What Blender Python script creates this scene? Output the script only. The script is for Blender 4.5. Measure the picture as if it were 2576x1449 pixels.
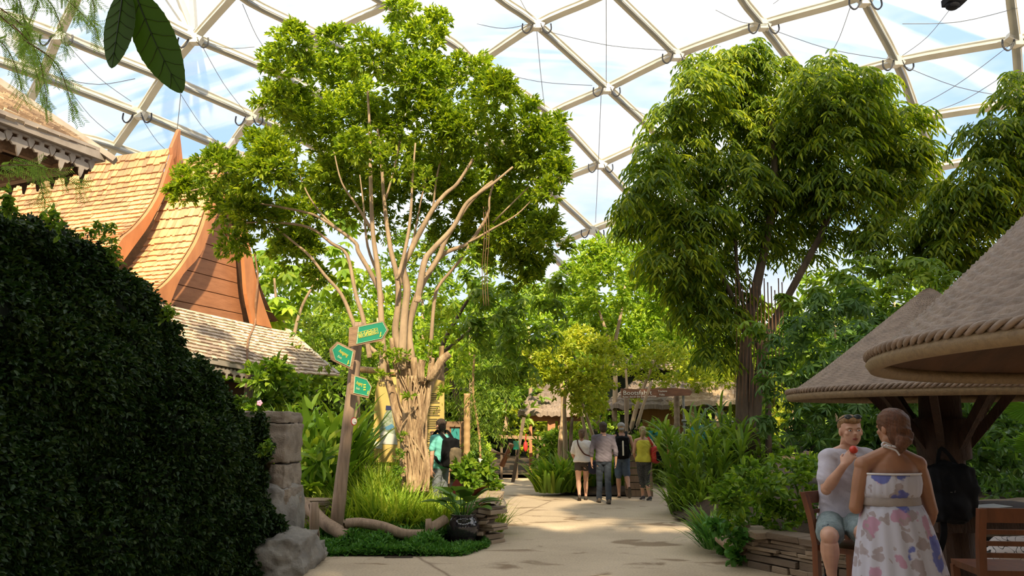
import bpy, bmesh, math, random
import numpy as np
from mathutils import Vector, Matrix, noise
for o in list(bpy.data.objects): bpy.data.objects.remove(o)
S = bpy.context.scene
col = S.collection
random.seed(7); rng = np.random.default_rng(11)
R = math.radians
# ------------------------------------------------------------------ camera, world, sun, exposure
F, CX, CY, H = 1900.0, 1288.0, 724.5, 1.68
PITCH = math.atan(340/1900)
cam = bpy.data.objects.new('camera', bpy.data.cameras.new('camera')); col.objects.link(cam)
cam.location = (0, 0, H); cam.rotation_euler = (math.pi/2 + PITCH, 0, 0)
cam.data.sensor_width = 36; cam.data.lens = 36*F/2576; cam.data.clip_end = 400; cam.data.clip_start = .05
S.camera = cam
S.view_settings.view_transform = 'Standard'; S.view_settings.look = 'None'
S.view_settings.gamma = 1; S.view_settings.use_curve_mapping = False
S.view_settings.exposure = 0.36
W = bpy.data.worlds.new('sky'); S.world = W; W.use_nodes = True
wn, wl = W.node_tree.nodes, W.node_tree.links
bg = wn['Background']; tc = wn.new('ShaderNodeTexCoord'); nz = wn.new('ShaderNodeTexNoise'); cr = wn.new('ShaderNodeValToRGB')
mp = wn.new('ShaderNodeMapping'); mp.inputs['Scale'].default_value = (1, 1, 2.4)
wl.new(tc.outputs['Generated'], mp.inputs[0]); wl.new(mp.outputs[0], nz.inputs['Vector'])
nz.inputs['Scale'].default_value = 2.2; nz.inputs['Detail'].default_value = 5; nz.inputs['Roughness'].default_value = .62
cr.color_ramp.elements[0].position = .40; cr.color_ramp.elements[0].color = (.40, .62, .97, 1)
cr.color_ramp.elements[1].position = .60; cr.color_ramp.elements[1].color = (1, 1, 1, 1)
wl.new(nz.outputs['Fac'], cr.inputs[0]); wl.new(cr.outputs[0], bg.inputs[0]); bg.inputs[1].default_value = 1.0
SUN_TO = Vector((.10, -.74, .66)).normalized()
sl = bpy.data.lights.new('sun', 'SUN'); sl.energy = 12.5; sl.angle = R(1.2); sl.color = (1, .80, .50)
so = bpy.data.objects.new('sun', sl); col.objects.link(so); so.rotation_euler = SUN_TO.to_track_quat('Z', 'Y').to_euler(); so.location = (0, -20, 40)
# ------------------------------------------------------------------ placing things
cp, sp_ = math.cos(PITCH), math.sin(PITCH)
def ray(px, py):
    x, y = (px-CX)/F, (CY-py)/F
    return Vector((x, cp - y*sp_, sp_ + y*cp))
CAM = Vector((0, 0, H))
def at(px, py, Y): d = ray(px, py); return CAM + d*(Y/d.y)
def gnd(px, py, z=0.0): d = ray(px, py); return CAM + d*((z-H)/d.z)
def onp(px, py, p0, n): d = ray(px, py); return CAM + d*((Vector(p0)-CAM).dot(n)/d.dot(n))
def m(npx, Y): return npx*Y/F
# ------------------------------------------------------------------ objects
LOCAL = set()
def tag(o, label=None, cat=None, group=None, kind=None):
    if label: o['label'] = label
    if cat: o['category'] = cat
    if group: o['group'] = group
    if kind: o['kind'] = kind
    return o
def thing(name, label, cat, loc=(0, 0, 0), rz=0, group=None, local=False, kind=None):
    o = bpy.data.objects.new(name, None); col.objects.link(o); o.empty_display_size = .2
    o.location = loc; o.rotation_euler = (0, 0, rz)
    if local: LOCAL.add(o.name)
    return tag(o, label, cat, group, kind)
def link(name, me, mat, parent=None, smooth=False):
    if mat is not None:
        for mm in (mat if isinstance(mat, (list, tuple)) else [mat]): me.materials.append(mm)
    o = bpy.data.objects.new(name, me); col.objects.link(o)
    if smooth: me.polygons.foreach_set('use_smooth', [True]*len(me.polygons))
    if parent is not None:
        o.parent = parent
        if parent.type == 'EMPTY' and parent.name not in LOCAL:
            o.matrix_parent_inverse = Matrix.Translation(-Vector(parent.location))
    else:
        n = len(me.vertices)
        if n:
            a = np.empty(n*3); me.vertices.foreach_get('co', a); a = a.reshape(-1, 3)
            c = np.array([(a[:, 0].min()+a[:, 0].max())/2, (a[:, 1].min()+a[:, 1].max())/2, a[:, 2].min()])
            me.vertices.foreach_set('co', (a-c).ravel()); o.location = c
    me.update()
    return o
def frame(d, up=Vector((0, 0, 1))):
    d = Vector(d).normalized()
    if abs(d.dot(up)) > .97: up = Vector((0, 1, 0))
    u = d.cross(up).normalized(); v = u.cross(d).normalized()
    return u, v
def catmull(pts, n=4):
    P = [Vector(p) for p in pts]; out = []
    for i in range(len(P)-1):
        a, b, c, d = P[max(i-1, 0)], P[i], P[i+1], P[min(i+2, len(P)-1)]
        for k in range(n):
            t = k/n
            out.append(.5*((2*b)+(c-a)*t+(2*a-5*b+4*c-d)*t*t+(3*b-a-3*c+d)*t**3))
    out.append(P[-1]); return out
class MB:
    def __init__(s): s.v = []; s.f = []; s.mi = []; s.cur = 0
    def add(s, vs, fs):
        b = len(s.v); s.v += [tuple(v) for v in vs]; s.f += [tuple(i+b for i in f) for f in fs]; s.mi += [s.cur]*len(fs)
        return s
    def box(s, c, size, rot=None):
        c = Vector(c); M = rot if rot is not None else Matrix.Identity(3)
        vs = [c + M @ Vector((x*size[0]/2, y*size[1]/2, z*size[2]/2)) for x in (-1, 1) for y in (-1, 1) for z in (-1, 1)]
        return s.add(vs, [(0, 1, 3, 2), (4, 6, 7, 5), (0, 4, 5, 1), (2, 3, 7, 6), (0, 2, 6, 4), (1, 5, 7, 3)])
    def bar(s, a, b, w, h, up=Vector((0, 0, 1))):
        a, b = Vector(a), Vector(b); u, v = frame(b-a, up)
        vs = [p + u*(i*w/2) + v*(j*h/2) for p in (a, b) for i, j in ((-1, -1), (1, -1), (1, 1), (-1, 1))]
        return s.add(vs, [(3, 2, 1, 0), (4, 5, 6, 7), (0, 1, 5, 4), (1, 2, 6, 5), (2, 3, 7, 6), (3, 0, 4, 7)])
    def loft(s, rings, cap=True, close=True):
        n = len(rings[0]); vs = [p for r in rings for p in r]; fs = []
        for i in range(len(rings)-1):
            for j in range(n if close else n-1):
                k = (j+1) % n; fs.append((i*n+j, i*n+k, (i+1)*n+k, (i+1)*n+j))
        if cap: fs.append(tuple(range(n-1, -1, -1))); fs.append(tuple((len(rings)-1)*n+j for j in range(n)))
        return s.add(vs, fs)
    def tube(s, pts, rads, seg=8, bump=0, cap=True):
        pts = [Vector(p) for p in pts]
        if not isinstance(rads, (list, tuple)): rads = [rads]*len(pts)
        rings = []; pu = None
        for i, p in enumerate(pts):
            d = (pts[min(i+1, len(pts)-1)]-pts[max(i-1, 0)])
            if d.length < 1e-9: d = Vector((0, 0, 1))
            d.normalize()
            if pu is None: u, v = frame(d)
            else:
                u = pu - d*pu.dot(d)
                if u.length < 1e-6: u, v = frame(d)
                u.normalize(); v = d.cross(u)
            pu = u; ring = []
            for j in range(seg):
                a = 2*math.pi*j/seg; r = rads[i]
                if bump: r *= 1 + bump*noise.noise(Vector((p.x*3+math.cos(a)*1.5, p.y*3+math.sin(a)*1.5, p.z*2)))
                ring.append(p + u*(r*math.cos(a)) + v*(r*math.sin(a)))
            rings.append(ring)
        return s.loft(rings, cap)
    def ell(s, c, r, rot=None, seg=16, rings=10):
        c = Vector(c); M = rot if rot is not None else Matrix.Identity(3)
        if not isinstance(r, (tuple, list)): r = (r, r, r)
        vs = [c + M @ Vector((0, 0, -r[2]))]; fs = []
        for i in range(1, rings):
            t = -math.pi/2 + math.pi*i/rings
            for j in range(seg):
                a = 2*math.pi*j/seg
                vs.append(c + M @ Vector((r[0]*math.cos(t)*math.cos(a), r[1]*math.cos(t)*math.sin(a), r[2]*math.sin(t))))
        vs.append(c + M @ Vector((0, 0, r[2]))); top = len(vs)-1
        for j in range(seg):
            k = (j+1) % seg; fs.append((0, 1+k, 1+j)); fs.append((top, top-seg+j, top-seg+k))
            for i in range(rings-2): fs.append((1+i*seg+j, 1+i*seg+k, 1+(i+1)*seg+k, 1+(i+1)*seg+j))
        return s.add(vs, fs)
    def prism(s, outline, off):
        o = [Vector(p) for p in outline]; off = Vector(off); n = len(o)
        fs = [tuple(range(n)), tuple(range(2*n-1, n-1, -1))] + [((i+1) % n, i, n+i, n+(i+1) % n) for i in range(n)]
        return s.add(o+[p+off for p in o], fs)
    def lathe(s, prof, c=(0, 0, 0), seg=32):
        c = Vector(c)
        rings = [[c+Vector((r*math.cos(2*math.pi*j/seg), r*math.sin(2*math.pi*j/seg), z)) for j in range(seg)] for r, z in prof]
        return s.loft(rings, True)
    def mesh(s):
        me = bpy.data.meshes.new('mesh'); me.from_pydata(s.v, [], s.f)
        if s.mi and max(s.mi) > 0: me.polygons.foreach_set('material_index', s.mi)
        me.update(); return me
    def build(s, name, mat, parent=None, smooth=False, label=None, cat=None, group=None, kind=None):
        o = link(name, s.mesh(), mat, parent, smooth); return tag(o, label, cat, group, kind)
def rockmesh(c, size, rotz=0, rnd=.5, nz_=.06, seed=0, cuts=14, fine=2.5):
    bm = bmesh.new(); bmesh.ops.create_cube(bm, size=2); bmesh.ops.subdivide_edges(bm, edges=bm.edges, cuts=cuts, use_grid_fill=True)
    Mx = Matrix.Rotation(rotz, 3, 'Z'); c = Vector(c); sv = Vector((seed*3.1, seed*1.7, seed*.9))
    for v in bm.verts:
        p = v.co.copy(); q = p.normalized()*1.15; e = p.lerp(q, rnd)
        e = Vector((e.x*size[0]/2, e.y*size[1]/2, e.z*size[2]/2)); s0 = min(size)
        nn = noise.noise(e*fine/max(s0, .3)+sv)*nz_*2 + noise.noise(e*fine*3/max(s0, .3)+sv)*nz_*.7 + noise.noise(e*fine*9/max(s0, .3)+sv)*nz_*.2
        v.co = c + Mx @ (e + q*nn)
    me = bpy.data.meshes.new('rock'); bm.to_mesh(me); bm.free(); return me
def join_into(mb, me):
    mb.add([v.co for v in me.vertices], [tuple(p.vertices) for p in me.polygons]); bpy.data.meshes.remove(me)
# ------------------------------------------------------------------ materials
def newmat(name):
    mt = bpy.data.materials.new(name); mt.use_nodes = True; nt = mt.node_tree
    return mt, nt, nt.nodes['Principled BSDF'], nt.nodes['Material Output']
def ramp(nt, stops):
    c = nt.nodes.new('ShaderNodeValToRGB'); e = c.color_ramp.elements
    while len(e) < len(stops): e.new(.5)
    for el, (p, cc) in zip(e, stops): el.position = p; el.color = (*cc, 1)
    return c
def mat(name, c1, c2=None, scale=6, rough=.7, bump=0., stretch=(1, 1, 1), detail=5, island=0., metal=0., bscale=None, coat=0, rand=0, rc=None):
    mt, nt, b, out = newmat(name); c2 = c2 or tuple(x*.7 for x in c1)
    tcn = nt.nodes.new('ShaderNodeTexCoord'); mpn = nt.nodes.new('ShaderNodeMapping'); mpn.inputs['Scale'].default_value = stretch
    nt.links.new(tcn.outputs['Object'], mpn.inputs[0])
    n = nt.nodes.new('ShaderNodeTexNoise'); n.inputs['Scale'].default_value = scale; n.inputs['Detail'].default_value = detail; n.inputs['Roughness'].default_value = .6
    nt.links.new(mpn.outputs[0], n.inputs['Vector'])
    r = ramp(nt, [(.32, c2), (.68, c1)]); fac = n.outputs['Fac']
    if island:
        g = nt.nodes.new('ShaderNodeNewGeometry'); mx = nt.nodes.new('ShaderNodeMix')
        mx.inputs[0].default_value = island; nt.links.new(fac, mx.inputs[2]); nt.links.new(g.outputs['Random Per Island'], mx.inputs[3]); fac = mx.outputs[0]
    nt.links.new(fac, r.inputs[0]); nt.links.new(r.outputs[0], b.inputs['Base Color'])
    b.inputs['Roughness'].default_value = rough; b.inputs['Metallic'].default_value = metal
    if coat: b.inputs['Coat Weight'].default_value = coat
    if bump:
        n2 = nt.nodes.new('ShaderNodeTexNoise'); n2.inputs['Scale'].default_value = bscale or scale*4; n2.inputs['Detail'].default_value = 5
        nt.links.new(mpn.outputs[0], n2.inputs['Vector']); bp = nt.nodes.new('ShaderNodeBump'); bp.inputs['Strength'].default_value = bump; bp.inputs['Distance'].default_value = .03
        nt.links.new(n2.outputs['Fac'], bp.inputs['Height']); nt.links.new(bp.outputs[0], b.inputs['Normal'])
    return mt
def leafmat(name, dark, mid, light, trans=.35, rough=.45, lit=None):
    mt, nt, b, out = newmat(name)
    g = nt.nodes.new('ShaderNodeNewGeometry'); n = nt.nodes.new('ShaderNodeTexNoise'); n.inputs['Scale'].default_value = .9; n.inputs['Detail'].default_value = 3
    nt.links.new(g.outputs['Position'], n.inputs['Vector'])
    mx = nt.nodes.new('ShaderNodeMix'); mx.inputs[0].default_value = .55
    nt.links.new(n.outputs['Fac'], mx.inputs[2]); nt.links.new(g.outputs['Random Per Island'], mx.inputs[3])
    r = ramp(nt, [(.15, dark), (.5, mid), (.88, light)]); nt.links.new(mx.outputs[0], r.inputs[0])
    nt.links.new(r.outputs[0], b.inputs['Base Color']); b.inputs['Roughness'].default_value = rough
    b.inputs['Specular IOR Level'].default_value = .35
    t = nt.nodes.new('ShaderNodeBsdfTranslucent'); ms = nt.nodes.new('ShaderNodeMixShader'); ms.inputs[0].default_value = trans
    hs = nt.nodes.new('ShaderNodeMix'); hs.data_type = 'RGBA'; hs.blend_type = 'MULTIPLY'; hs.inputs[0].default_value = 1
    nt.links.new(r.outputs[0], hs.inputs[6]); hs.inputs[7].default_value = lit or (2.0, 1.9, .8, 1)
    nt.links.new(hs.outputs[2], t.inputs[0]); nt.links.new(b.outputs[0], ms.inputs[1]); nt.links.new(t.outputs[0], ms.inputs[2]); nt.links.new(ms.outputs[0], out.inputs[0])
    return mt
M = {}
M['wood'] = mat('weathered_wood', (.36, .25, .17), (.22, .15, .10), 5, .75, .3, (6, 6, .6))
M['woodh'] = mat('weathered_plank', (.34, .21, .12), (.20, .12, .07), 5, .75, .25, (1, 6, 6))
M['bark'] = mat('pale_bark', (.60, .43, .26), (.20, .12, .065), 5, .85, 1.0, (3, 3, .6), bscale=16)
M['bark_light'] = mat('smooth_branch_bark', (.46, .33, .21), (.27, .19, .12), 3, .8, .35, (2, 2, .7), bscale=16)
M['bark_dark'] = mat('dark_bark', (.16, .11, .075), (.07, .05, .035), 4, .9, .7, (2, 2, .5))
M['trunkpost'] = mat('dark_post_bark', (.062, .030, .018), (.026, .014, .010), 5, .85, .7, (2, 2, .6))
M['teak'] = mat('teak_chair_wood', (.20, .065, .024), (.11, .035, .014), 4, .45, .1, (4, 4, .7))
M['gable'] = mat('gable_boards', (.36, .155, .075), (.27, .11, .05), 2.5, .6, .12, (1, 1, 5))
M['barge'] = mat('bargeboard_wood', (.46, .19, .075), (.34, .13, .05), 2, .6, .1, (2, 2, .8))
M['shingle'] = mat('orange_shingles', (.68, .36, .165), (.38, .21, .11), .8, .8, .4, (1, 1, 1), island=.55, bscale=30)
M['shingle_grey'] = mat('greyed_shingles', (.66, .52, .38), (.36, .27, .21), .9, .85, .4, island=.55, bscale=30)
M['lace'] = mat('pale_fretwork', (.50, .43, .38), (.35, .29, .25), 5, .7)
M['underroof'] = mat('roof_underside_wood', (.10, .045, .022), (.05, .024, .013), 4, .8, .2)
M['stone'] = mat('sandstone_block', (.33, .265, .205), (.19, .15, .12), 5, .9, .5, bscale=60)
M['boulder'] = mat('grey_boulder', (.30, .27, .235), (.15, .135, .12), 2.6, .85, .5, bscale=30)
M['slate'] = mat('stacked_slate', (.36, .27, .19), (.16, .115, .08), 3, .85, .45, (1, 1, 3), island=.5, bscale=40)
M['soil'] = mat('dark_soil', (.07, .042, .022), (.028, .018, .010), 8, .95, .6)
M['thatch'] = mat('grey_thatch', (.36, .28, .23), (.17, .13, .11), 4, .95, .8, (5, 5, .6), bscale=30)
M['wicker'] = mat('woven_rattan', (.30, .22, .165), (.17, .12, .088), 10, .6, .25, island=0, bscale=60)
M['rim'] = mat('wrapped_rim', (.27, .19, .10), (.18, .12, .065), 30, .6, .3)
M['bamboo'] = mat('bamboo_pole', (.52, .34, .16), (.36, .22, .10), 3, .5, .1, (1, 1, 2))
M['reed'] = mat('reed_wall', (.50, .26, .08), (.32, .15, .045), 6, .8, .5, (12, 12, .3))
M['steel'] = mat('cream_steel', (.50, .47, .39), (.42, .39, .32), 1, .45)
M['steel_grey'] = mat('grey_steel_rail', (.22, .22, .20), (.17, .17, .155), 1, .4)
M['black'] = mat('black_fabric', (.012, .012, .014), (.006, .006, .007), 10, .75)
M['blackrub'] = mat('black_hose', (.03, .03, .035), (.02, .02, .02), 4, .5)
M['signgreen'] = mat('green_sign_face', (.012, .25, .15), (.010, .22, .135), 2, .35, coat=.3)
M['yellow'] = mat('yellow_lettering', (.72, .58, .06), (.66, .52, .05), 2, .5)
M['white'] = mat('white_lettering', (.85, .82, .75), (.78, .74, .66), 2, .6)
M['cream'] = mat('cream_line', (.62, .68, .42), (.6, .66, .40), 2, .5)
M['darkink'] = mat('dark_ink', (.03, .03, .03), (.02, .02, .02), 2, .6)
M['mapyellow'] = mat('ochre_map_panel', (.62, .46, .15), (.52, .37, .11), 1.5, .6)
M['mapgrey'] = mat('map_print', (.36, .42, .34), (.12, .16, .10), 22, .6, detail=3)
M['mapblue'] = mat('map_water', (.10, .26, .42), (.07, .20, .34), 3, .5)
M['navy'] = mat('navy_tag', (.02, .03, .10), (.015, .02, .08), 3, .5)
M['paper'] = mat('white_paper', (.62, .62, .60), (.52, .52, .50), 3, .6)
M['red'] = mat('red_cloth', (.50, .025, .02), (.36, .015, .012), 5, .7)
M['pot'] = mat('dark_glazed_pot', (.035, .030, .034), (.016, .014, .018), 3, .10, 0, coat=1)
M['twig'] = mat('dry_vine', (.24, .13, .07), (.13, .07, .04), 5, .9)
M['teal'] = mat('teal_panel', (.03, .30, .30), (.02, .22, .24), 3, .6)
M['metal'] = mat('dull_metal', (.28, .28, .27), (.2, .2, .2), 4, .4, metal=.6)
M['black'].node_tree.nodes['Principled BSDF'].inputs['Specular IOR Level'].default_value = .08
# foliage
M['ficus'] = leafmat('ficus_leaves', (.065, .135, .008), (.18, .275, .014), (.40, .46, .028), .40)
M['willow'] = leafmat('willow_leaves', (.042, .090, .010), (.125, .20, .014), (.40, .44, .028), .42)
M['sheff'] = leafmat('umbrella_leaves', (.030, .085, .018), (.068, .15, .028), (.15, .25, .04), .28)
M['lime'] = leafmat('lime_leaves', (.11, .22, .015), (.22, .34, .025), (.40, .46, .045), .4)
M['gold'] = leafmat('golden_leaves', (.15, .22, .015), (.30, .36, .03), (.52, .50, .06), .4)
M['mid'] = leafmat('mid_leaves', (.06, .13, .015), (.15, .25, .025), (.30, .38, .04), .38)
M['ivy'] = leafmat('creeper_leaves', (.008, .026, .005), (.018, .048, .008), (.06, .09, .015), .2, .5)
M['strap'] = leafmat('strap_leaves', (.06, .14, .018), (.14, .25, .028), (.34, .40, .05), .38)
M['grass'] = leafmat('grass_leaves', (.10, .20, .02), (.22, .33, .035), (.44, .48, .08), .35)
M['cover'] = leafmat('cover_leaves', (.035, .13, .02), (.07, .20, .03), (.14, .29, .05), .25)
M['bush'] = leafmat('bush_leaves', (.05, .12, .014), (.13, .24, .022), (.32, .42, .04), .35)
M['reedgrass'] = leafmat('reed_leaves', (.07, .15, .022), (.15, .25, .032), (.28, .37, .05), .38)
M['near'] = leafmat('near_leaf', (.026, .070, .005), (.034, .085, .006), (.042, .10, .008), .24, .5, lit=(1.6, 1.5, .5, 1))
M['vein'] = mat('leaf_vein', (.012, .028, .003), (.010, .022, .003), 3, .5)
M['feather'] = leafmat('feather_leaves', (.12, .22, .05), (.20, .33, .08), (.32, .44, .12), .5)
M['palm'] = leafmat('palm_leaf', (.10, .22, .03), (.13, .26, .035), (.19, .33, .045), .4)
M['redleaf'] = mat('red_leaf', (.22, .035, .025), (.12, .018, .015), 6, .4)
M['darkbase'] = mat('dark_core', (.016, .024, .008), (.007, .010, .004), 6, .95)  # near-black fill for hedge and wall cores, hut doorway and upper wall
# ------------------------------------------------------------------ foliage
def unit(a): return a/np.maximum(np.linalg.norm(a, axis=-1, keepdims=True), 1e-9)
def rmesh(V, Fq, n_per, nv):
    me = bpy.data.meshes.new('leaves'); nf = Fq.shape[0]*n_per
    me.vertices.add(V.shape[0]); me.vertices.foreach_set('co', V.astype(np.float32).ravel())
    k = Fq.shape[1]; idx = (Fq[None]+(np.arange(n_per)*nv)[:, None, None]).reshape(-1)
    me.loops.add(len(idx)); me.loops.foreach_set('vertex_index', idx.astype(np.int32))
    me.polygons.add(nf); me.polygons.foreach_set('loop_start', (np.arange(nf)*k).astype(np.int32))
    me.update(calc_edges=True); return me
def leaves(name, P, D, N, L, Wd, mt, parent=None, fold=.3, droop=.15, wide=.42, **kw):
    P, D, N = np.asarray(P, float), unit(np.asarray(D, float)), np.asarray(N, float)
    n = len(P); L = np.broadcast_to(np.asarray(L, float), (n,))[:, None]; Wd = np.broadcast_to(np.asarray(Wd, float), (n,))[:, None]
    Sd = unit(np.cross(D, N)); N = np.cross(Sd, D)
    a = P + D*L*.32 + N*L*droop*.15; b = P + D*L*.68 - N*L*droop*.05
    V = np.stack([P, a+Sd*Wd*wide+N*Wd*fold*.5, b+Sd*Wd*wide*.8+N*Wd*fold*.4, P+D*L-N*L*droop, b-Sd*Wd*wide*.8+N*Wd*fold*.4, a-Sd*Wd*wide+N*Wd*fold*.5], 1).reshape(-1, 3)
    me = rmesh(V, np.array([[0, 1, 2, 3], [0, 3, 4, 5]]), n, 6)
    return tag(link(name, me, mt, parent), **kw)
def rdir(n): return unit(rng.normal(size=(n, 3)))
def tufts(Q, A, k, spread=.8, L=.09, Wd=.035, down=.1, twig=.06, upn=.8, jl=.35):
    n = len(Q); Qr = np.repeat(Q, k, 0); Ar = np.repeat(A, k, 0)
    D = unit(Ar + rdir(n*k)*spread + np.array([0, 0, -down]))
    P = Qr + Ar*(rng.random((n*k, 1))*twig) - Ar*twig*.4
    N = unit(rdir(n*k)*.8 + np.array([0, -.15, upn]))
    return P, D, N, L*(1-jl+2*jl*rng.random(n*k)), Wd*(1-jl*.7+1.4*jl*rng.random(n*k))
def clump_points(C, r, n, nsub=12, subr=.36, flat=1., inner=.25):
    C = np.asarray(C, float); sd = rdir(nsub); sd[:, 2] = np.where(sd[:, 2] < -.5, -sd[:, 2], sd[:, 2])
    sc = sd*(r*(.55+.25*rng.random((nsub, 1)))); sr = r*subr*(.7+.6*rng.random(nsub))
    i = rng.integers(0, nsub, n); d = rdir(n); d[:, 2] = np.abs(d[:, 2])*np.where(rng.random(n) < .75, 1, -1)
    q = sc[i] + d*sr[i][:, None]*(.6+.4*rng.random((n, 1)))
    k = rng.random(n) < inner; q[k] = rdir(k.sum())*r*.65*rng.random((k.sum(), 1))**.5
    A = unit(d*.6 + unit(q+1e-6)*.8); q[:, 2] *= flat
    return q+C, A
def crown(blobs, Y, dens=420, **kw):
    Qs, As = [], []
    for b in blobs:
        px, py, rp = b[:3]; Yb = b[3] if len(b) > 3 and b[3] else Y + rng.uniform(-.9, .9)*Y/12
        C = at(px, py, Yb); r = m(rp, Yb); n = int(dens*r*r*(b[4] if len(b) > 4 else 1))+6
        q, a = clump_points(C, r, n, **kw); Qs.append(q); As.append(a)
    return np.concatenate(Qs), np.concatenate(As)
def foliage(name, QA, mt, parent, k=6, **kw):
    lk = {x: kw.pop(x) for x in ('fold', 'droop', 'wide') if x in kw}
    P, D, N, L, Wd = tufts(QA[0], QA[1], k, **kw)
    return leaves(name, P, D, N, L, Wd, mt, parent, **lk)
def palmate(name, QA, mt, parent, nl=7, L=.16, Wd=.05, droopd=.35):
    Q, A = QA; n = len(Q); A = unit(A+np.array([0, 0, .7])); u = unit(np.cross(A, rdir(n))); v = np.cross(A, u)
    Ps, Ds, Ns = [], [], []
    s = rng.uniform(.7, 1.25, n)
    for j in range(nl):
        a = 2*math.pi*j/nl + rng.uniform(-.15, .15, n); d = u*np.cos(a)[:, None]+v*np.sin(a)[:, None]
        Ps.append(Q+d*.01); Ds.append(unit(d - A*droopd + np.array([0, 0, -.15]))); Ns.append(A)
    return leaves(name, np.concatenate(Ps), np.concatenate(Ds), np.concatenate(Ns), np.tile(L*s, nl), np.tile(Wd*s, nl), mt, parent, fold=.2, droop=.1)
def blades(name, P, az, L, Wd, lean, curl, mt, parent=None, seg=6, fold=.25, **kw):
    """arching strap leaves: lean = start angle from vertical, curl = how far the tip bends on"""
    n = len(P); P = np.asarray(P, float); az, L, Wd, lean, curl = [np.broadcast_to(np.asarray(x, float), (n,)) for x in (az, L, Wd, lean, curl)]
    h = np.stack([np.cos(az), np.sin(az), 0*az], 1); sd = np.stack([-np.sin(az), np.cos(az), 0*az], 1); up = np.array([0, 0, 1.])
    p = P.copy(); Vs = []
    for i in range(seg+1):
        t = i/seg; th = lean + curl*t*t; d = h*np.sin(th)[:, None] + up*np.cos(th)[:, None]
        nrm = np.cross(sd, d); w = (Wd*(.35+1.3*math.sin(math.pi*min(.98, t*.85+.12))**.8)*(1-t**4)*.5)[:, None]
        Vs += [p-sd*w+nrm*w*fold, p+sd*w+nrm*w*fold] if i < seg else [p]
        p = p + d*(L/seg)[:, None]
    V = np.stack(Vs, 1).reshape(-1, 3); nv = 2*seg+1
    Fq = [[2*i, 2*i+1, 2*i+3, 2*i+2] for i in range(seg-1)] + [[2*seg-2, 2*seg-1, 2*seg, 2*seg]]
    me = bpy.data.meshes.new('blades')
    me.vertices.add(len(V)); me.vertices.foreach_set('co', V.astype(np.float32).ravel())
    loops, starts, c = [], [], 0
    tri = [2*seg-2, 2*seg-1, 2*seg]; q = np.array(Fq[:-1]).ravel()
    per = np.concatenate([q, tri]); st = np.concatenate([np.arange(seg-1)*4, [4*(seg-1)]])
    idx = (per[None]+(np.arange(n)*nv)[:, None]).ravel(); sts = (st[None]+(np.arange(n)*len(per))[:, None]).ravel()
    me.loops.add(len(idx)); me.loops.foreach_set('vertex_index', idx.astype(np.int32))
    me.polygons.add(len(sts)); me.polygons.foreach_set('loop_start', sts.astype(np.int32)); me.update(calc_edges=True)
    return tag(link(name, me, mt, parent), **kw)
def text(body, size, mt, org, xd, yd, parent, name='lettering', ext=.002, align='LEFT'):
    cu = bpy.data.curves.new('t', 'FONT'); cu.body = body; cu.size = size; cu.extrude = ext; cu.align_x = align; cu.resolution_u = 3
    o = bpy.data.objects.new('t', cu); col.objects.link(o); bpy.context.view_layer.update()
    me = bpy.data.meshes.new_from_object(o.evaluated_get(bpy.context.evaluated_depsgraph_get())); bpy.data.objects.remove(o); bpy.data.curves.remove(cu)
    xd, yd = Vector(xd).normalized(), Vector(yd).normalized(); zd = xd.cross(yd)
    for v in me.vertices: v.co = Vector(org) + xd*v.co.x + yd*v.co.y + zd*v.co.z
    return link(name, me, mt, parent)
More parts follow.
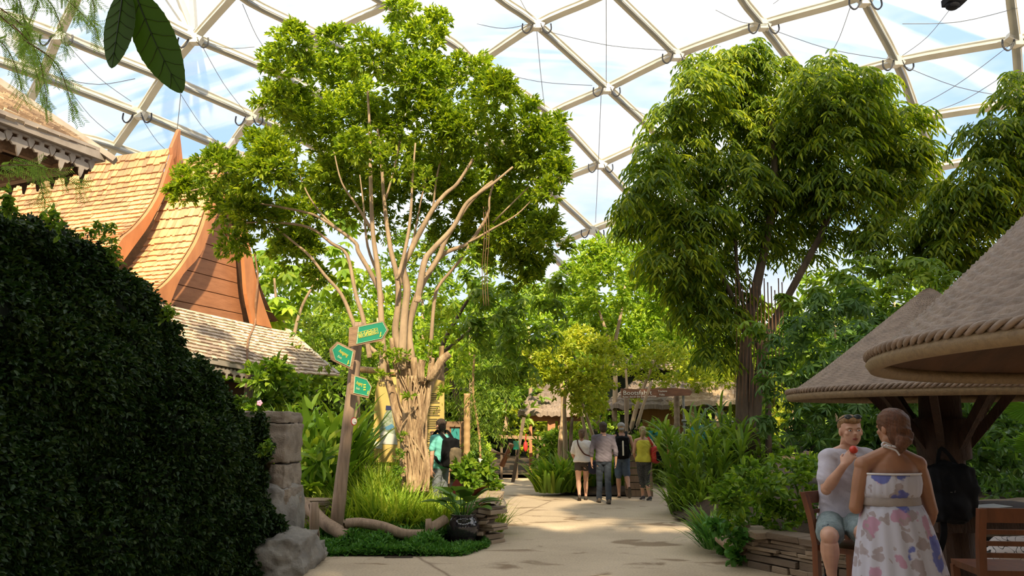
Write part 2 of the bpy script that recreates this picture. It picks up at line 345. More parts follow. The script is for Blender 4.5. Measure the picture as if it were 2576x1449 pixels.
# ================================================================== ground
def floor_mat():
    mt, nt, b, out = newmat('sandy_concrete'); L = nt.links.new
    tcn = nt.nodes.new('ShaderNodeTexCoord')
    n1 = nt.nodes.new('ShaderNodeTexNoise'); n1.inputs['Scale'].default_value = .7; n1.inputs['Detail'].default_value = 8; n1.inputs['Roughness'].default_value = .65
    n2 = nt.nodes.new('ShaderNodeTexNoise'); n2.inputs['Scale'].default_value = 38; n2.inputs['Detail'].default_value = 4
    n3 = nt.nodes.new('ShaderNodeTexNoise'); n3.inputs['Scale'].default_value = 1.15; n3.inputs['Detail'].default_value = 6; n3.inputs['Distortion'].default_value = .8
    n4 = nt.nodes.new('ShaderNodeTexVoronoi'); n4.feature = 'DISTANCE_TO_EDGE'; n4.inputs['Scale'].default_value = .22
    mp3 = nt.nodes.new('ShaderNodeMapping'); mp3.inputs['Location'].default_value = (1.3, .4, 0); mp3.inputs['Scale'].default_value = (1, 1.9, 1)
    wv = nt.nodes.new('ShaderNodeMix'); wv.data_type = 'VECTOR'; wv.inputs[0].default_value = .12
    for n in (n1, n2): L(tcn.outputs['Object'], n.inputs['Vector'])
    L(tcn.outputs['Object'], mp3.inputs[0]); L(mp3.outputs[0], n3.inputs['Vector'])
    L(tcn.outputs['Object'], wv.inputs[4]); L(n1.outputs['Color'], wv.inputs[5]); L(wv.outputs[1], n4.inputs['Vector'])
    r1 = ramp(nt, [(.3, (.42, .325, .225)), (.7, (.58, .46, .33))]); L(n1.outputs['Fac'], r1.inputs[0])
    r2 = ramp(nt, [(.3, (.78, .78, .78)), (.6, (1, 1, 1))]); L(n2.outputs['Fac'], r2.inputs[0])
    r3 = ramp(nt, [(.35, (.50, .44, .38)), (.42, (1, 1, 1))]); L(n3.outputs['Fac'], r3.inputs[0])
    r4 = ramp(nt, [(.0, (.45, .4, .36)), (.006, (1, 1, 1))]); L(n4.outputs['Distance'], r4.inputs[0])
    prev = r1
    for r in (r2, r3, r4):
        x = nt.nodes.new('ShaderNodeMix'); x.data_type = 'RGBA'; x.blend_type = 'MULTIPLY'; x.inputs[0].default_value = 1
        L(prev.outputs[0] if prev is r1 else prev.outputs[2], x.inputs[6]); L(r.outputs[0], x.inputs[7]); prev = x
    L(prev.outputs[2], b.inputs['Base Color']); b.inputs['Roughness'].default_value = .85
    bp = nt.nodes.new('ShaderNodeBump'); bp.inputs['Strength'].default_value = .3; bp.inputs['Distance'].default_value = .01
    L(n2.outputs['Fac'], bp.inputs['Height']); L(bp.outputs[0], b.inputs['Normal'])
    return mt
f = MB(); f.v = [(-70, -40, 0), (70, -40, 0), (70, 95, 0), (-70, 95, 0)]; f.f = [(0, 1, 2, 3)]; f.mi = [0]
fo = f.build('floor', floor_mat()); fo['kind'] = 'structure'
# planting beds: low mounds of soil over outlines on the ground
def inpoly(x, y, P):
    c = False; j = len(P)-1
    for i in range(len(P)):
        if (P[i][1] > y) != (P[j][1] > y) and x < (P[j][0]-P[i][0])*(y-P[i][1])/(P[j][1]-P[i][1])+P[i][0]: c = not c
        j = i
    return c
def edist(x, y, P):
    d = 1e9
    for i in range(len(P)):
        ax, ay = P[i]; bx, by = P[(i+1) % len(P)]; L2 = (bx-ax)**2+(by-ay)**2
        t = max(0, min(1, ((x-ax)*(bx-ax)+(y-ay)*(by-ay))/max(L2, 1e-9)))
        d = min(d, math.hypot(x-ax-t*(bx-ax), y-ay-t*(by-ay)))
    return d
BEDS = []
def bed(poly, hgt, ramp_w, step=.12, seed=0, name='soil_bed', label='', edge_h=.03, flat=0.0):
    xs = [p[0] for p in poly]; ys = [p[1] for p in poly]; mb = MB(); idx = {}
    nx = int((max(xs)-min(xs))/step)+2; ny = int((max(ys)-min(ys))/step)+2
    def z(x, y):
        d = edist(x, y, poly); t = min(1, max(0, d-flat)/ramp_w); return edge_h + (hgt-edge_h)*(t*t*(3-2*t)) + .03*noise.noise(Vector((x*2, y*2, seed)))*t
    vs, fs = [], []
    for i in range(nx+1):
        for j in range(ny+1):
            x, y = min(xs)+i*step, min(ys)+j*step
            if inpoly(x, y, poly): idx[i, j] = len(vs); vs.append((x, y, z(x, y)))
    for (i, j) in list(idx):
        if all(k in idx for k in ((i+1, j), (i+1, j+1), (i, j+1))): fs.append((idx[i, j], idx[i+1, j], idx[i+1, j+1], idx[i, j+1]))
    mb.add(vs, fs); b = len(mb.v)
    # skirt from the outline to the ground
    o = mb.build(name, M['soil'], None, True, label, 'planting bed'); o['kind'] = 'structure'
    BEDS.append((poly, z)); return z
def g2(*pts): return [tuple(gnd(px, py)[:2]) for px, py in pts]
P1 = g2((775, 1392), (850, 1400), (950, 1404), (1050, 1404), (1150, 1394), (1215, 1372), (1245, 1335), (1252, 1290)) + [(-.1, 15.2), (-.9, 16.4), (-1.6, 16.9), (-7.5, 17), (-6.2, 13), (-3.6, 11.6)]
z1 = bed(P1, .58, 1.3, flat=.95, edge_h=.006, name='soil_bed', label='soil mound of the planting island around the big tree')
P2 = g2((1870, 1400), (1800, 1385), (1785, 1340), (1690, 1310), (1672, 1270)) + [(3.35, 16.6), (4.5, 19), (7, 21), (16, 21), (16, 8), (8.6, 7.3), (5.2, 8.2), (3.25, 9.3)]
z2 = bed(P2, .45, .9, name='soil_bed', label='soil bed on the right behind the stacked slate wall', edge_h=.05)
P3 = [(.9, 19.6), (1.2, 18.4), (1.9, 18.0), (3.0, 18.1), (3.3, 19.2), (3.2, 25), (1.0, 25)]
z3 = bed(P3, .2, .6, name='soil_bed', label='narrow soil bed behind the four walking visitors')
# ================================================================== dome
EC, ER = Vector((0, 12, -6)), Vector((56, 62, 40))
def dome(px, py, k=1.0):
    d = ray(px, py); o = CAM-EC
    a = sum((d[i]/(ER[i]*k))**2 for i in range(3)); b = 2*sum(d[i]*o[i]/(ER[i]*k)**2 for i in range(3)); c = sum((o[i]/(ER[i]*k))**2 for i in range(3))-1
    return CAM + d*((-b+math.sqrt(b*b-4*a*c))/(2*a))
def film_mat():
    mt = bpy.data.materials.new('roof_film'); mt.use_nodes = True; nt = mt.node_tree; nt.nodes.clear(); L = nt.links.new
    out = nt.nodes.new('ShaderNodeOutputMaterial'); tr = nt.nodes.new('ShaderNodeBsdfTransparent'); tl = nt.nodes.new('ShaderNodeBsdfTranslucent'); df = nt.nodes.new('ShaderNodeBsdfDiffuse')
    tr.inputs[0].default_value = (.93, .96, 1, 1); tl.inputs[0].default_value = (.9, .95, 1, 1); df.inputs[0].default_value = (.85, .9, 1, 1)
    tcn = nt.nodes.new('ShaderNodeTexCoord'); facs = []
    for rot, sc, s2 in (((.3, .2, .7), (.035, .42, .05), 1.0), ((.1, .5, -.8), (.03, .30, .06), 1.3)):
        mp_ = nt.nodes.new('ShaderNodeMapping'); mp_.inputs['Rotation'].default_value = rot; mp_.inputs['Scale'].default_value = sc
        L(tcn.outputs['Object'], mp_.inputs[0]); n = nt.nodes.new('ShaderNodeTexNoise'); n.inputs['Scale'].default_value = s2; n.inputs['Detail'].default_value = 3
        L(mp_.outputs[0], n.inputs['Vector']); r = ramp(nt, [(.50, (.10, .10, .10)), (.56, (.52, .52, .52))]); L(n.outputs['Fac'], r.inputs[0]); facs.append(r)
    mx = nt.nodes.new('ShaderNodeMath'); mx.operation = 'MAXIMUM'; L(facs[0].outputs[0], mx.inputs[0]); L(facs[1].outputs[0], mx.inputs[1])
    m1 = nt.nodes.new('ShaderNodeMixShader'); m1.inputs[0].default_value = .35; L(tl.outputs[0], m1.inputs[1]); L(df.outputs[0], m1.inputs[2])
    m2 = nt.nodes.new('ShaderNodeMixShader'); L(mx.outputs[0], m2.inputs[0]); L(tr.outputs[0], m2.inputs[1]); L(m1.outputs[0], m2.inputs[2]); L(m2.outputs[0], out.inputs[0])
    return mt
ceil = thing('ceiling', 'arched steel lattice roof with clear film cushions over the hall', 'roof', (0, 12, 0), kind='structure')
mb = MB(); rings = []
for i in range(25):
    t = math.asin(6/40) + (math.pi/2*.999-math.asin(6/40))*i/24
    rings.append([EC + Vector((ER.x*1.006*math.cos(t)*math.cos(2*math.pi*j/72), ER.y*1.006*math.cos(t)*math.sin(2*math.pi*j/72), ER.z*1.006*math.sin(t))) for j in range(72)])
mb.loft(rings, False); mb.build('film_skin', film_mat(), ceil, True)
def dome_path(pts, k, n=4):
    out = []
    for i, q in enumerate(catmull([(p[0], p[1], 0) for p in pts], n)): out.append(dome(q.x, q.y, k))
    return out
def beam(pts, w=.42, h=.55, rail=True):
    C = dome_path(pts, .985); mb = MB(); rl = MB(); rings, r2 = [], []
    for i, p in enumerate(C):
        d = (C[min(i+1, len(C)-1)]-C[max(i-1, 0)]).normalized(); nrm = Vector(((p-EC)[j]/ER[j]**2 for j in range(3))).normalized(); u = d.cross(nrm).normalized()
        prof = [(-w/2, h/2), (-w/2, h/2-.1), (-w*.28, h/2-.14), (-w*.28, -h/2+.12), (-w/2, -h/2+.08), (-w/2, -h/2), (w/2, -h/2), (w/2, -h/2+.08), (w*.28, -h/2+.12), (w*.28, h/2-.14), (w/2, h/2-.1), (w/2, h/2)]
        rings.append([p+u*a+nrm*b for a, b in prof])
        r2.append([p+u*(a+w*.30)-nrm*(b+h*.5+.06) for a, b in ((-.09, 0), (.09, 0), (.09, .12), (-.09, .12))])
    mb.loft(rings); o = mb.build('roof_beam', M['steel'], ceil)
    if rail: rl.loft(r2); rl.build('cable_tray', M['steel_grey'], o)
A_ = [[(560, -60), (625, 0), (810, 92), (1010, 205), (1200, 335), (1360, 460), (1490, 577), (1610, 690)],
      [(900, -35), (985, 15), (1140, 108), (1200, 160), (1385, 285), (1510, 412), (1650, 560), (1760, 700)],
      [(1180, -70), (1265, 0), (1350, 60), (1525, 218), (1665, 350), (1790, 500), (1890, 640)],
      [(1490, -70), (1562, 0), (1700, 135), (1850, 290), (1975, 450), (2070, 620)],
      [(1815, -90), (1870, 0), (1918, 60), (2035, 215), (2120, 360), (2180, 500)],
      [(2140, -90), (2175, 0), (2254, 150), (2310, 297), (2358, 440), (2395, 600)],
      [(2535, -90), (2543, 0), (2556, 100), (2566, 250), (2575, 420)],
      [(330, 8), (410, 55), (490, 95), (650, 162), (830, 250), (1010, 350), (1180, 470), (1330, 590), (1450, 700)],
      [(-60, 20), (60, 55), (148, 88), (250, 130), (410, 193), (630, 288), (800, 372), (960, 470)],
      [(-60, 135), (70, 178), (130, 200), (350, 284), (570, 376), (700, 440), (830, 520)],
      [(-100, 270), (60, 315), (240, 354), (340, 388), (500, 440)]]
B_ = [[(215, -60), (190, 0), (148, 88), (105, 190), (70, 260), (20, 360)],
      [(640, -70), (575, 0), (490, 95), (410, 193), (350, 284), (275, 390), (200, 500)],
      [(1050, -70), (975, 8), (815, 92), (630, 300), (570, 380), (480, 480)],
      [(1570, -40), (1480, 3), (1350, 60), (1200, 160), (1010, 300), (880, 420)],
      [(2250, -45), (2125, 2), (1918, 60), (1700, 137), (1525, 222), (1385, 285), (1200, 400), (1080, 500)],
      [(2640, 88), (2556, 100), (2254, 155), (2035, 218), (1850, 285), (1650, 350), (1510, 412), (1390, 462), (1250, 560)],
      [(2640, 240), (2530, 262), (2312, 298), (2120, 360), (1960, 420), (1790, 480), (1620, 530), (1490, 577), (1400, 615)],
      [(2640, 385), (2560, 392), (2358, 420), (2180, 480)]]
for p in A_: beam(p)
for p in B_: beam(p, .40, .5, False)
# outer truss members seen through the film at two nodes
for a, b in (((490, 95), (412, -20)), ((490, 95), (445, -20)), ((490, 90), (482, -30)), ((488, 80), (350, 12)), ((148, 88), (-40, 92)), ((140, 92), (-30, 15)), ((105, 190), (20, 100)), ((105, 190), (-20, 60)), ((70, 178), (30, 90)), ((40, 92), (115, 128))):
    q = MB(); q.bar(dome(*a, 1.0), dome(*b, 1.05), .3, .35); q.build('truss_member', M['steel'], ceil)
NODES = [(1350, 60), (1525, 220), (1918, 60), (2254, 152), (2556, 100), (1510, 412), (1700, 136), (2310, 297), (1490, 577), (490, 95), (148, 88), (350, 284), (1200, 160), (1385, 285), (2172, -2), (630, 292), (570, 378)]
for px, py in NODES:
    p = dome(px, py, .98); q = MB(); q.box(p, (1.0, .45, .42), Matrix.Rotation(.5, 3, 'Y')); q.box(p-Vector((0, 0, .1)), (.42, .5, .6)); br = q.build('node_bracket', M['steel'], ceil)
    h = MB()
    for sx in (-1, 1):
        pts = [p+Vector((sx*a, -.2, b)) for a, b in ((.25, -.1), (.45, -.6), (.7, -.75), (.92, -.5), (.9, -.1))]
        h.tube(catmull(pts, 3), .05, 6)
    h.build('air_hose', M['blackrub'], br)
for a, b in (((1525, 0), (1525, 215)), ((1512, 240), (1498, 560)), ((1350, 75), (1370, 270)), ((1560, 260), (1780, 330)), ((1360, 75), (1700, 128)), ((1210, 170), (1490, 215)), ((2545, 110), (2265, 290)), ((2140, 15), (2080, 150)), ((2270, 165), (2545, 245)), ((2400, 10), (2270, 140)), ((2310, 300), (2530, 380)), ((1930, 70), (2240, 150)), ((1945, 10), (1990, -60)), ((2540, 180), (2320, 290)),
             ((155, 95), (330, 255)), ((160, 200), (340, 198)), ((500, 100), (620, 285)), ((500, 97), (640, 118)), ((352, 290), (440, 395)), ((455, 235), (445, 330)), ((610, 10), (680, 140)), ((620, 5), (700, -50)), ((160, 205), (290, 345)), ((450, 230), (560, 370)), ((1300, -20), (1350, 50)), ((2560, 20), (2270, 60)), ((1800, 25), (1930, 60)), ((1200, 60), (1340, 58))):
    A1, B1 = dome(*a, .975), dome(*b, .975); q = MB(); Cm = (A1+B1)/2-Vector((0, 0, .35)); q.tube(catmull([A1, Cm, B1], 4), .022, 4); q.build('stay_cable', M['steel_grey'], ceil)
# dark security lamp housing hanging at the top edge
lp = dome(2400, 2, .9); q = MB(); q.box(lp, (.9, .7, .35)); q.ell(lp-Vector((.1, 0, .25)), (.35, .3, .25)); q.bar(lp, lp+Vector((0, 0, 3.3)), .06, .06)
q.build('hanging_spotlight', M['black'], None, False, 'small black spotlight hanging from the roof at the top right edge', 'lamp')
# ================================================================== shingle helper
def shingle(mb, Pf, rows, ncols, th=.03, jit=.25, seed=0):
    """Pf(s,t): point, s along the row 0..1, t down the slope 0..1"""
    rd = random.Random(seed)
    for r in range(rows):
        t0, t1 = r/rows, (r+1.25)/rows; s = -rd.random()/ncols
        while s < 1:
            w = (1/ncols)*(1+rd.uniform(-jit, jit)); a, b = max(0, s+.0006), min(1, s+w-.0006); s += w
            if b-a < .1/ncols: continue
            dt = rd.uniform(-.12, .12)/rows
            p00, p10, p01, p11 = Pf(a, t0), Pf(b, t0), Pf(a, min(1.02, t1+dt)), Pf(b, min(1.02, t1+dt))
            nr = (p10-p00).cross(p01-p00)
            if nr.length < 1e-9: continue
            nr.normalize()
            if nr.z < 0: nr = -nr
            lo, hi = nr*(th*.1), nr*(th*(1+rd.uniform(0, .5)))
            vs = [p00, p10, p11+lo, p01+lo, p00+lo*.5, p10+lo*.5, p11+hi, p01+hi]
            mb.add(vs, [(3, 2, 1, 0), (4, 5, 6, 7), (3, 7, 6, 2), (0, 4, 7, 3), (2, 6, 5, 1)])
def lace(mb, a, b, h, unitw, out=Vector((0, 0, 0)), th=.025):
    a, b = Vector(a), Vector(b); L = (b-a).length; d = (b-a)/L; n = max(1, int(L/unitw)); w = L/n; dn = Vector((0, 0, -1)); nr = d.cross(dn).normalized()*th
    mb.prism([a, b, b+dn*h*.16, a+dn*h*.16], nr)
    for i in range(n):
        o = a + d*(w*i)
        def P(x, y): return o + d*(w*x) + dn*(h*y)
        mb.prism([P(.42, .1), P(.58, .1), P(.60, .3), P(.82, .34), P(.9, .5), P(.78, .62), P(.64, .6), P(.58, .82), P(.5, 1), P(.42, .82), P(.36, .6), P(.22, .62), P(.1, .5), P(.18, .34), P(.40, .3)], nr)
        mb.prism([P(-.08, .1), P(.08, .1), P(.16, .26), P(.1, .42), P(0, .56), P(-.1, .42), P(-.16, .26)], nr)
# ================================================================== temple-roofed hut, middle left
th_ = R(19); rd_ = Vector((math.cos(th_), -math.sin(th_), 0)); gd = Vector((math.sin(th_), math.cos(th_), 0))
G0 = at(418, 765, 15.5)
def G(px, py, back=0.0): return onp(px, py, G0-rd_*back, rd_)
hutl = thing('temple_roof_house', 'wooden house with steep tiered shingle roofs and curved bargeboards behind creeper wall', 'building', (G0.x, G0.y, 0))
Gl, Gr = G(418, 765), G(640, 815)
LE = [(566, 385), (548, 440), (522, 510), (495, 590), (465, 645), (432, 690), (400, 722), (370, 738)]      # outer (left) edge of the front bargeboard
RE = [(586, 362), (575, 440), (552, 510), (524, 570), (496, 640), (452, 690), (432, 730), (418, 768)]       # inner edge
apex = G(583, 395)
mid_lat = (apex-G0).dot(gd)
def mirror(p): return p + gd*(2*(mid_lat-(p-G0).dot(gd)))
left_o = catmull([G(*p) for p in LE], 3); left_i = catmull([G(*p) for p in RE], 3)
print('hut apex', apex, 'Gl', Gl, 'Gr', Gr, 'midlat', mid_lat, (Gr-G0).dot(gd))
bb = MB()
for i in range(len(left_o)-1):
    bb.prism([left_o[i], left_o[i+1], left_i[i+1], left_i[i]], rd_*.10)
bb.build('bargeboard', M['barge'], hutl)
# right-hand board seen along its face
RO = [G(596, 420), G(612, 560), G(628, 660), G(648, 745), G(676, 826)]; RI = [G(584, 430), G(597, 570), G(606, 660), G(612, 740), G(628, 815)]
bb = MB(); a_, b_ = catmull(RO, 3), catmull(RI, 3)
for i in range(len(a_)-1): bb.prism([b_[i], b_[i+1], a_[i+1], a_[i]], rd_*.10)
bb.build('bargeboard', M['barge'], hutl)
gw = MB(); q = [p-rd_*.35 for p in left_i] + [p-rd_*.35 for p in reversed(b_)]
gw.prism([p-rd_*.02 for p in q], -rd_*.01)
zs = [p.z for p in q]; nb = 10; zb, zt = min(zs), max(zs)
L_ = [(p.z, (p-G0).dot(gd)) for p in left_i]; R_ = [(p.z, (p-G0).dot(gd)) for p in b_]
def lat(tab, z):
    tab = sorted(tab); z = max(tab[0][0], min(tab[-1][0], z))
    for (z0, v0), (z1_, v1) in zip(tab, tab[1:]):
        if z0 <= z <= z1_: return v0+(v1-v0)*(z-z0)/max(1e-6, z1_-z0)
    return tab[-1][1]
zb = G0.z-.9
for k in range(14):
    za, zc = zb+(zt-zb)*k/14, zb+(zt-zb)*(k+1)/14-.018
    c = [G0+gd*(lat(L_, z)-.1 if s == 0 else lat(R_, z)+.1)+Vector((0, 0, z-G0.z))-rd_*.22 for z, s in ((za, 0), (za, 1), (zc, 1), (zc, 0))]
    gw.prism(c, rd_*(-.05))
gw.build('gable_wall', M['gable'], hutl)
# roof slopes: profile of the left bargeboard swept back along the ridge
def slope(prof, back0, back1, rows, cols, seed, mt):
    C = catmull(prof, 4); T = np.linspace(0, 1, len(C))
    def Pf(s, t):
        x = min(.9999, max(0, t))*(len(C)-1); i = int(x); p = C[i].lerp(C[min(i+1, len(C)-1)], x-i)
        if t > 1: p = C[-1]+(C[-1]-C[-2])*((t-1)*(len(C)-1))
        return p - rd_*(back0+(back1-back0)*s)
    mb = MB(); shingle(mb, Pf, rows, cols, .035, .35, seed); o = mb.build('roof_shingles', mt, hutl)
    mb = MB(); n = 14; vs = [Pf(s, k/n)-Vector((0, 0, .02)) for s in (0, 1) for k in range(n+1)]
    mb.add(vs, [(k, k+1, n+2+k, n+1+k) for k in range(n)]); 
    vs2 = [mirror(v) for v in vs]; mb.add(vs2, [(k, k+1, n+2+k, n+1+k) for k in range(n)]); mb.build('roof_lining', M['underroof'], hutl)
    return Pf
tier1 = [G(*p) for p in LE]
back1 = 1.2
def G2(px, py): return onp(px, py, G0-rd_*back1, rd_)
slope(tier1, .02, back1+.15, 24, 16, 3, M['shingle'])
LE2 = [(432, 372), (410, 440), (392, 490), (365, 535), (330, 575), (300, 600), (282, 630)]; RE2 = [(446, 328), (440, 410), (420, 462), (392, 520), (365, 570), (335, 612), (300, 660)]
lo2, li2 = catmull([G2(*p) for p in LE2], 3), catmull([G2(*p) for p in RE2], 3)
bb = MB()
for i in range(len(lo2)-1): bb.prism([lo2[i], lo2[i+1], li2[i+1], li2[i]], rd_*.10)
bb.build('bargeboard', M['barge'], hutl)
bb = MB(); tp = G2(443, 326); bb.prism([G2(424, 372), tp, G2(451, 402), G2(430, 420)], rd_*.1); bb.build('finial', M['barge'], hutl)
tier2 = [G2(*p) for p in LE2] + [G2(240, 690)]
slope(tier2, .02, 9.5, 26, 60, 4, M['shingle'])
bb = MB(); bb.prism([G(552, 390), G(582, 348), G(592, 420), G(560, 440)], rd_*.1); ff = bb.build('finial', M['lace'], hutl)
bb = MB()
for pts in ([(560, 400), (545, 385), (552, 370), (568, 380), (575, 372)], [(575, 408), (592, 404), (608, 392), (600, 386)]): bb.tube([G(x, y)+rd_*.12 for x, y in pts], .045, 6)
bb.build('carved_figure', M['lace'], ff)
# lower skirt roof under the gable
S0, S1 = G(395, 760)+rd_*.05, G(676, 826)+rd_*.05
dn = (rd_*1.5+Vector((0, 0, -1.05)))
E0 = onp(432, 884, S0+dn, gd.cross(dn).normalized()); 
def eave(px, py):  # point on the plane of the skirt roof
    nrm = gd.cross(dn).normalized(); return onp(px, py, S0, nrm)
e0, e1 = S0+dn*1.0-gd*.6, None
c00, c10, c01, c11 = S0-gd*1.0, S1, eave(380, 872), eave(722, 937)
def Ps(s, t): return c00.lerp(c10, s).lerp(c01.lerp(c11, s), t)
mb = MB(); shingle(mb, Ps, 14, 34, .03, .3, 8); mb.build('skirt_roof_shingles', M['shingle_grey'], hutl)
hipE = at(850, 944, c11.y+2.2); hipT = S1
def Ph(s, t): return hipT.lerp(hipT+Vector((.25, .6, 0)), s).lerp(c11.lerp(hipE, s), t)
mb = MB(); shingle(mb, Ph, 14, 16, .03, .3, 9); mb.build('skirt_roof_shingles', M['shingle_grey'], hutl)
mb = MB(); mb.bar(hipT+Vector((.25, .6, .03)), hipE+Vector((0, 0, .03)), .12, .06); mb.build('hip_board', M['lace'], hutl); mb = MB(); mb.bar(c01+Vector((0, 0, -.06)), c11+Vector((0, 0, -.06)), .06, .1); mb.build('roof_edge_board', M['lace'], hutl)
mb = MB(); lace(mb, c01.lerp(c11, .2)-Vector((0, 0, .08)), c11-Vector((0, 0, .08)), .26, .19); mb.build('fretwork_trim', M['lace'], hutl)
mb = MB(); w0 = c01-rd_*.9-Vector((0, 0, .25)); w1 = c11-rd_*.9-Vector((0, 0, .25)); mb.prism([Vector((w0.x, w0.y, 0)), Vector((w1.x, w1.y, 0)), w1, w0], -rd_*.15); 
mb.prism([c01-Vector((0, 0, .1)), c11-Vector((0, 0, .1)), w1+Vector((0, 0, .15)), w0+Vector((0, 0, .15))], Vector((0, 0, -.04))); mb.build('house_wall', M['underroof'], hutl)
for px in (548, 628):
    p = at(px, 940, (c11.y+c01.y)/2+.3); mb = MB(); mb.bar((p.x, p.y, 0), (p.x, p.y, p.z), .13, .13); mb.build('veranda_post', M['bark_dark'], hutl)
# vine running down the gable
mb = MB(); mb.tube(catmull([G(628, 640)+rd_*.15, G(636, 700)+rd_*.15, G(630, 760)+rd_*.15, G(628, 815)+rd_*.15, eave(624, 860)+Vector((0, 0, .05)), eave(622, 910)+Vector((0, 0, .05))], 4), .022, 5); mb.build('climbing_stem', M['twig'], hutl)
# ================================================================== near hut roof, top left
HZ = 4.95
def hz(px, py, z=HZ): return gnd(px, py, z)
C0, Ea, Eb = hz(262, 392), hz(-160, 232), hz(-120, 470)
nh = thing('gazebo_roof', 'near grey shingle roof corner with white fretwork and dark rafters, top left', 'roof', (C0.x-2, C0.y, 0))
ra = (Ea-C0); ra_n = ra.normalized(); rb = (Eb-C0).normalized()
Ap = onp(-60, 158, C0, ray(262, 392).cross(ray(-60, 158)).cross(Vector((0, 0, 1))).normalized()) if False else None
inw = (ra_n+rb).normalized()
# hip rafter line: from the corner up and inwards, chosen so that it runs to the upper left of the view
def hip(L): return C0 + inw*L + Vector((0, 0, .62*L))
HL = 3.4; Ht = hip(HL)
def Pn(s, t):  # s from the corner along the eave, t from the ridge side down
    top = hip(HL*s) if False else None
    e = C0 + ra_n*(4.5*s); w = inw*HL+Vector((0, 0, .62*HL)); 
    tp_ = C0 + (w*(min(1, s*4.5/ (w.dot(ra_n)))) ) if s*4.5 < w.dot(ra_n) else C0+w+ra_n*(s*4.5-w.dot(ra_n))
    return tp_.lerp(e, t)
mb = MB(); shingle(mb, Pn, 13, 34, .035, .3, 14); mb.build('roof_shingles', M['shingle_grey'], nh)
def Pm(s, t):
    e = C0 + rb*(5.5*s); w = inw*HL+Vector((0, 0, .62*HL)); lb = w.dot(rb)
    tp_ = C0 + w*(s*5.5/lb) if s*5.5 < lb else C0+w+rb*(s*5.5-lb)
    return tp_.lerp(e, t)
mb = MB(); shingle(mb, Pm, 13, 34, .035, .3, 15); mb.build('roof_shingles', M['shingle_grey'], nh)
mb = MB(); w = inw*HL+Vector((0, 0, .62*HL)); mb.bar(C0-w.normalized()*.15+Vector((0, 0, .03)), C0+w+Vector((0, 0, .03)), .16, .07); mb.build('hip_board', M['lace'], nh); mb = MB(); mb.bar(C0, C0+ra_n*4.5, .05, .14); mb.build('roof_edge_board', M['lace'], nh); mb = MB(); mb.bar(C0, C0+rb*5.5, .05, .14); mb.build('roof_edge_board', M['lace'], nh)
mb = MB(); lace(mb, C0+ra_n*.05+inw*.1-Vector((0, 0, .05)), C0+ra_n*4.5+inw*.1-Vector((0, 0, .05)), .30, .26); mb.build('fretwork_trim', M['lace'], nh)
mb = MB(); lace(mb, C0+rb*.05+inw*.1-Vector((0, 0, .05)), C0+rb*5.5+inw*.1-Vector((0, 0, .05)), .30, .26); mb.build('fretwork_trim', M['underroof'], nh)  # far eave trim coloured dark to stand for its silhouette against the light
mb = MB()
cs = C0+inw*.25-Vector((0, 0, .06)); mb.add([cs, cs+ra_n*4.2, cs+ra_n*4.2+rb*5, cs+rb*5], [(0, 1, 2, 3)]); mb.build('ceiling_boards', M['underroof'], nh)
for k in range(7):
    a = cs+rb*(.55*k+.2)-Vector((0, 0, .09)); mb = MB(); mb.bar(a, a+ra_n*4.2, .07, .14); mb.build('rafter', M['woodh'], nh)
for k in range(5):
    a = cs+ra_n*(.8*k+.2)-Vector((0, 0, .2)); mb = MB(); mb.bar(a, a+rb*4.8, .09, .12); mb.build('rafter', M['woodh'], nh)
pz = C0+inw*1.7; 
for q_ in (pz, pz+ra_n*2.8, pz+rb*3.5):
    mb = MB(); mb.bar((q_.x, q_.y, 0), (q_.x, q_.y, HZ-.1), .2, .2); mb.build('corner_post', M['bark_dark'], nh)
# ================================================================== creeper wall (left)
SIL = [(-420, 470), (-300, 480), (-100, 500), (0, 520), (60, 540), (130, 560), (200, 590), (270, 640), (330, 690), (380, 745), (410, 800), (440, 860), (490, 910), (540, 945), (580, 1010), (602, 1065), (614, 1130), (622, 1200), (645, 1320)]
def silY(px):
    for (a, b), (c, d) in zip(SIL, SIL[1:]):
        if a <= px <= c: return b+(d-b)*(px-a)/(c-a)
    return SIL[-1][1]
def wallY(px): return 6.0 + px/645*3.0 if px > 0 else 6.0+px/668*2.2
nU, nV = 90, 34; grid = []
for i in range(nU+1):
    px = -420 + 1065*i/nU; Y = wallY(px); top = at(px, silY(px), Y); foot = Vector((top.x, top.y, 0)); rowv = []
    tn = (at(px+5, 900, wallY(px+5))-at(px-5, 900, wallY(px-5))); tn.z = 0; tn.normalize(); out = Vector((tn.y, -tn.x, 0))
    for j in range(nV+1):
        v = j/nV; bul = .42*math.sin(math.pi*min(1, v*.9+.12))*(1 if v < .8 else 1) + .40*noise.noise(Vector((top.x*.9, top.y*.9, v*top.z*.8)))+.22*noise.noise(Vector((top.x*2.5, top.y*2.5, v*top.z*2.5)))
        if i > nU-16: bul *= (nU-i)/16
        rowv.append(foot + Vector((0, 0, top.z*v*(.985))) + out*bul*.8)
    for w in (.25, .6, 1.0): rowv.append(foot+Vector((0, 0, top.z*(.985-.25*w)))-out*w)
    rowv.append(foot - out*1.0); grid.append(rowv)
cw = thing('creeper_covered_wall', 'tall dark wall overgrown with small-leaved creeper filling the lower left', 'hedge', (grid[45][0].x, grid[45][0].y, 0))
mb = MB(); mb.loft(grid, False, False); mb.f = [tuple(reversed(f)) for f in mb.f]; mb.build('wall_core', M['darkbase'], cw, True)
Pg = np.array([[list(p) for p in r[:nV+2]] for r in grid])
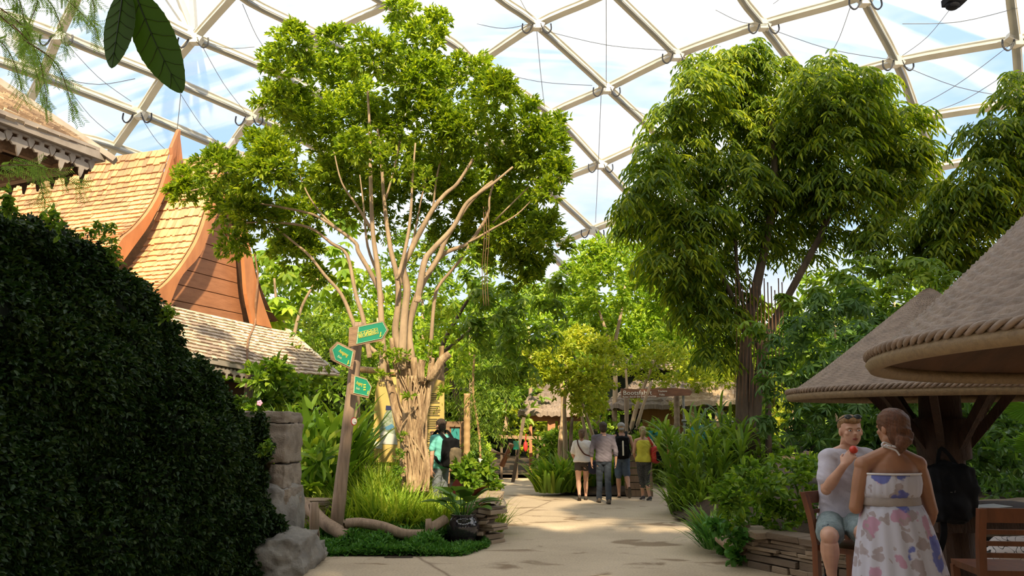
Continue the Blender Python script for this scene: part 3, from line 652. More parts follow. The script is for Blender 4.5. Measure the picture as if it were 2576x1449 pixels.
def grid_scatter(Pg, n, out=.0):
    a = Pg[:-1, :-1]; b = Pg[1:, :-1]; c = Pg[:-1, 1:]; d = Pg[1:, 1:]
    nr = np.cross(b-a, c-a); ar = np.linalg.norm(nr, axis=-1); pr = (ar/ar.sum()).ravel(); i = rng.choice(len(pr), n, p=pr)
    s, t = rng.random((n, 1)), rng.random((n, 1)); fl = lambda q: q.reshape(-1, 3)[i]
    return fl(a)*(1-s)*(1-t)+fl(b)*s*(1-t)+fl(c)*(1-s)*t+fl(d)*s*t, unit(fl(nr))
Q, A = grid_scatter(Pg, 30000)
if A[:, 1].mean() > 0: A = -A
dd = np.abs(np.array([noise.noise(Vector(q)*2.2) for q in Q]))[:, None]
Q = Q + A*(.02+.16*rng.random((len(Q), 1))*(.4+1.6*dd))
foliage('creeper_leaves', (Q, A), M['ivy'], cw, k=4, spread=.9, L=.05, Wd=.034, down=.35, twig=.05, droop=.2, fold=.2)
Qs = []
for px, py, r in ((650, 1095, 26), (668, 1130, 20), (640, 1160, 25), (650, 1210, 24), (690, 1330, 30), (660, 1290, 30), (640, 1380, 40), (700, 1360, 16), (655, 1060, 18)):
    for k in range(int(r*r*.5)): a = rng.random()*6.28; q = r*rng.random()**.6; Qs.append(list(at(px+q*math.cos(a), py+q*1.3*math.sin(a), 9.2-.12*rng.random())))
Qs = np.array(Qs); foliage('trailing_creeper', (Qs, unit(rdir(len(Qs))+np.array([0, -.8, 0]))), M['ivy'], cw, k=4, spread=.8, L=.05, Wd=.034, down=.3)
# a few shoots sticking out of the top
Qs = []
for px, py, dx, dy in ((285, 640, -20, 45), (20, 520, 0, 40), (140, 560, -30, 45), (265, 575, -60, -22), (410, 790, 25, 20), (600, 1010, 30, 12), (660, 1130, 30, 20)):
    for k in range(26): Qs.append(list(at(px+dx*(k/26-.3)*1.2+rng.normal(0, 10), py+dy*(.3-k/26)+rng.normal(0, 8), wallY(px)-.25)))
Qs = np.array(Qs); foliage('creeper_shoots', (Qs, rdir(len(Qs))), M['bush'], cw, k=4, spread=1, L=.055, Wd=.035)
# stone pier at the wall's end
YS = 9.35
def stone(name, x0, x1, y0, y1, label, rnd=.12, dep=.9, nz_=.02, mt='stone', Y=YS, seed=1, cat='stone block', grp=None, rz=.25):
    a, b = at(x0, (y0+y1)/2, Y), at(x1, (y0+y1)/2, Y+dep*.75); zt, zb_ = at((x0+x1)/2, y0, Y).z, at((x0+x1)/2, y1, Y).z
    c = Vector(((a.x+b.x)/2, Y+dep/2, (zt+zb_)/2)); me = rockmesh(c, (b.x-a.x, dep, zt-zb_), rz*0, rnd, nz_, seed, 18)
    o = link(name, me, M[mt], None, True); return tag(o, label, cat, grp)
stone('cap_stone', 596, 751, 1036, 1065, 'flat rounded cap stone on top of the sandstone pier', .14, .8, .014, seed=3)
stone('sandstone_block', 640, 752, 1066, 1166, 'largest smooth sandstone block, under the cap stone of the pier', .10, .8, .016, seed=5)
stone('sandstone_block', 676, 748, 1168, 1232, 'wide sandstone block below the largest block of the pier', .13, .75, .016, seed=7)
stone('sandstone_block', 600, 677, 1168, 1240, 'sandstone block half buried in creeper beside the wide lower block', .15, .75, .016, seed=9)
stone('sandstone_block', 700, 752, 1232, 1300, 'small dark sandstone block wedged above the big boulder', .2, .7, .02, seed=11)
stone('boulder', 590, 758, 1218, 1430, 'big smooth grey boulder leaning below the sandstone pier', .62, 1.0, .03, 'boulder', 9.2, 13, 'boulder')
stone('boulder', 620, 800, 1352, 1500, 'rough low boulder at the foot of the pier by the bottom edge', .55, .9, .055, 'boulder', 8.85, 17, 'boulder')
stone('boulder', 725, 812, 1372, 1480, 'narrow tan boulder beside the paving at the foot of the pier', .6, .8, .05, 'boulder', 9.3, 19, 'boulder')
stone('boulder', 540, 660, 1240, 1480, 'dark boulder under the creeper left of the big grey boulder', .6, .8, .06, 'boulder', 8.9, 23, 'boulder')
# ================================================================== signpost
SY = 11.15
sb, stp = gnd(846, 1374), None
sb = at(840, 1374, SY); sb.z = -.02; stp = at(904, 812, SY+.15)
sgn = thing('signpost', 'leaning wooden signpost with three green arrow signs beside the planting island', 'sign', (sb.x, sb.y, 0))
mb = MB(); pts = [sb.lerp(stp, t/10) for t in range(11)]
mb.tube(pts, [m(17, SY)*(1-.022*i) for i in range(11)], 10, .12); mb.build('post', M['wood'], sgn, True)
def arrow(pts, gpts, nrm, label, bp=None):
    """wooden arrow board (pixel outline) standing in a vertical plane, with a green face"""
    P = [onp(x, y, bp, nrm) for x, y in pts]; Gp = [onp(x, y, bp, nrm)-nrm*.012*1 for x, y in gpts]
    if nrm.y > 0: nrm = -nrm
    mb = MB(); mb.prism([p for p in P], -nrm*.05); o = mb.build('arrow_board', M['woodh'], sgn); o['label'] = label
    Gp = [onp(x, y, bp, nrm)+nrm*.006 for x, y in gpts]; mb = MB(); mb.prism(Gp, -nrm*.006); fc = mb.build('sign_face', M['signgreen'], o)
    ln = MB()
    for i in range(len(Gp)):
        a, b = Gp[i]+nrm*.002, Gp[(i+1) % len(Gp)]+nrm*.002; c = sum(Gp, Vector())/len(Gp)
        ln.bar(a.lerp(c, .04), b.lerp(c, .04), .008, .004)
    ln.build('sign_border', M['cream'], fc)
    return o, fc, nrm
n1 = Vector((.16, -1, 0)).normalized(); p1 = at(893, 840, SY-.17)
o, fc, nn = arrow([(878, 824), (965, 806), (978, 830), (962, 857), (876, 873)], [(901, 822), (963, 809), (974, 830), (961, 852), (896, 866)], n1, 'weathered board pointing right with a row of pictograms', p1)
def onb(px, py, nrm, bp, e=.010): return onp(px, py, bp, nrm)+nrm*e
q0 = onb(903, 851, n1, p1); xd = (onb(953, 839, n1, p1)-q0); L = xd.length; xd.normalize(); yd = Vector((0, 0, 1)) - xd*xd.z; yd.normalize()
pic = MB(); bw = L/6.3
def pbox(mb, x, y, w, h): c = q0+xd*(x+w/2)+yd*(y+h/2); mb.prism([c+xd*(sx*w/2)+yd*(sy*h/2) for sx, sy in ((-1, -1), (1, -1), (1, 1), (-1, 1))], n1*.002)
for k in range(6):
    x = k*bw*1.06; hh = bw*1.75
    for a in ((x, 0, bw*.94, .005), (x, hh, bw*.94, .005), (x, 0, .005, hh), (x+bw*.94-.005, 0, .005, hh)): pbox(pic, *a)
    u = bw*.94
    if k == 0: pbox(pic, x+u*.3, hh*.15, u*.4, hh*.5); pbox(pic, x+u*.38, hh*.72, u*.22, hh*.14)
    if k == 1: pbox(pic, x+u*.3, hh*.15, u*.12, hh*.4); pbox(pic, x+u*.3, hh*.5, u*.4, hh*.1); pbox(pic, x+u*.5, hh*.5, u*.1, hh*.3)
    if k == 2: pic.bar(q0+xd*(x+u*.25)+yd*hh*.2, q0+xd*(x+u*.7)+yd*hh*.8, .014, .004); pbox(pic, x+u*.25, hh*.45, u*.5, hh*.1)
    if k == 3: pbox(pic, x+u*.25, hh*.12, u*.5, hh*.3); pbox(pic, x+u*.2, hh*.55, u*.6, hh*.25)
    if k == 4: pbox(pic, x+u*.3, hh*.15, u*.12, hh*.65); pbox(pic, x+u*.58, hh*.15, u*.12, hh*.65)
    if k == 5: pbox(pic, x+u*.3, hh*.6, u*.4, hh*.15); pbox(pic, x+u*.35, hh*.2, u*.3, hh*.15)
q1 = onb(956, 848, n1, p1)
pic.bar(q1, q1+xd*.03+yd*.07, .012, .003); pic.bar(q1+xd*.0, q1+xd*.04+yd*.02, .012, .003)
pic.build('pictogram', M['yellow'], fc)
n2 = Vector((-.10, -1, 0)).normalized(); n2 = Vector((.42, -1, 0)).normalized(); p2 = at(893, 900, SY-.16)
o, fc, nn = arrow([(829, 878), (849, 859), (895, 882), (887, 931), (840, 909), (833, 905)], [(835, 880), (850, 865), (889, 884), (881, 924), (843, 906)], n2, 'board pointing left with yellow Ausgang lettering', p2)
def wr(s, px0, py0, px1, py1, nrm, bp, hpx, mt, parent):
    a, b = onb(px0, py0, nrm, bp), onb(px1, py1, nrm, bp); xd = (b-a).normalized(); yd = Vector((0, 0, 1)) - xd*xd.z
    o = text(s, 1, mt, (0, 0, 0), (1, 0, 0), (0, 1, 0), parent); w = max(v.co.x for v in o.data.vertices); sx = (b-a).length/w; sy = m(hpx, bp.y)/.72; yd.normalize(); zd = xd.cross(yd)
    for v in o.data.vertices: v.co = a + xd*v.co.x*sx + yd*v.co.y*sy + zd*v.co.z
    return o
wr('Ausgang', 851, 885, 873, 898, n2, p2, 9, M['yellow'], fc); wr('Exit', 848, 898, 858, 904, n2, p2, 6, M['cream'], fc)
mb = MB(); q1 = onb(874, 917, n2, p2); mb.bar(q1, q1+Vector((.015, 0, .06)), .012, .003); mb.bar(q1-Vector((.015, 0, 0)), q1+Vector((.03, 0, .02)), .01, .003); mb.build('pictogram', M['yellow'], fc)
n3 = Vector((.30, -1, 0)).normalized(); p3 = at(885, 975, SY-.18)
o, fc, nn = arrow([(884, 940), (922, 952), (936, 973), (927, 1002), (880, 991)], [(892, 945), (923, 955), (934, 974), (926, 997), (889, 989)], n3, 'lowest board pointing right with yellow Ausgang lettering', p3)
wr('Ausgang', 895, 966, 911, 971, n3, p3, 9, M['yellow'], fc); wr('Exit', 895, 979, 904, 981, n3, p3, 6, M['cream'], fc)
mb = MB(); q1 = onb(917, 975, n3, p3)
for dz in (.0, .035, .07): mb.box(q1+Vector((0, 0, dz-.03)), (.035, .003, .018))
q1 = onb(924, 992, n3, p3); mb.bar(q1, q1+Vector((.012, 0, .05)), .012, .003); mb.build('pictogram', M['yellow'], fc)
pr = MB(); c = at(889, 1060, SY-.10); u = Vector((.8, -.6, 0)).normalized(); xx = Vector((.6, .8, 0))
for k, (r, mm) in enumerate(((.058, 0), (.046, 1))):
    pr.cur = mm; ring = [c+u*(.012+k*.004)+xx*(r*math.cos(a*math.pi/12))+Vector((0, 0, r*math.sin(a*math.pi/12))) for a in range(24)]
    pr.prism(ring, u*.004)
pr.cur = 2; pr.bar(c+u*.022-Vector((0, 0, .015)), c+u*.022+xx*.03-Vector((0, 0, .015)), .018, .004)
pr.build('round_sticker', [M['red'], M['white'], M['darkink']], sgn)
# ================================================================== low log fence of the island
def log(pts, r, label, name='fence_log', mt='wood', taper=1):
    C = catmull(pts, 5); mb = MB(); mb.tube(C, [r*(1-(1-taper)*i/len(C)) for i in range(len(C))], 10, .25); return mb.build(name, M[mt], None, True, label, 'log')
FY = 10.75
log([at(756, 1262, 11.5), at(790, 1290, 11.2), at(830, 1325, 10.9), at(880, 1352, 10.65)], m(16, FY), 'sloping log rail between the pier and the signpost foot', 'fence_rail')
log([at(866, 1318, FY), at(905, 1314, FY), at(960, 1324, FY), at(1010, 1342, FY), at(1058, 1345, FY), at(1092, 1345, FY)], m(12, FY), 'long wavy log rail along the front of the island', 'fence_rail')
log([at(1078, 1332, FY), at(1098, 1320, FY+.1), at(1122, 1305, FY+.2)], m(11, FY), 'short log stub ending the rail beside the glazed pot', 'fence_rail')
for px, py0, py1, w, lb in ((792, 1264, 1356, 12, 'forked fence post next to the sandstone pier'), (1080, 1305, 1350, 8, 'small fence post left of the glazed pot')):
    a, b = at(px, py1+10, FY), at(px-2, py0, FY); mb = MB(); mb.tube([a, a.lerp(b, .35), a.lerp(b, .7), b], [m(w, FY)*k for k in (1.1, 1, 1.05, .85)], 10, .2)
    if px < 900: mb.tube([a.lerp(b, .6), a.lerp(b, .95)+Vector((-.05, .05, 0))], [m(9, FY), m(8, FY)], 8, .2)
    mb.build('fence_post', M['wood'], None, True, lb, 'post')
# ================================================================== dry stone walls
def drystone(pts, z0, z1, thick, label, course=.055, lenr=(.16, .5), seed=0, cap=True, name='dry_stone_wall'):
    rd = random.Random(seed); P = [Vector((p[0], p[1], 0)) for p in pts]; cum = [0]
    for a, b in zip(P, P[1:]): cum.append(cum[-1]+(b-a).length)
    T = cum[-1]
    def pos(s):
        s = max(0, min(T-1e-6, s))
        for i in range(len(P)-1):
            if s <= cum[i+1]: d = (P[i+1]-P[i]); return P[i]+d*((s-cum[i])/max(d.length, 1e-9)), d.normalized()
    zt = z1 if callable(z1) else (lambda s: z1)
    mb = MB(); z = z0; row = 0
    while z < z0+3:
        ch = course*rd.uniform(.7, 1.5); s = -rd.random()*.3; any_ = False
        while s < T:
            L = rd.uniform(*lenr); a, b = max(0, s), min(T, s+L); s += L
            mid = (a+b)/2; top = zt(mid/T)
            if b-a < .03 or z > top: continue
            any_ = True; p, d = pos(mid); n = Vector((d.y, -d.x, 0)); hh = min(ch, top-z+.02)
            last = cap and z+ch*1.6 >= top; dep = thick*rd.uniform(.85, 1.0); o = rd.uniform(-.025, .03)+(.04 if last else 0)
            e = [Vector((-(b-a)/2+rd.uniform(0, .012), 0)), Vector(((b-a)/2-rd.uniform(0, .012), 0))]; vs = []
            for ex in (-1, 1):
                for dz in (0, 1):
                    for dn in (0, 1):
                        x = ex*((b-a)/2-rd.uniform(.002, .014)); y = (o+rd.uniform(-.014, .014)) if dn == 0 else -dep
                        vs.append(p + d*x + n*y + Vector((0, 0, z+(hh-.006 if dz else 0)+rd.uniform(-.008, .008))))
            mb.add(vs, [(0, 1, 3, 2), (4, 6, 7, 5), (0, 4, 5, 1), (2, 3, 7, 6), (0, 2, 6, 4), (1, 5, 7, 3)])
        z += ch; row += 1
        if not any_: break
    o = mb.build(name, M['slate'], None, False, label, 'wall')
    bv = o.modifiers.new('b', 'BEVEL'); bv.width = .006; bv.segments = 1; return o
a, b, c, d = gnd(1222, 1368), gnd(1244, 1342), gnd(1258, 1312), gnd(1252, 1290)
drystone([(a.x-.12, a.y+.10), (a.x, a.y), (b.x, b.y), (c.x, c.y), (c.x-.1, c.y+.9), (c.x-.5, c.y+1.8)], 0, .50, .35, 'low curved slate wall on the path side of the planting island', seed=4)
a, b = at(742, 1345, 11.7), at(800, 1345, 11.6)
drystone([(a.x, 11.7), (b.x+.1, 11.6)], 0, .55, .3, 'short slate wall section between pier and forked fence post', seed=5)
RW = [at(1892, 1400, 9.35), at(2060, 1400, 8.55), at(2200, 1400, 8.15), at(2420, 1400, 7.8), at(2620, 1400, 7.6), at(2900, 1400, 7.3)]
drystone([(RW[0].x+.1, RW[0].y+1.3), (RW[0].x-.05, RW[0].y+.4), (RW[0].x, RW[0].y)] + [(p.x, p.y) for p in RW[1:]], 0, lambda s: .42 if s > .2 else .38, .35, 'curved stacked slate wall on the right behind the seated man', .06, (.2, .75), seed=6)
# higher flat slabs right of the parasol post
sl = MB()
for k in range(5):
    p = at(2440+k*52, 1330, 8.3); me = rockmesh((p.x+.1, 8.6, .55+.06*k), (1.3, .8, .085), .1*k, .25, .015, 40+k, 8)
    o = link('slate_slab', me, M['slate'], None, False); tag(o, None, 'stone slab', 'slate slabs behind the bar table'); o['label'] = 'grey slate slab in the stack behind the bar table, ' + ('lowest', 'second lowest', 'middle', 'second highest', 'topmost')[k]
# logs in front of the right wall
log([at(1808, 1348, 9.9), at(1832, 1368, 9.7), at(1858, 1376, 9.6), at(1882, 1368, 9.6)], m(14, 9.6), 'curved cut log lying at the corner of the right bed', 'curved_log')
mb = MB(); a = at(1872, 1385, 9.6); b = at(1876, 1318, 9.6); mb.tube([a, a.lerp(b, .5), b], [.07, .06, .055], 10, .15); mb.build('log_post', M['wood'], None, True, 'short upright log post at the corner of the right bed', 'post')
o = link('field_stone', rockmesh(at(1793, 1328, 11.0), (.25, .25, .28), 0, .8, .02, 3, 10), M['boulder'], None, True); tag(o, 'small rounded stone half hidden in leaves left of the log post', 'stone')
# ================================================================== map board, frame and notice board
BY = 14.9
bl, br_ = at(938, 1166, BY), at(1118, 1166, BY); BZ0 = bl.z
mbd = thing('map_board', 'large ochre map panel behind the big tree trunk', 'sign', ((bl.x+br_.x)/2, BY, 0))
ol = [(942, 1163), (1116, 1163), (1118, 960), (1080, 948), (965, 948), (950, 960), (944, 985), (938, 1100)]
nb_ = Vector((0, -1, 0)); bp = Vector((0, BY, 0)); P = [onp(x, y, bp, nb_) for x, y in ol]
mb = MB(); mb.prism(P, Vector((0, .04, 0))); pn = mb.build('panel', M['mapyellow'], mbd)
def OB(x, y, e=.006): return onp(x, y, Vector((0, BY-e, 0)), nb_)
mb = MB(); mb.prism([OB(*q) for q in ((976, 1027), (984, 1027), (1000, 1120), (984, 1114), (975, 1117), (968, 1112), (958, 1118), (955, 1080), (966, 1045))], Vector((0, .003, 0))); mb.build('map_print', M['mapgrey'], pn)
mb = MB(); mb.prism([OB(x, y, .009) for x, y in ((967, 1075), (978, 1070), (986, 1066), (992, 1074), (982, 1080), (972, 1082))], Vector((0, .002, 0))); mb.build('map_lake', M['mapblue'], pn)
mb = MB(); mb.prism([OB(x, y, .009) for x, y in ((957, 1082), (996, 1094), (1000, 1118), (958, 1117))], Vector((0, .002, 0))); mb.build('map_key', M['paper'], pn)
mb = MB(); mb.prism([OB(x, y, .012) for x, y in ((971, 1020), (985, 1021), (985, 1032), (970, 1031))], Vector((0, .002, 0))); mb.build('name_tag', M['navy'], pn)
mb = MB(); mb.prism([OB(x, y, .012) for x, y in ((1061, 1064), (1073, 1064), (1073, 1074), (1061, 1074))], Vector((0, .002, 0))); mb.build('name_tag', M['signgreen'], pn)
mb = MB(); mb.prism([OB(x, y, .012) for x, y in ((941, 1110), (962, 1112), (961, 1130), (941, 1127))], Vector((0, .002, 0))); mb.build('small_notice', M['paper'], pn)
mb = MB(); mb.prism([OB(x, y, .012) for x, y in ((1062, 1030), (1068, 1070), (1072, 1118), (1064, 1120))], Vector((0, .002, 0))); mb.build('small_notice', M['paper'], pn)
mb = MB(); mb.prism([OB(x, y, .010) for x, y in ((1080, 1122), (1088, 1116), (1092, 1124), (1092, 1150), (1080, 1150))], Vector((0, .002, 0))); mb.build('emblem', M['cover'], pn)
wr('Gondwana', 952, 970, 1010, 974, nb_, Vector((0, BY-.006, 0)), 9, M['darkink'], pn)
rr = random.Random(3); mb = MB()
for k in range(34):
    y = 990+k*4.6; 
    if k % 7 == 6: continue
    a = OB(1078, y, .01); mb.box(a+Vector((.08+rr.random()*.03, 0, 0)), (.16+rr.random()*.12, .002, .010))
mb.build('list_lines', M['darkink'], pn)
def pole(px0, py0, px1, py1, Y0, Y1, rpx, label, name='bamboo_pole', mt='bamboo', parent=None, ground=False, rings=True):
    a, b = at(px0, py0, Y0), at(px1, py1, Y1)
    if ground: a.z = 0
    mb = MB(); n = 14; pts, rads = [], []
    for i in range(n*4+1):
        t = i/(n*4); pts.append(a.lerp(b, t)); rads.append(m(rpx, Y0)*(1.14 if i % 4 == 0 else 1))
    mb.tube(pts, rads, 10); return mb.build(name, M[mt], parent, True, label if parent is None else None, 'pole' if parent is None else None)
pole(897, 1250, 897, 868, 15.1, 15.1, 9, '', 'frame_post', parent=mbd, ground=True, mt='wood')
pole(1113, 1250, 1108, 900, 15.1, 15.1, 9, '', 'frame_post', parent=mbd, ground=True, mt='wood')
pole(902, 1183, 1150, 1178, 14.8, 14.8, 8.5, '', 'frame_rail', parent=mbd)
pole(905, 929, 1000, 938, 15.0, 15.0, 8, '', 'frame_rail', parent=mbd)
nbd = thing('notice_board', 'wooden framed notice board with teal panel right of the man reading', 'sign', tuple(at(1147, 1170, 15.3)*1))
nbd.location.z = 0
def nbp(x, y, e=0): return onp(x, y, Vector((0, 15.3-e, 0)), nb_)
mb = MB()
for q in (((1122, 1060), (1131, 1060), (1131, 1182), (1122, 1182)), ((1158, 1060), (1168, 1060), (1168, 1182), (1158, 1182)), ((1131, 1060), (1158, 1060), (1158, 1074), (1131, 1074)), ((1131, 1165), (1158, 1165), (1158, 1182), (1131, 1182))): mb.prism([nbp(*p, .04) for p in q], Vector((0, .08, 0)))
mb.build('frame', M['woodh'], nbd)
mb = MB(); mb.prism([nbp(*p) for p in ((1131, 1074), (1158, 1074), (1158, 1165), (1131, 1165))], Vector((0, .03, 0))); mb.build('back_panel', M['gable'], nbd)
mb = MB(); mb.prism([nbp(*p, .01) for p in ((1135, 1078), (1156, 1078), (1156, 1128), (1135, 1128))], Vector((0, .01, 0))); mb.build('poster', M['teal'], nbd)
for px in (1127, 1163): mb = MB(); a = nbp(px, 1182); mb.bar((a.x, a.y, 0), a, .08, .08); mb.build('leg', M['woodh'], nbd)
pole(1175, 1200, 1175, 990, 14.6, 14.6, 8, 'upright bamboo pole right of the notice board', ground=True)
pole(1113, 1190, 1111, 870, 15.6, 15.6, 6, 'bamboo pole rising behind the map panel', ground=True)
# slanted white info panel on a rock
ip = at(1218, 1178, 14.2); inf = thing('info_panel', 'slanted white info panel on the rock beside the path', 'sign', (ip.x, ip.y, 0))
mb = MB(); q = [at(1203, 1152, 14.4), at(1222, 1158, 14.4), at(1237, 1172, 14.0), at(1216, 1184, 14.0)]; mb.prism(q, Vector((0, .03, -.04))); mb.build('panel', M['paper'], inf)
mb = MB(); mb.bar((ip.x, ip.y+.05, .3), (ip.x, ip.y+.05, ip.z), .05, .05); mb.build('stand', M['wood'], inf)
o = link('boulder', rockmesh((ip.x+.02, ip.y+.3, .22), (.65, .6, .6), 0, .6, .06, 31, 12), M['boulder'], None, True); tag(o, 'mossy brown rock carrying the white info panel', 'boulder')
# ================================================================== glazed pot with plant
PY = 11.0; pc = at(1163, 1370, PY); pt_ = at(1163, 1302, PY); pr_ = m(41, PY); hgt = pt_.z+.03
pot = thing('glazed_pot', 'dark glazed round pot on the island edge holding a broad-leaved plant', 'pot', (pc.x, PY+.1, 0))
mb = MB(); Rr = pr_; prof = [(Rr*.55, 0), (Rr*.72, .05), (Rr*.93, hgt*.35), (Rr*1.0, hgt*.62), (Rr*.93, hgt*.85), (Rr*.74, hgt*.97), (Rr*.78, hgt*1.0), (Rr*.80, hgt*1.03), (Rr*.70, hgt*1.03), (Rr*.64, hgt*.95), (Rr*.05, hgt*.93)]
mb.lathe([(r, z) for r, z in prof], (pc.x, PY+.1, 0), 40); mb.build('pot_body', M['pot'], pot, True)
mb = MB(); mb.lathe([(Rr*.66, hgt*.90), (Rr*.66, hgt*.96), (.01, hgt*.97)], (pc.x, PY+.1, 0), 24); mb.build('potting_soil', M['soil'], pot)
plant = thing('philodendron', 'broad-leaved plant with one red new leaf growing from the glazed pot', 'plant', (pc.x, PY+.1, hgt))
cc = Vector((pc.x, PY+.1, hgt-.02))
def bigleaf(base, d, L, w, mt, parent, name='leaf', cup=.12, droop=.5, wav=0, n=9, mid=True, serr=0, thick=0):
    d = Vector(d).normalized(); u, v = frame(d); mb = MB(); rows = []
    for i in range(n+1):
        t = i/n; c = Vector(base)+d*(L*t) - v*(L*droop*t*t*.5); wd = w*.5*(math.sin(math.pi*min(1, t**.75))**.8)*(1 if t < 1 else 0)+.001
        if serr and i % 2: wd *= 1-serr
        rows.append([c+u*(wd*s)+v*(abs(s)*wd*cup*2) for s in (-1, -.5, 0, .5, 1)])
    mb.loft(rows, False, False); o = mb.build(name, mt, parent, True); return o
for k in range(24):
    a = k*2.4; el = .45+.75*rng.random(); d = (math.cos(a)*math.cos(el), math.sin(a)*math.cos(el), math.sin(el)); st = cc+Vector((math.cos(a)*.08, math.sin(a)*.08, 0)); Ls = .16+.14*rng.random()
    b2 = st+Vector(d)*Ls*(.6+.7*el); mb = MB(); mb.tube([st, st.lerp(b2, .5)+Vector((0, 0, .02)), b2], .008, 5)
    lf = bigleaf(b2, (d[0]*1.2, d[1]*1.2, d[2]*.5), .24+.1*rng.random(), .21+.05*rng.random(), M['redleaf'] if k in (5, 16) else M['sheff'], plant, droop=.55)
    mb.build('leaf_stalk', M['cover'], lf)
bigleaf(at(1148, 1245, PY), (0.02, 0, 1), m(38, PY), m(26, PY), M['redleaf'], plant, droop=.1)
# ================================================================== parasols
def parasol(name, cx, cy, zr, rad, hgt_, label, tilt=0.0, taz=0.0, ribs=44, rows=56, post_r=.2, seed=0, curve=1.0, wob0=.008):
    root = thing(name, label, 'parasol', (cx, cy, 0))
    Tm = Matrix.Rotation(tilt, 3, Vector((math.cos(taz), math.sin(taz), 0))); C = Vector((cx, cy, zr))
    seg = ribs*6; rings = []; nr = rows*4
    for i in range(nr+1):
        t = i/nr; r = rad*(1-t) if True else 0
        r = rad*((1-t)**1.0); z = hgt_*(t**1.12*.93+.07*math.sin(t*math.pi/2)); 
        if t > .93: z = hgt_*(.93**1.12*.93+.07)+ hgt_*.05*math.sin((t-.93)/.07*math.pi/2); 
        row = i/4; sf = abs(math.sin(math.pi*row)); wob = wob0 if t < .9 else .006; ring = []
        for j in range(seg):
            a = 2*math.pi*j/seg; ph = math.pi*(int(row) % 2)
            dz = wob*sf*(1.0 + .55*math.cos(a*ribs+ph)) + wob0*.5*abs(math.cos(a*ribs/2))**6
            rr_ = max(.004, r)
            ring.append(C + Tm @ Vector((rr_*math.cos(a), rr_*math.sin(a), z+dz)))
        rings.append(ring)
    mb = MB(); mb.loft(rings, False); mb.build('woven_canopy', M['wicker'], root, False)
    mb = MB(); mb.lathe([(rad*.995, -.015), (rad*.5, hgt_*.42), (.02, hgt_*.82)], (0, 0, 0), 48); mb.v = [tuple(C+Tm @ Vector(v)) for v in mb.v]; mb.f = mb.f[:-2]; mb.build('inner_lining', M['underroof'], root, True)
    # rim: wrapped tube and two plaited strands
    mb = MB(); N = 200; mb.v = []
    def rim(rr, zz, rt, w=0, ph=0, k=60):
        pts = [C+Tm @ Vector(((rr+w*math.cos(k*a+ph))*math.cos(a), (rr+w*math.cos(k*a+ph))*math.sin(a), zz+w*math.sin(k*a+ph))) for a in [2*math.pi*i/720 for i in range(721)]]
        mb.tube(pts, rt, 6, 0, False)
    rim(rad-.01, -.035, .042); mb.build('rim_tube', M['rim'], root, True)
    mb = MB(); rim(rad+.012, .012, .013, .016, 0, 60); rim(rad+.012, .012, .013, .016, 2.1, 60); rim(rad+.012, .012, .013, .016, 4.2, 60); mb.build('plaited_edge', M['wicker'], root, True)
    for k in range(8):
        a = 2*math.pi*k/8+.2; mb = MB(); mb.bar(Vector((cx+math.cos(a)*post_r*.8, cy+math.sin(a)*post_r*.8, zr-.55)), C+Tm @ Vector((rad*.62*math.cos(a), rad*.62*math.sin(a), hgt_*.28)), .06, .08); mb.build('brace', M['trunkpost'], root)
    mb = MB(); zz = [0, .3, .6, .9, 1.2, zr-.62, zr-.60, zr-.25, zr-.23, zr+.1, zr+hgt_*.6]; rr_ = [1.12, 1.08, 1.0, .98, .96, .95, 1.28, 1.34, 1.0, .95, .5]
    mb.tube([(cx, cy, z) for z in zz], [post_r*q for q in rr_], 18, .12); mb.build('trunk_post', M['trunkpost'], root, True)
    return root
PB = at(2362, 1000, 7.1)
RBz = at(2010, 1000, 7.1).z
rB = (at(2362, 995, 7.1)-at(2008, 995, 7.1)).length
apz = at(2358, 722, 7.1).z
parasol('wicker_parasol', PB.x, 7.1, RBz+.05, rB, apz-RBz-.05, 'woven wicker parasol on a thick trunk post above the couple', post_r=m(47, 7.1), rows=92, ribs=60)
PT = at(2196, 945, 4.2); dirr = Vector((.9, -.43, 0)); rA = 1.62; PC = Vector((PT.x, PT.y, 0))+dirr*rA
parasol('wicker_parasol', PC.x, PC.y, PT.z+.10, rA, 1.52, 'nearest wicker parasol, cut off by the right edge, with tilted brim', tilt=R(-1.0), taz=0.0, post_r=.17, rows=72, ribs=60, wob0=.013)
# ================================================================== bar table and chairs
tb = thing('bar_table', 'dark bar table built around the trunk post with paper on it', 'table', (PB.x+.1, 6.9, 0))
tz = at(2450, 1278, 6.7).z
mb = MB(); mb.box((PB.x+.16, 6.95, tz-.03), (1.15, .8, .055)); mb.build('table_top', M['trunkpost'], tb)
mb = MB(); mb.box((PB.x+.12, 6.95, tz-.13), (1.0, .65, .13)); mb.build('apron', M['trunkpost'], tb)
for sx in (-.45, .6): mb = MB(); mb.bar((PB.x+.12+sx*.9, 6.68, 0), (PB.x+.12+sx*.9, 6.68, tz-.08), .07, .07); mb.build('leg', M['trunkpost'], tb)
mb = MB(); q = [Vector((at(x, y, Y).x, Y, tz+.004)) for x, y, Y in ((2412, 1275, 6.62), (2470, 1275, 6.58), (2548, 1275, 6.75), (2500, 1275, 6.98), (2440, 1275, 6.85))]; mb.prism(q, Vector((0, 0, .004))); mb.build('menu_sheet', M['paper'], None, False, 'crumpled white sheet of paper on the dark bar table', 'paper')
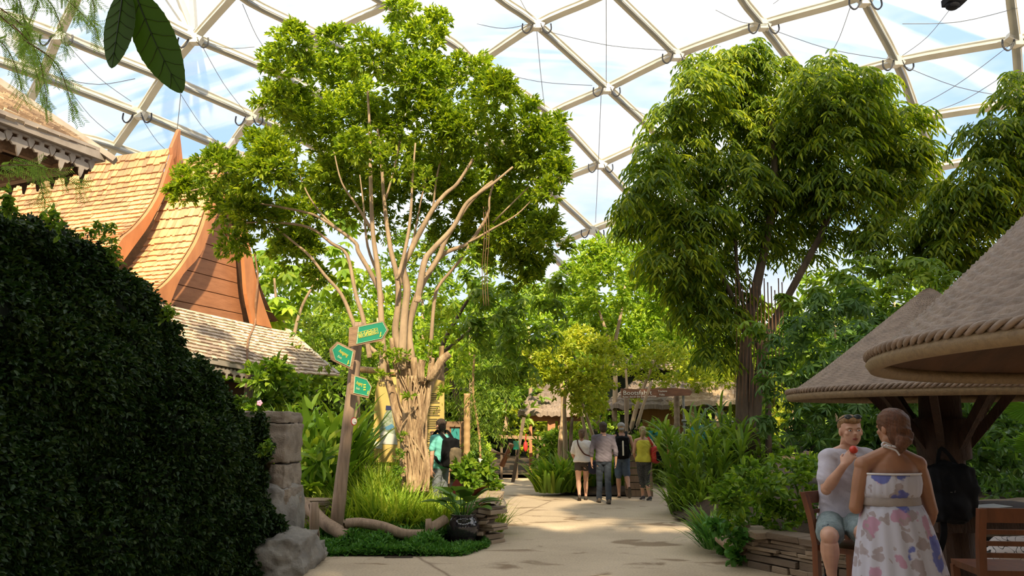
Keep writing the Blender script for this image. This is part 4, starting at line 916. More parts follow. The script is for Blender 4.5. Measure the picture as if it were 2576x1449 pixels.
def chair(name, label, loc, rz, mt='teak'):
    r = thing(name, label, 'chair', loc, rz, local=True, group='high wooden chairs around the bar table')
    SH, TH, w = .80, 1.17, .43
    mb = MB(); mb.box((0, 0, SH-.02), (w, .42, .04)); s = mb.build('seat', M[mt], r)
    for sx in (-1, 1):
        mb = MB(); mb.loft([[Vector((sx*w/2+dx, y+dy, z)) for dx, dy in ((-.022, -.022), (.022, -.022), (.022, .022), (-.022, .022))] for y, z in ((.25, 0), (.215, .4), (.20, SH), (.225, .98), (.275, TH))]); mb.build('back_post', M[mt], r)
        mb = MB(); mb.bar((sx*(w/2-.01), -.19, 0), (sx*(w/2-.01), -.18, SH-.03), .042, .042); mb.build('leg', M[mt], r)
        mb = MB(); mb.bar((sx*(w/2-.005), -.18, .30), (sx*(w/2-.005), .21, .30), .02, .035); mb.build('side_stretcher', M[mt], r)
    mb = MB(); mb.bar((-w/2, .265, TH-.04), (w/2, .265, TH-.04), .028, .085); mb.build('top_rail', M[mt], r)
    for z, y in ((1.03, .24), (.96, .225), (.89, .213)): mb = MB(); mb.bar((-w/2, y, z), (w/2, y, z), .018, .028); mb.build('back_slat', M[mt], r)
    for y in (-.185,): mb = MB(); mb.bar((-w/2, y, .28), (w/2, y, .28), .03, .04); mb.build('foot_rail', M[mt], r)
    return r
c1 = at(2040, 1300, 5.75)
chair('high_chair', 'high brown wooden chair the man in the white shirt sits on', (c1.x+.34, 5.75+.02, 0), R(35))
c2 = at(2478, 1300, 4.75)
chair('high_chair', 'high brown slatted chair in the bottom right corner, seen from behind', (c2.x+.225, 5.0, 0), R(174))

fp = thing('fan_palm', 'large bright fan palm leaf at the right edge below the parasol rim', 'palm', (at(2590, 1200, 8.6).x, 8.9, 0))
def fan(cx_, cy_, Y, rad, a0, a1, name):
    c = at(cx_, cy_, Y); n = 44; mb = MB(); vs = [c]
    for i in range(n+1):
        a = a0+(a1-a0)*i/n; r = m(rad, Y)*(1 if i % 2 == 0 else .90)*(1+.05*math.sin(i)); vs.append(c+Vector((r*math.cos(a), -.12*(i % 2)*.3-.05, r*math.sin(a)*.55)))
    mb.add(vs, [(0, i+1, i+2) for i in range(n)]); mb.build(name, M['palm'], fp)
fan(2595, 1020, 8.6, 90, R(150), R(300), 'fan_leaf'); fan(2620, 1120, 8.8, 80, R(110), R(260), 'fan_leaf')
mb = MB(); mb.tube(catmull([at(2600, 1330, 8.9), at(2612, 1150, 8.8), at(2595, 1020, 8.6)], 4), .015, 6); mb.build('leaf_stalk', M['palm'], fp)
# ================================================================== people
def remesh(mb, vox, it=4, wr=0.0, ws=8, seed=0):
    me = mb.mesh(); o = bpy.data.objects.new('t', me); col.objects.link(o)
    r = o.modifiers.new('r', 'REMESH'); r.mode = 'VOXEL'; r.voxel_size = vox
    if it: s = o.modifiers.new('s', 'SMOOTH'); s.iterations = it; s.factor = .5
    bpy.context.view_layer.update(); dg = bpy.context.evaluated_depsgraph_get()
    out = bpy.data.meshes.new_from_object(o.evaluated_get(dg)); bpy.data.objects.remove(o); bpy.data.meshes.remove(me)
    if wr:
        ns = [v.normal.copy() for v in out.vertices]
        for v, n in zip(out.vertices, ns):
            c = v.co; q = Vector((c.x*ws+seed, c.y*ws, c.z*ws*.8+seed)); q2 = Vector((c.x*ws*.7+3, c.y*ws*.7, (c.z+c.x*.6)*ws*1.7))
            v.co = c + n*(wr*(noise.noise(q)+.8*(1-abs(noise.noise(q2))*2.4)-.3))
    return out
def skinmat(name, c): 
    mt = mat(name, c, tuple(x*.82 for x in c), 12, .5); mt.node_tree.nodes['Principled BSDF'].inputs['Subsurface Weight'].default_value = .08; return mt
SK = skinmat('skin', (.58, .32, .22)); SKT = skinmat('tanned_skin', (.36, .17, .095))
M['lip'] = mat('lip', (.38, .10, .08), (.30, .08, .06), 5, .4); M['eye'] = mat('eye_white', (.65, .62, .58), (.6, .58, .55), 3, .2); M['iris'] = mat('iris', (.03, .04, .05), (.02, .02, .02), 3, .2)
def hairmat(n, c): return mat(n, c, tuple(x*.45 for x in c), 9, .5, .5, (9, 9, .8), bscale=40)
H_br, H_dk, H_bl, H_gi, H_rd = hairmat('brown_hair', (.20, .10, .05)), hairmat('dark_hair', (.06, .035, .022)), hairmat('blond_hair', (.52, .36, .19)), hairmat('ginger_hair', (.36, .19, .07)), hairmat('red_brown_hair', (.16, .055, .018))
def cloth(n, c, c2=None, s=14, **k): return mat(n, c, c2 or tuple(x*.85 for x in c), s, .85, .15, bscale=120, **k)
def basis(fwd):
    f = Vector(fwd).normalized(); r = Vector((f.y, -f.x, 0)).normalized(); return r, f
def mkJ(x, y, h, ang=0, z0=0.0, ov=None, female=False):
    """ang: facing direction in degrees away from +Y (away from the viewer), positive turns to the left"""
    s = h/1.75; f = Vector((-math.sin(R(ang)), math.cos(R(ang)), 0)); r, f = basis(f); O = Vector((x, y, z0))
    sh, hp = (.175, .085) if female else (.198, .082)
    J = dict(crotch=(0, 0, .83), neck=(0, -.01, 1.47), head=(0, .025, 1.635), shL=(-sh, 0, 1.405), shR=(sh, 0, 1.405), elL=(-sh-.055, -.03, 1.13), elR=(sh+.055, -.03, 1.13),
             wrL=(-sh-.06, .05, .89), wrR=(sh+.06, .05, .89), hpL=(-hp, 0, .90), hpR=(hp, 0, .90), knL=(-hp-.01, .02, .49), knR=(hp+.01, .02, .49), anL=(-hp-.01, -.03, .085), anR=(hp+.01, -.03, .085))
    J.update(ov or {})
    out = {k: O + (r*v[0]+f*v[1]+Vector((0, 0, v[2])))*s for k, v in J.items()}; out.update(s=s, r=r, f=f, look=f, female=female, up=Vector((0, 0, 1))); return out
TOR = {False: [(0, .10, .085), (.08, .155, .105), (.2, .165, .112), (.4, .148, .10), (.55, .158, .108), (.75, .182, .118), (.88, .178, .105), (.95, .12, .085), (1, .062, .062)],
       True: [(0, .11, .09), (.08, .170, .115), (.2, .185, .122), (.42, .142, .10), (.6, .150, .105), (.75, .165, .11), (.88, .160, .095), (.95, .10, .075), (1, .05, .055)]}
def tor(mb, J, infl=0.0, t0=0, t1=1, wide=1.0, n=24, extra=None):
    s = J['s']; a, b = J['crotch'], J['neck']; hv = (J['hpR']-J['hpL']).normalized(); sv = (J['shR']-J['shL']).normalized(); T = TOR[J['female']]; rings = []
    mid = J.get('waist', (a+b)/2)
    for k in range(15):
        t = t0+(t1-t0)*k/14
        for (p, A, B), (q, A2, B2) in zip(T, T[1:]):
            if p <= t <= q+1e-6: u = (t-p)/(q-p); u = u*u*(3-2*u); ra, rb = A+(A2-A)*u, B+(B2-B)*u
        c = a*(1-t)**2+mid*2*t*(1-t)*1.0+b*t*t if 'waist' in J else a.lerp(b, t)
        x = hv.lerp(sv, t).normalized(); ax = (b-a).normalized(); yv = x.cross(ax)*-1; e = extra(t) if extra else 0
        ra, rb = (ra*wide+infl+e)*s, (rb*wide+infl+e)*s; rings.append([c + x*(ra*math.cos(2*math.pi*j/n)) + yv*(rb*math.sin(2*math.pi*j/n)) for j in range(n)])
    mb.loft(rings)
def limb(mb, a, b, r0, r1, bulge=0.0, seg=12):
    pts, rs = [], []
    for i in range(9):
        t = i/8; pts.append(a.lerp(b, t)); rs.append(r0+(r1-r0)*t+bulge*math.sin(math.pi*min(1, t*1.25+.05))**2*(t < .8))
    mb.tube(pts, rs, seg); mb.ell(a, r0*.99, None, 12, 8); mb.ell(b, r1*.99, None, 12, 8)
def hand(mb, w, d, pn, s=1.0, th=1, curl=.35, spread=.12, curls=None):
    d = Vector(d).normalized(); pn = (Vector(pn)-d*Vector(pn).dot(d)).normalized(); sd = d.cross(pn)*th
    rings = []
    for t, wd, tk in ((-.02, .026, .020), (.02, .030, .017), (.05, .039, .0155), (.085, .041, .013), (.098, .036, .010)):
        c = w+d*(t*s); rings.append([c+sd*(wd*s*math.cos(a))+pn*(tk*s*math.sin(a)) for a in [2*math.pi*j/12 for j in range(12)]])
    mb.loft(rings)
    for i, L in enumerate((.070, .079, .073, .057)):
        off = .030-.020*i; p = w+d*((.086-.004*abs(i-1.2))*s)+sd*(off*s); dd = (d+sd*(spread*(1.5-i)*.5)).normalized(); cu = (curls[i] if curls else curl); pts = [p]; a = cu*.6
        for k, f in enumerate((.46, .30, .24)):
            v = dd*math.cos(a)+pn*math.sin(a); p = p+v*(L*f*s); pts.append(p); a += cu*(1.25-.2*k)
        mb.tube([pts[0]-dd*.01*s]+pts, [.0092*s, .0092*s, .0085*s, .0078*s, .0062*s], 8); mb.ell(pts[-1], .0062*s, None, 8, 6)
    p = w+d*.022*s+sd*.026*s; v = (d*.75+sd*.75+pn*.35).normalized(); q = p+v*.042*s; v2 = (d*.95+sd*.25+pn*(.35+curl*.5)).normalized(); e = q+v2*.032*s
    mb.tube([p-v*.012*s, p, q, e], [.013*s, .012*s, .0105*s, .008*s], 8); mb.ell(e, .008*s, None, 8, 6)
def hb(J):
    f = Vector(J['look']).normalized(); u = Vector(J['up']).normalized(); r = f.cross(u).normalized(); u = r.cross(f); return Matrix((r, f, u)).transposed(), r, f, u
def headp(mb, J, k=1.0):
    s = J['s']*k; c = J['head']; Mx, r, f, u = hb(J)
    mb.ell(c+u*.022*s-f*.012*s, (.076*s, .093*s, .088*s), Mx, 20, 14); mb.ell(c-u*.035*s+f*.022*s, (.060*s, .068*s, .075*s), Mx, 18, 12)
    mb.ell(c-u*.088*s+f*.050*s, (.030*s, .026*s, .020*s), Mx); mb.ell(c+f*.06*s+u*.018*s, (.058*s, .028*s, .020*s), Mx)
    mb.tube([c+f*.078*s+u*.012*s, c+f*.098*s-u*.020*s, c+f*.086*s-u*.030*s], [.009*s, .014*s, .012*s], 8)
    mb.ell(c+f*.080*s-u*.058*s, (.024*s, .012*s, .012*s), Mx)
    for e in (-1, 1): mb.ell(c+r*(e*.077*s)-f*.005*s-u*.012*s, (.010*s, .019*s, .031*s), Mx); mb.ell(c+r*(e*.042*s)+f*.055*s-u*.020*s, (.022*s, .022*s, .018*s), Mx)
    mb.tube([J['neck']-u*.05*s, J['neck'].lerp(c, .45), c-u*.03*s-f*.015*s], [.066*s, .056*s, .056*s], 14)
def body(J, root, skin, vox=.012, arms=(1.0, 1.0), handspec=None, k=1.0, leg=(1., 1.), name='body'):
    s = J['s']; mb = MB(); tor(mb, J); headp(mb, J)
    for e in 'LR':
        mb.ell(J['sh'+e], (.056*s*arms[0]), None, 12, 8); limb(mb, J['neck']+Vector((0, 0, -.01)), J['sh'+e]+Vector((0, 0, .0)), .052*s, .054*s); limb(mb, J['sh'+e], J['el'+e], .050*s*arms[0], .039*s*arms[0], .004*s); limb(mb, J['el'+e], J['wr'+e], .040*s*arms[1], .027*s*arms[1], .006*s)
        limb(mb, J['hp'+e]+Vector((0, 0, -.02)), J['kn'+e], .088*s*leg[0], .057*s*leg[0], .004*s); limb(mb, J['kn'+e], J['an'+e], .054*s*leg[1], .036*s, .014*s*leg[1])
        ft = J.get('ft'+e, J['f']-Vector((0, 0, .25))); ft = Vector(ft).normalized(); a = J['an'+e]
        side = ft.cross(Vector((0, 0, 1))); side = side.normalized() if side.length > .1 else J['r']; upv = side.cross(ft)
        base = a-upv*.035*s; mb.loft([[base+ft*(t*s)+side*(w*s*math.cos(q))+upv*(hh*s*math.sin(q)-(.01)*s*t*4) for q in [2*math.pi*j/12 for j in range(12)]] for t, w, hh in ((-.065, .018, .02), (-.05, .030, .035), (0, .034, .042), (.07, .040, .030), (.13, .044, .020), (.165, .036, .014), (.18, .018, .008))])
        hs = (handspec or {}).get(e, {}); d = J['wr'+e]-J['el'+e]; hd = Vector(hs.get('d', d)); pn = Vector(hs.get('pn', J['r']*(1 if e == 'L' else -1)))
        hand(mb, J['wr'+e], hd, pn, s*hs.get('k', 1.0), hs.get('th', (1 if e == 'L' else -1)), hs.get('curl', .35), curls=hs.get('curls'))
    me = remesh(mb, vox, 3 if vox > .008 else 2); return link(name, me, skin, root, True)
def garment(J, root, name, mt, parts, vox=.012, wr=.006, seed=0, it=4, ws=8):
    mb = MB(); parts(mb); return link(name, remesh(mb, vox, it, wr*J['s'], ws, seed), mt, root, True)
def yoke(mb, J, g=.014):
    for e in 'LR': limb(mb, J['neck']+Vector((0, 0, -.035)), J['sh'+e], (.052+g)*J['s'], (.056+g)*J['s'])
def shoe(J, root, e, mt, sole=None, name='shoe', infl=.008, low=False):
    s = J['s']; ft = Vector(J.get('ft'+e, J['f']-Vector((0, 0, .25)))).normalized(); a = J['an'+e]; side = ft.cross(Vector((0, 0, 1))); side = side.normalized() if side.length > .1 else J['r']; upv = side.cross(ft); base = a-upv*.04*s
    mb = MB()
    if not low: mb.loft([[base+ft*(t*s)+side*((w+infl)*s*math.cos(q))+upv*((hh+infl)*s*math.sin(q)-.04*s*t) for q in [2*math.pi*j/14 for j in range(14)]] for t, w, hh in ((-.075, .018, .02), (-.06, .032, .038), (0, .036, .046), (.07, .042, .034), (.13, .046, .024), (.17, .038, .018), (.19, .018, .010))])
    sp = [base+ft*(t*s)+side*(w*s)-upv*(.036 if not low else .030)*s-upv*.03*s*t for t, w in ((-.075, -.02), (-.075, .02), (-.03, .036), (.05, .040), (.12, .050), (.18, .034), (.195, 0), (.18, -.034), (.12, -.050), (.05, -.040), (-.03, -.036))]
    o = None
    if mb.v: o = mb.build(name, mt, root, True)
    q = MB(); q.prism(sp, -upv*.016*s); q.build('sole' if o else name, sole or mt, o or root)
def hair(J, root, mt, back=.06, vol=.012, low=-.05, pony=None, vox=.008, front=0.0, name='hair', wr=.004):
    s = J['s']; c = J['head']; Mx, r, f, u = hb(J); mb = MB()
    mb.ell(c+u*(.034+vol*.3)*s-f*(.018)*s, ((.077+vol)*s, (.092+vol)*s, (.080+vol)*s), Mx, 20, 14)
    mb.ell(c+u*(.0-.02)*s-f*.045*s, ((.070+vol)*s, (.058+vol)*s, (.075+abs(min(0, low))*.4)*s), Mx, 18, 12)
    if pony: mb.tube([c+r*p[0]*s+f*p[1]*s+u*p[2]*s for p in pony[0]], [x*s for x in pony[1]], 10)
    return link(name, remesh(mb, vox, 2, wr*s, 26), mt, root, True)
def pers(label, J, grp=None):
    c = (J['anL']+J['anR'])/2; return thing('person', label, 'person', (c.x, c.y, 0), group=grp)
def strap(pts, w, mt, name, root=None, label=None, cat=None, n=5, th=.006):
    C = catmull(pts, n); mb = MB(); rings = []
    for i, p in enumerate(C):
        d = (C[min(i+1, len(C)-1)]-C[max(i-1, 0)]).normalized(); u, v = frame(d, Vector((0, 1, 0))); rings.append([p+u*(w/2*a)+v*(th*b) for a, b in ((-1, -1), (1, -1), (1, 1), (-1, 1))])
    mb.loft(rings); return mb.build(name, mt, root, False, label, cat)
# ------------------------------------------------------------------ the four walkers
def ht(px, py0, py1):  # feet pixel row, head-top pixel row
    g = gnd(px, py1); return g.x, g.y, at(px, py0, g.y).z
x, y, h = ht(1466, 1080, 1258); J = mkJ(x, y, h, -4, 0, dict(knL=(-.10, -.02, .49), anL=(-.085, -.20, .12), knR=(.09, .06, .49), anR=(.08, .06, .085), wrR=(.22, .10, .92), elR=(.25, 0, 1.12), elL=(-.24, -.02, 1.13), wrL=(-.19, .16, 1.0), hpL=(-.10, 0, .9), hpR=(.10, 0, .9)), True); J['ftL'] = J['f']*.8-Vector((0, 0, .55))
p1_ = pers('woman in loose white t-shirt and dark shorts, leftmost of the four walkers', J)
body(J, p1_, SK, .012, leg=(1.12, 1.1)); s = J['s']
def f_(mb):
    tor(mb, J, .034, .16, .96, 1.0, extra=lambda t: .018*(1-t)); yoke(mb, J)
    for e in 'LR': limb(mb, J['sh'+e]+Vector((0, 0, .0)), J['sh'+e].lerp(J['el'+e], .8), .066*s, .074*s)
garment(J, p1_, 't_shirt', cloth('white_tee', (.80, .76, .74)), f_, .012, .008, 1)
def f_(mb):
    tor(mb, J, .014, .0, .42)
    for e in 'LR': limb(mb, J['hp'+e], J['hp'+e].lerp(J['kn'+e], .34), .102*s, .098*s)
garment(J, p1_, 'shorts', cloth('brown_shorts', (.05, .038, .030)), f_, .012, .004, 2)
hair(J, p1_, H_br, pony=([(0, -.10, .06), (-.01, -.145, .02), (-.015, -.13, -.06), (-.02, -.11, -.15)], [.028, .036, .032, .010]))
for e in 'LR': shoe(J, p1_, e, cloth('sandal', (.06, .045, .035)), name='sandal', infl=.003)
bagc = J['hpR']+J['r']*.17*s+J['f']*-.02*s+Vector((0, 0, -.02)); hb1 = thing('shoulder_bag', 'dark blue cross-body bag on the hip of the woman in white', 'bag', tuple(bagc))
me = rockmesh(bagc-Vector((0, 0, .06)), (.22, .12, .28), 0, .6, .01, 4, 10); link('bag_body', me, cloth('navy_bag', (.018, .02, .045)), hb1, True)
strap([J['shL'].lerp(J['neck'], .35)+Vector((0, 0, .065))-J['f']*.01, J['shL'].lerp(J['neck'], .5)-J['f']*.155*s-Vector((0, 0, .08)), (J['crotch']+J['neck'])/2-J['f']*.185*s+J['r']*.04, J['hpR']+J['r']*.10*s-J['f']*.16*s+Vector((0, 0, .16)), bagc+Vector((0, -.03, .08))], .03, cloth('brown_strap', (.10, .035, .022)), 'bag_strap', hb1)
x, y, h = ht(1521, 1062, 1266); J = mkJ(x, y, h, 0, 0, dict(knR=(.08, -.02, .49), anR=(.075, -.16, .085), knL=(-.09, .10, .50), anL=(-.10, .16, .085), elL=(-.27, -.03, 1.12), wrL=(-.265, .03, .88), elR=(.27, -.04, 1.12), wrR=(.27, .03, .88)))
p2_ = pers('man in grey-violet shirt with rolled sleeves and dark jeans', J); body(J, p2_, SK, .012); s = J['s']
def f_(mb):
    tor(mb, J, .026, .10, .97, 1.02); yoke(mb, J, .018)
    for e in 'LR': limb(mb, J['sh'+e], J['el'+e], .066*s, .054*s); limb(mb, J['el'+e], J['el'+e].lerp(J['wr'+e], .4), .054*s, .050*s)
garment(J, p2_, 'shirt', cloth('violet_grey_shirt', (.145, .125, .16), (.12, .105, .135)), f_, .011, .009, 3, ws=9)
def f_(mb): mb.tube([J['neck']-Vector((0, 0, .03)), J['neck']+Vector((0, 0, .025))], [.082*s, .066*s], 14)
garment(J, p2_, 'shirt_collar', cloth('violet_grey_collar', (.14, .12, .155)), f_, .010, 0, 3, 2)
def jeans(mb, to=.97, w=1.0):
    tor(mb, J, .014, 0, .35)
    for e in 'LR': limb(mb, J['hp'+e], J['kn'+e], .098*s*w, .072*s*w); limb(mb, J['kn'+e], J['kn'+e].lerp(J['an'+e], to), .071*s*w, .062*s*w)
garment(J, p2_, 'jeans', cloth('dark_jeans', (.030, .042, .065), (.014, .020, .034), 7), jeans, .011, .007, 4)
hair(J, p2_, H_dk, vol=.014)
for e in 'LR': shoe(J, p2_, e, cloth('brown_shoe', (.13, .10, .075)), cloth('dark_sole', (.03, .025, .02)))
x, y, h = ht(1567, 1063, 1252); J = mkJ(x, y, h, -3, 0, dict(knR=(.10, .0, .52), anR=(.13, -.22, .22), knL=(-.09, .04, .49), anL=(-.085, .03, .085), elL=(-.27, .03, 1.12), wrL=(-.22, .22, 1.05), elR=(.28, .02, 1.13), wrR=(.24, .22, 1.05))); J['ftR'] = J['f']*.25-Vector((0, 0, 1))
p3_ = pers('man with grey backwards cap, black sleeveless top and denim shorts', J); body(J, p3_, SK, .012); s = J['s']
garment(J, p3_, 'sleeveless_top', cloth('black_top', (.012, .012, .014)), lambda mb: tor(mb, J, .020, .14, .95), .011, .005, 5)
def f_(mb):
    tor(mb, J, .018, 0, .33)
    for e in 'LR': limb(mb, J['hp'+e], J['kn'+e]+Vector((0, 0, .02)), .108*s, .090*s)
garment(J, p3_, 'denim_shorts', cloth('denim', (.10, .15, .22), (.05, .075, .13), 6), f_, .011, .008, 6)
hair(J, p3_, H_bl, vol=.006)
Mx, r_, f__, u_ = hb(J)
def f_(mb): mb.ell(J['head']+u_*.045*s-f__*.012*s, (.094*s, .108*s, .080*s), Mx, 20, 12); mb.ell(J['head']-f__*.10*s-u_*.035*s, (.062*s, .028*s, .045*s), Mx)
cp_ = garment(J, p3_, 'cap', cloth('grey_cap', (.36, .35, .34)), f_, .008, .002, 7)
mb = MB(); mb.ell(J['head']-f__*.108*s+u_*.005*s, (.035*s, .008*s, .016*s), Mx); mb.build('cap_opening', M['barge'], cp_)
for e in 'LR': shoe(J, p3_, e, cloth('flip_flop', (.09, .075, .06)), name='flip_flop', low=True)
def backpack(label, J, mt, w=.30, h_=.50, d=.17, extra=None, cz=0.0):
    c = J['neck'].lerp(J['crotch'], .48)-J['f']*(.125+d/2)*J['s']+Vector((0, 0, cz)); t = thing('backpack', label, 'backpack', tuple(c)); rz = math.atan2(J['f'].y, J['f'].x)-math.pi/2
    me = rockmesh(c, (w, d, h_), rz, .35, .008, 7, 12); link('bag_body', me, mt, t, True)
    me = rockmesh(c-J['f']*(d*.5)-Vector((0, 0, .07)), (w*.74, d*.5, h_*.52), rz, .4, .006, 8, 10); link('front_pocket', me, mt, t, True)
    for e in (-1, 1):
        sp = J['shL' if e < 0 else 'shR'].lerp(J['neck'], .42)
        strap([c+Vector((0, 0, h_*.42))+J['r']*(e*.08), sp+Vector((0, 0, .085))-J['f']*.06, sp+Vector((0, 0, .085))+J['f']*.03, sp+J['f']*.13-Vector((0, 0, .08)), c+J['r']*(e*(w/2+.03))+J['f']*.16-Vector((0, 0, .12)), c+J['r']*(e*w*.45)+J['f']*.05-Vector((0, 0, h_*.40))], .05, M['black'], 'shoulder_strap', t)
    mb = MB(); mb.tube([c+Vector((0, 0, h_*.46))-J['r']*.03, c+Vector((0, 0, h_*.46+.045)), c+Vector((0, 0, h_*.46))+J['r']*.03], .008, 6); mb.build('handle', M['black'], t)
    return t, c
bp_, c = backpack('black backpack with a white vertical stripe on the man with the cap', J, M['black'])
mb = MB(); cc_ = c-J['f']*.152*1.0; zt = [(0, .17), (.018, .145), (.018, -.17), (-.018, -.17), (-.018, .145)]; mb.prism([cc_+J['r']*a+Vector((0, 0, b-.0)) for a, b in zt], -J['f']*.006)
mb.build('white_stripe', M['white'], bp_)
x, y, h = ht(1622, 1073, 1259); J = mkJ(x, y, h, 6, 0, dict(knR=(.08, .08, .50), anR=(.11, -.05, .085), knL=(-.03, .10, .49), anL=(.0, .16, .085), elR=(.30, -.06, 1.22), wrR=(.48, .0, 1.10), elL=(-.23, .02, 1.13), wrL=(-.17, .19, 1.02)), True)
p4_ = pers('woman in yellow top and black three-quarter trousers, rightmost walker', J); body(J, p4_, SK, .012); s = J['s']
garment(J, p4_, 'yellow_top', cloth('yellow_top', (.62, .58, .06), (.52, .48, .045)), lambda mb: tor(mb, J, .020, .12, .93, extra=lambda t: .008*(1-t)), .011, .008, 8)
def f_(mb):
    tor(mb, J, .014, 0, .3)
    for e in 'LR': limb(mb, J['hp'+e], J['kn'+e], .104*s, .076*s); limb(mb, J['kn'+e], J['kn'+e].lerp(J['an'+e], .42), .074*s, .062*s)
garment(J, p4_, 'trousers', mat('dotted_trousers', (.10, .10, .10), (.012, .012, .014), 60, .8, detail=1), f_, .011, .008, 9)
hair(J, p4_, H_bl, pony=([(0, -.10, .07), (-.03, -.15, .03), (-.04, -.14, -.07), (-.045, -.11, -.19)], [.028, .044, .042, .014]), vol=.012)
for e in 'LR': shoe(J, p4_, e, cloth('dark_sneaker', (.05, .045, .055)), cloth('white_sole', (.55, .52, .5)))
bc = J['hpR']+J['r']*.20*s+Vector((0, 0, .16)); rb_ = thing('shoulder_bag', 'red and black bag under the arm of the woman in yellow', 'bag', tuple(bc))
link('bag_body', rockmesh(bc, (.20, .30, .34), 0, .45, .012, 5, 10), M['red'], rb_, True); link('bag_pocket', rockmesh(bc+Vector((.07, -.09, -.02)), (.14, .20, .22), 0, .45, .01, 6, 8), M['black'], rb_, True)
strap([bc+Vector((0, 0, .14)), J['shR']-J['f']*.10*s-Vector((0, 0, .04)), J['shR'].lerp(J['neck'], .25)+Vector((0, 0, .07)), J['shR']+J['f']*.08-Vector((0, 0, .06))], .04, M['red'], 'bag_strap', rb_)
# ------------------------------------------------------------------ man at the map board
yb = 13.7; xb = at(1110, 1100, yb).x; h = at(1110, 1054, yb).z
J = mkJ(xb, yb, h, 52, 0, dict(elL=(-.25, -.02, 1.13), wrL=(-.235, .0, .88), elR=(.24, .14, 1.18), wrR=(.03, .22, 1.42)))
J['look'] = Vector((-.75, .65, 0)); pm = pers('man in turquoise t-shirt reading the map board, hand at his mouth', J)
body(J, pm, SK, .010, handspec={'R': dict(d=Vector((-.35, .1, .9)), pn=-J['f'], curl=.8)}); s = J['s']
def f_(mb):
    tor(mb, J, .022, .10, .97); yoke(mb, J)
    for e in 'LR': limb(mb, J['sh'+e], J['sh'+e].lerp(J['el'+e], .62), .066*s, .060*s)
garment(J, pm, 't_shirt', cloth('turquoise_tee', (.17, .56, .52), (.14, .50, .47)), f_, .010, .007, 11)
garment(J, pm, 'jeans', cloth('grey_jeans', (.20, .22, .26), (.13, .145, .18), 7), jeans, .011, .006, 12)
hair(J, pm, H_dk, vol=.009)
for e in 'LR': shoe(J, pm, e, cloth('grey_shoe', (.1, .1, .1)))
bp_, c = backpack('black and brown backpack worn by the man in turquoise', J, M['black'], .30, .50, .20)
link('brown_panel', rockmesh(c-J['f']*.10-Vector((0, 0, .06)), (.24, .13, .30), math.atan2(J['f'].y, J['f'].x)-math.pi/2, .4, .008, 9, 10), cloth('brown_panel', (.20, .15, .09), (.09, .07, .045), 9), bp_, True)
# ------------------------------------------------------------------ standing woman in the foreground
YW = 4.95
def W_(px, py, dy=0): return at(px, py, YW+dy)
J = dict(s=1.02, r=Vector((1, 0, 0)), f=Vector((-.10, 1, 0)).normalized(), female=True, up=Vector((.06, -.05, 1)),
         crotch=W_(2248, 1390), neck=W_(2243, 1132, .02), head=W_(2243, 1078, .05), shL=W_(2172, 1170), shR=W_(2308, 1168), elL=W_(2152, 1277, .0), wrL=W_(2185, 1250, .24), elR=W_(2343, 1285, .02), wrR=W_(2322, 1345, .20),
         hpL=W_(2215, 1362), hpR=W_(2285, 1362))
J['look'] = Vector((-.45, 1, -.12)).normalized()
bx = J['crotch'].x
for e, sx in (('L', -.10), ('R', .10)): J['kn'+e] = Vector((bx+sx, YW+.03, .47)); J['an'+e] = Vector((bx+sx, YW, .085))
pw = pers('woman in strapless white floral dress, standing with her back to us', J)
body(J, pw, SKT, .0065, arms=(1.0, 1.0), handspec={'L': dict(pn=(1, 0, .2), curl=.7), 'R': dict(pn=(-1, .2, 0), curl=.6)}); s = J['s']
def floral():
    mt, nt, b, out = newmat('floral_dress'); L = nt.links.new; tcn = nt.nodes.new('ShaderNodeTexCoord'); prev = (.50, .49, .58, 1); last = None
    dn = nt.nodes.new('ShaderNodeTexNoise'); dn.inputs['Scale'].default_value = 14; dn.inputs['Detail'].default_value = 3; L(tcn.outputs['Object'], dn.inputs['Vector'])
    ad = nt.nodes.new('ShaderNodeMix'); ad.data_type = 'VECTOR'; ad.inputs[0].default_value = .09; L(tcn.outputs['Object'], ad.inputs[4]); L(dn.outputs['Color'], ad.inputs[5])
    for off, sc, rad, colr, thr in (((0, 0, 0), 9.5, .40, (.30, .24, .25, 1), .35), ((3.1, 1.2, 5), 7.5, .38, (.42, .20, .30, 1), .40), ((7.7, 2.5, 9.1), 6.8, .42, (.060, .085, .38, 1), .38), ((1.7, 6.5, 2.1), 15, .34, (.33, .27, .28, 1), .45)):
        mpn = nt.nodes.new('ShaderNodeMapping'); mpn.inputs['Location'].default_value = off; L(ad.outputs[1], mpn.inputs[0])
        v = nt.nodes.new('ShaderNodeTexVoronoi'); v.inputs['Scale'].default_value = sc; L(mpn.outputs[0], v.inputs['Vector'])
        r1 = ramp(nt, [(rad-.05, (1, 1, 1)), (rad, (0, 0, 0))]); L(v.outputs['Distance'], r1.inputs[0]); sp = nt.nodes.new('ShaderNodeSeparateColor'); L(v.outputs['Color'], sp.inputs[0])
        g = nt.nodes.new('ShaderNodeMath'); g.operation = 'GREATER_THAN'; g.inputs[1].default_value = thr; L(sp.outputs[0], g.inputs[0])
        ml = nt.nodes.new('ShaderNodeMath'); ml.operation = 'MULTIPLY'; L(r1.outputs[0], ml.inputs[0]); L(g.outputs[0], ml.inputs[1]); m2 = nt.nodes.new('ShaderNodeMath'); m2.operation = 'MULTIPLY'; m2.inputs[1].default_value = .85; L(ml.outputs[0], m2.inputs[0])
        x = nt.nodes.new('ShaderNodeMix'); x.data_type = 'RGBA'; L(m2.outputs[0], x.inputs[0]); x.inputs[7].default_value = colr
        if last is None: x.inputs[6].default_value = prev
        else: L(last.outputs[2], x.inputs[6])
        last = x
    L(last.outputs[2], b.inputs['Base Color']); b.inputs['Roughness'].default_value = .85; return mt
FL = floral()
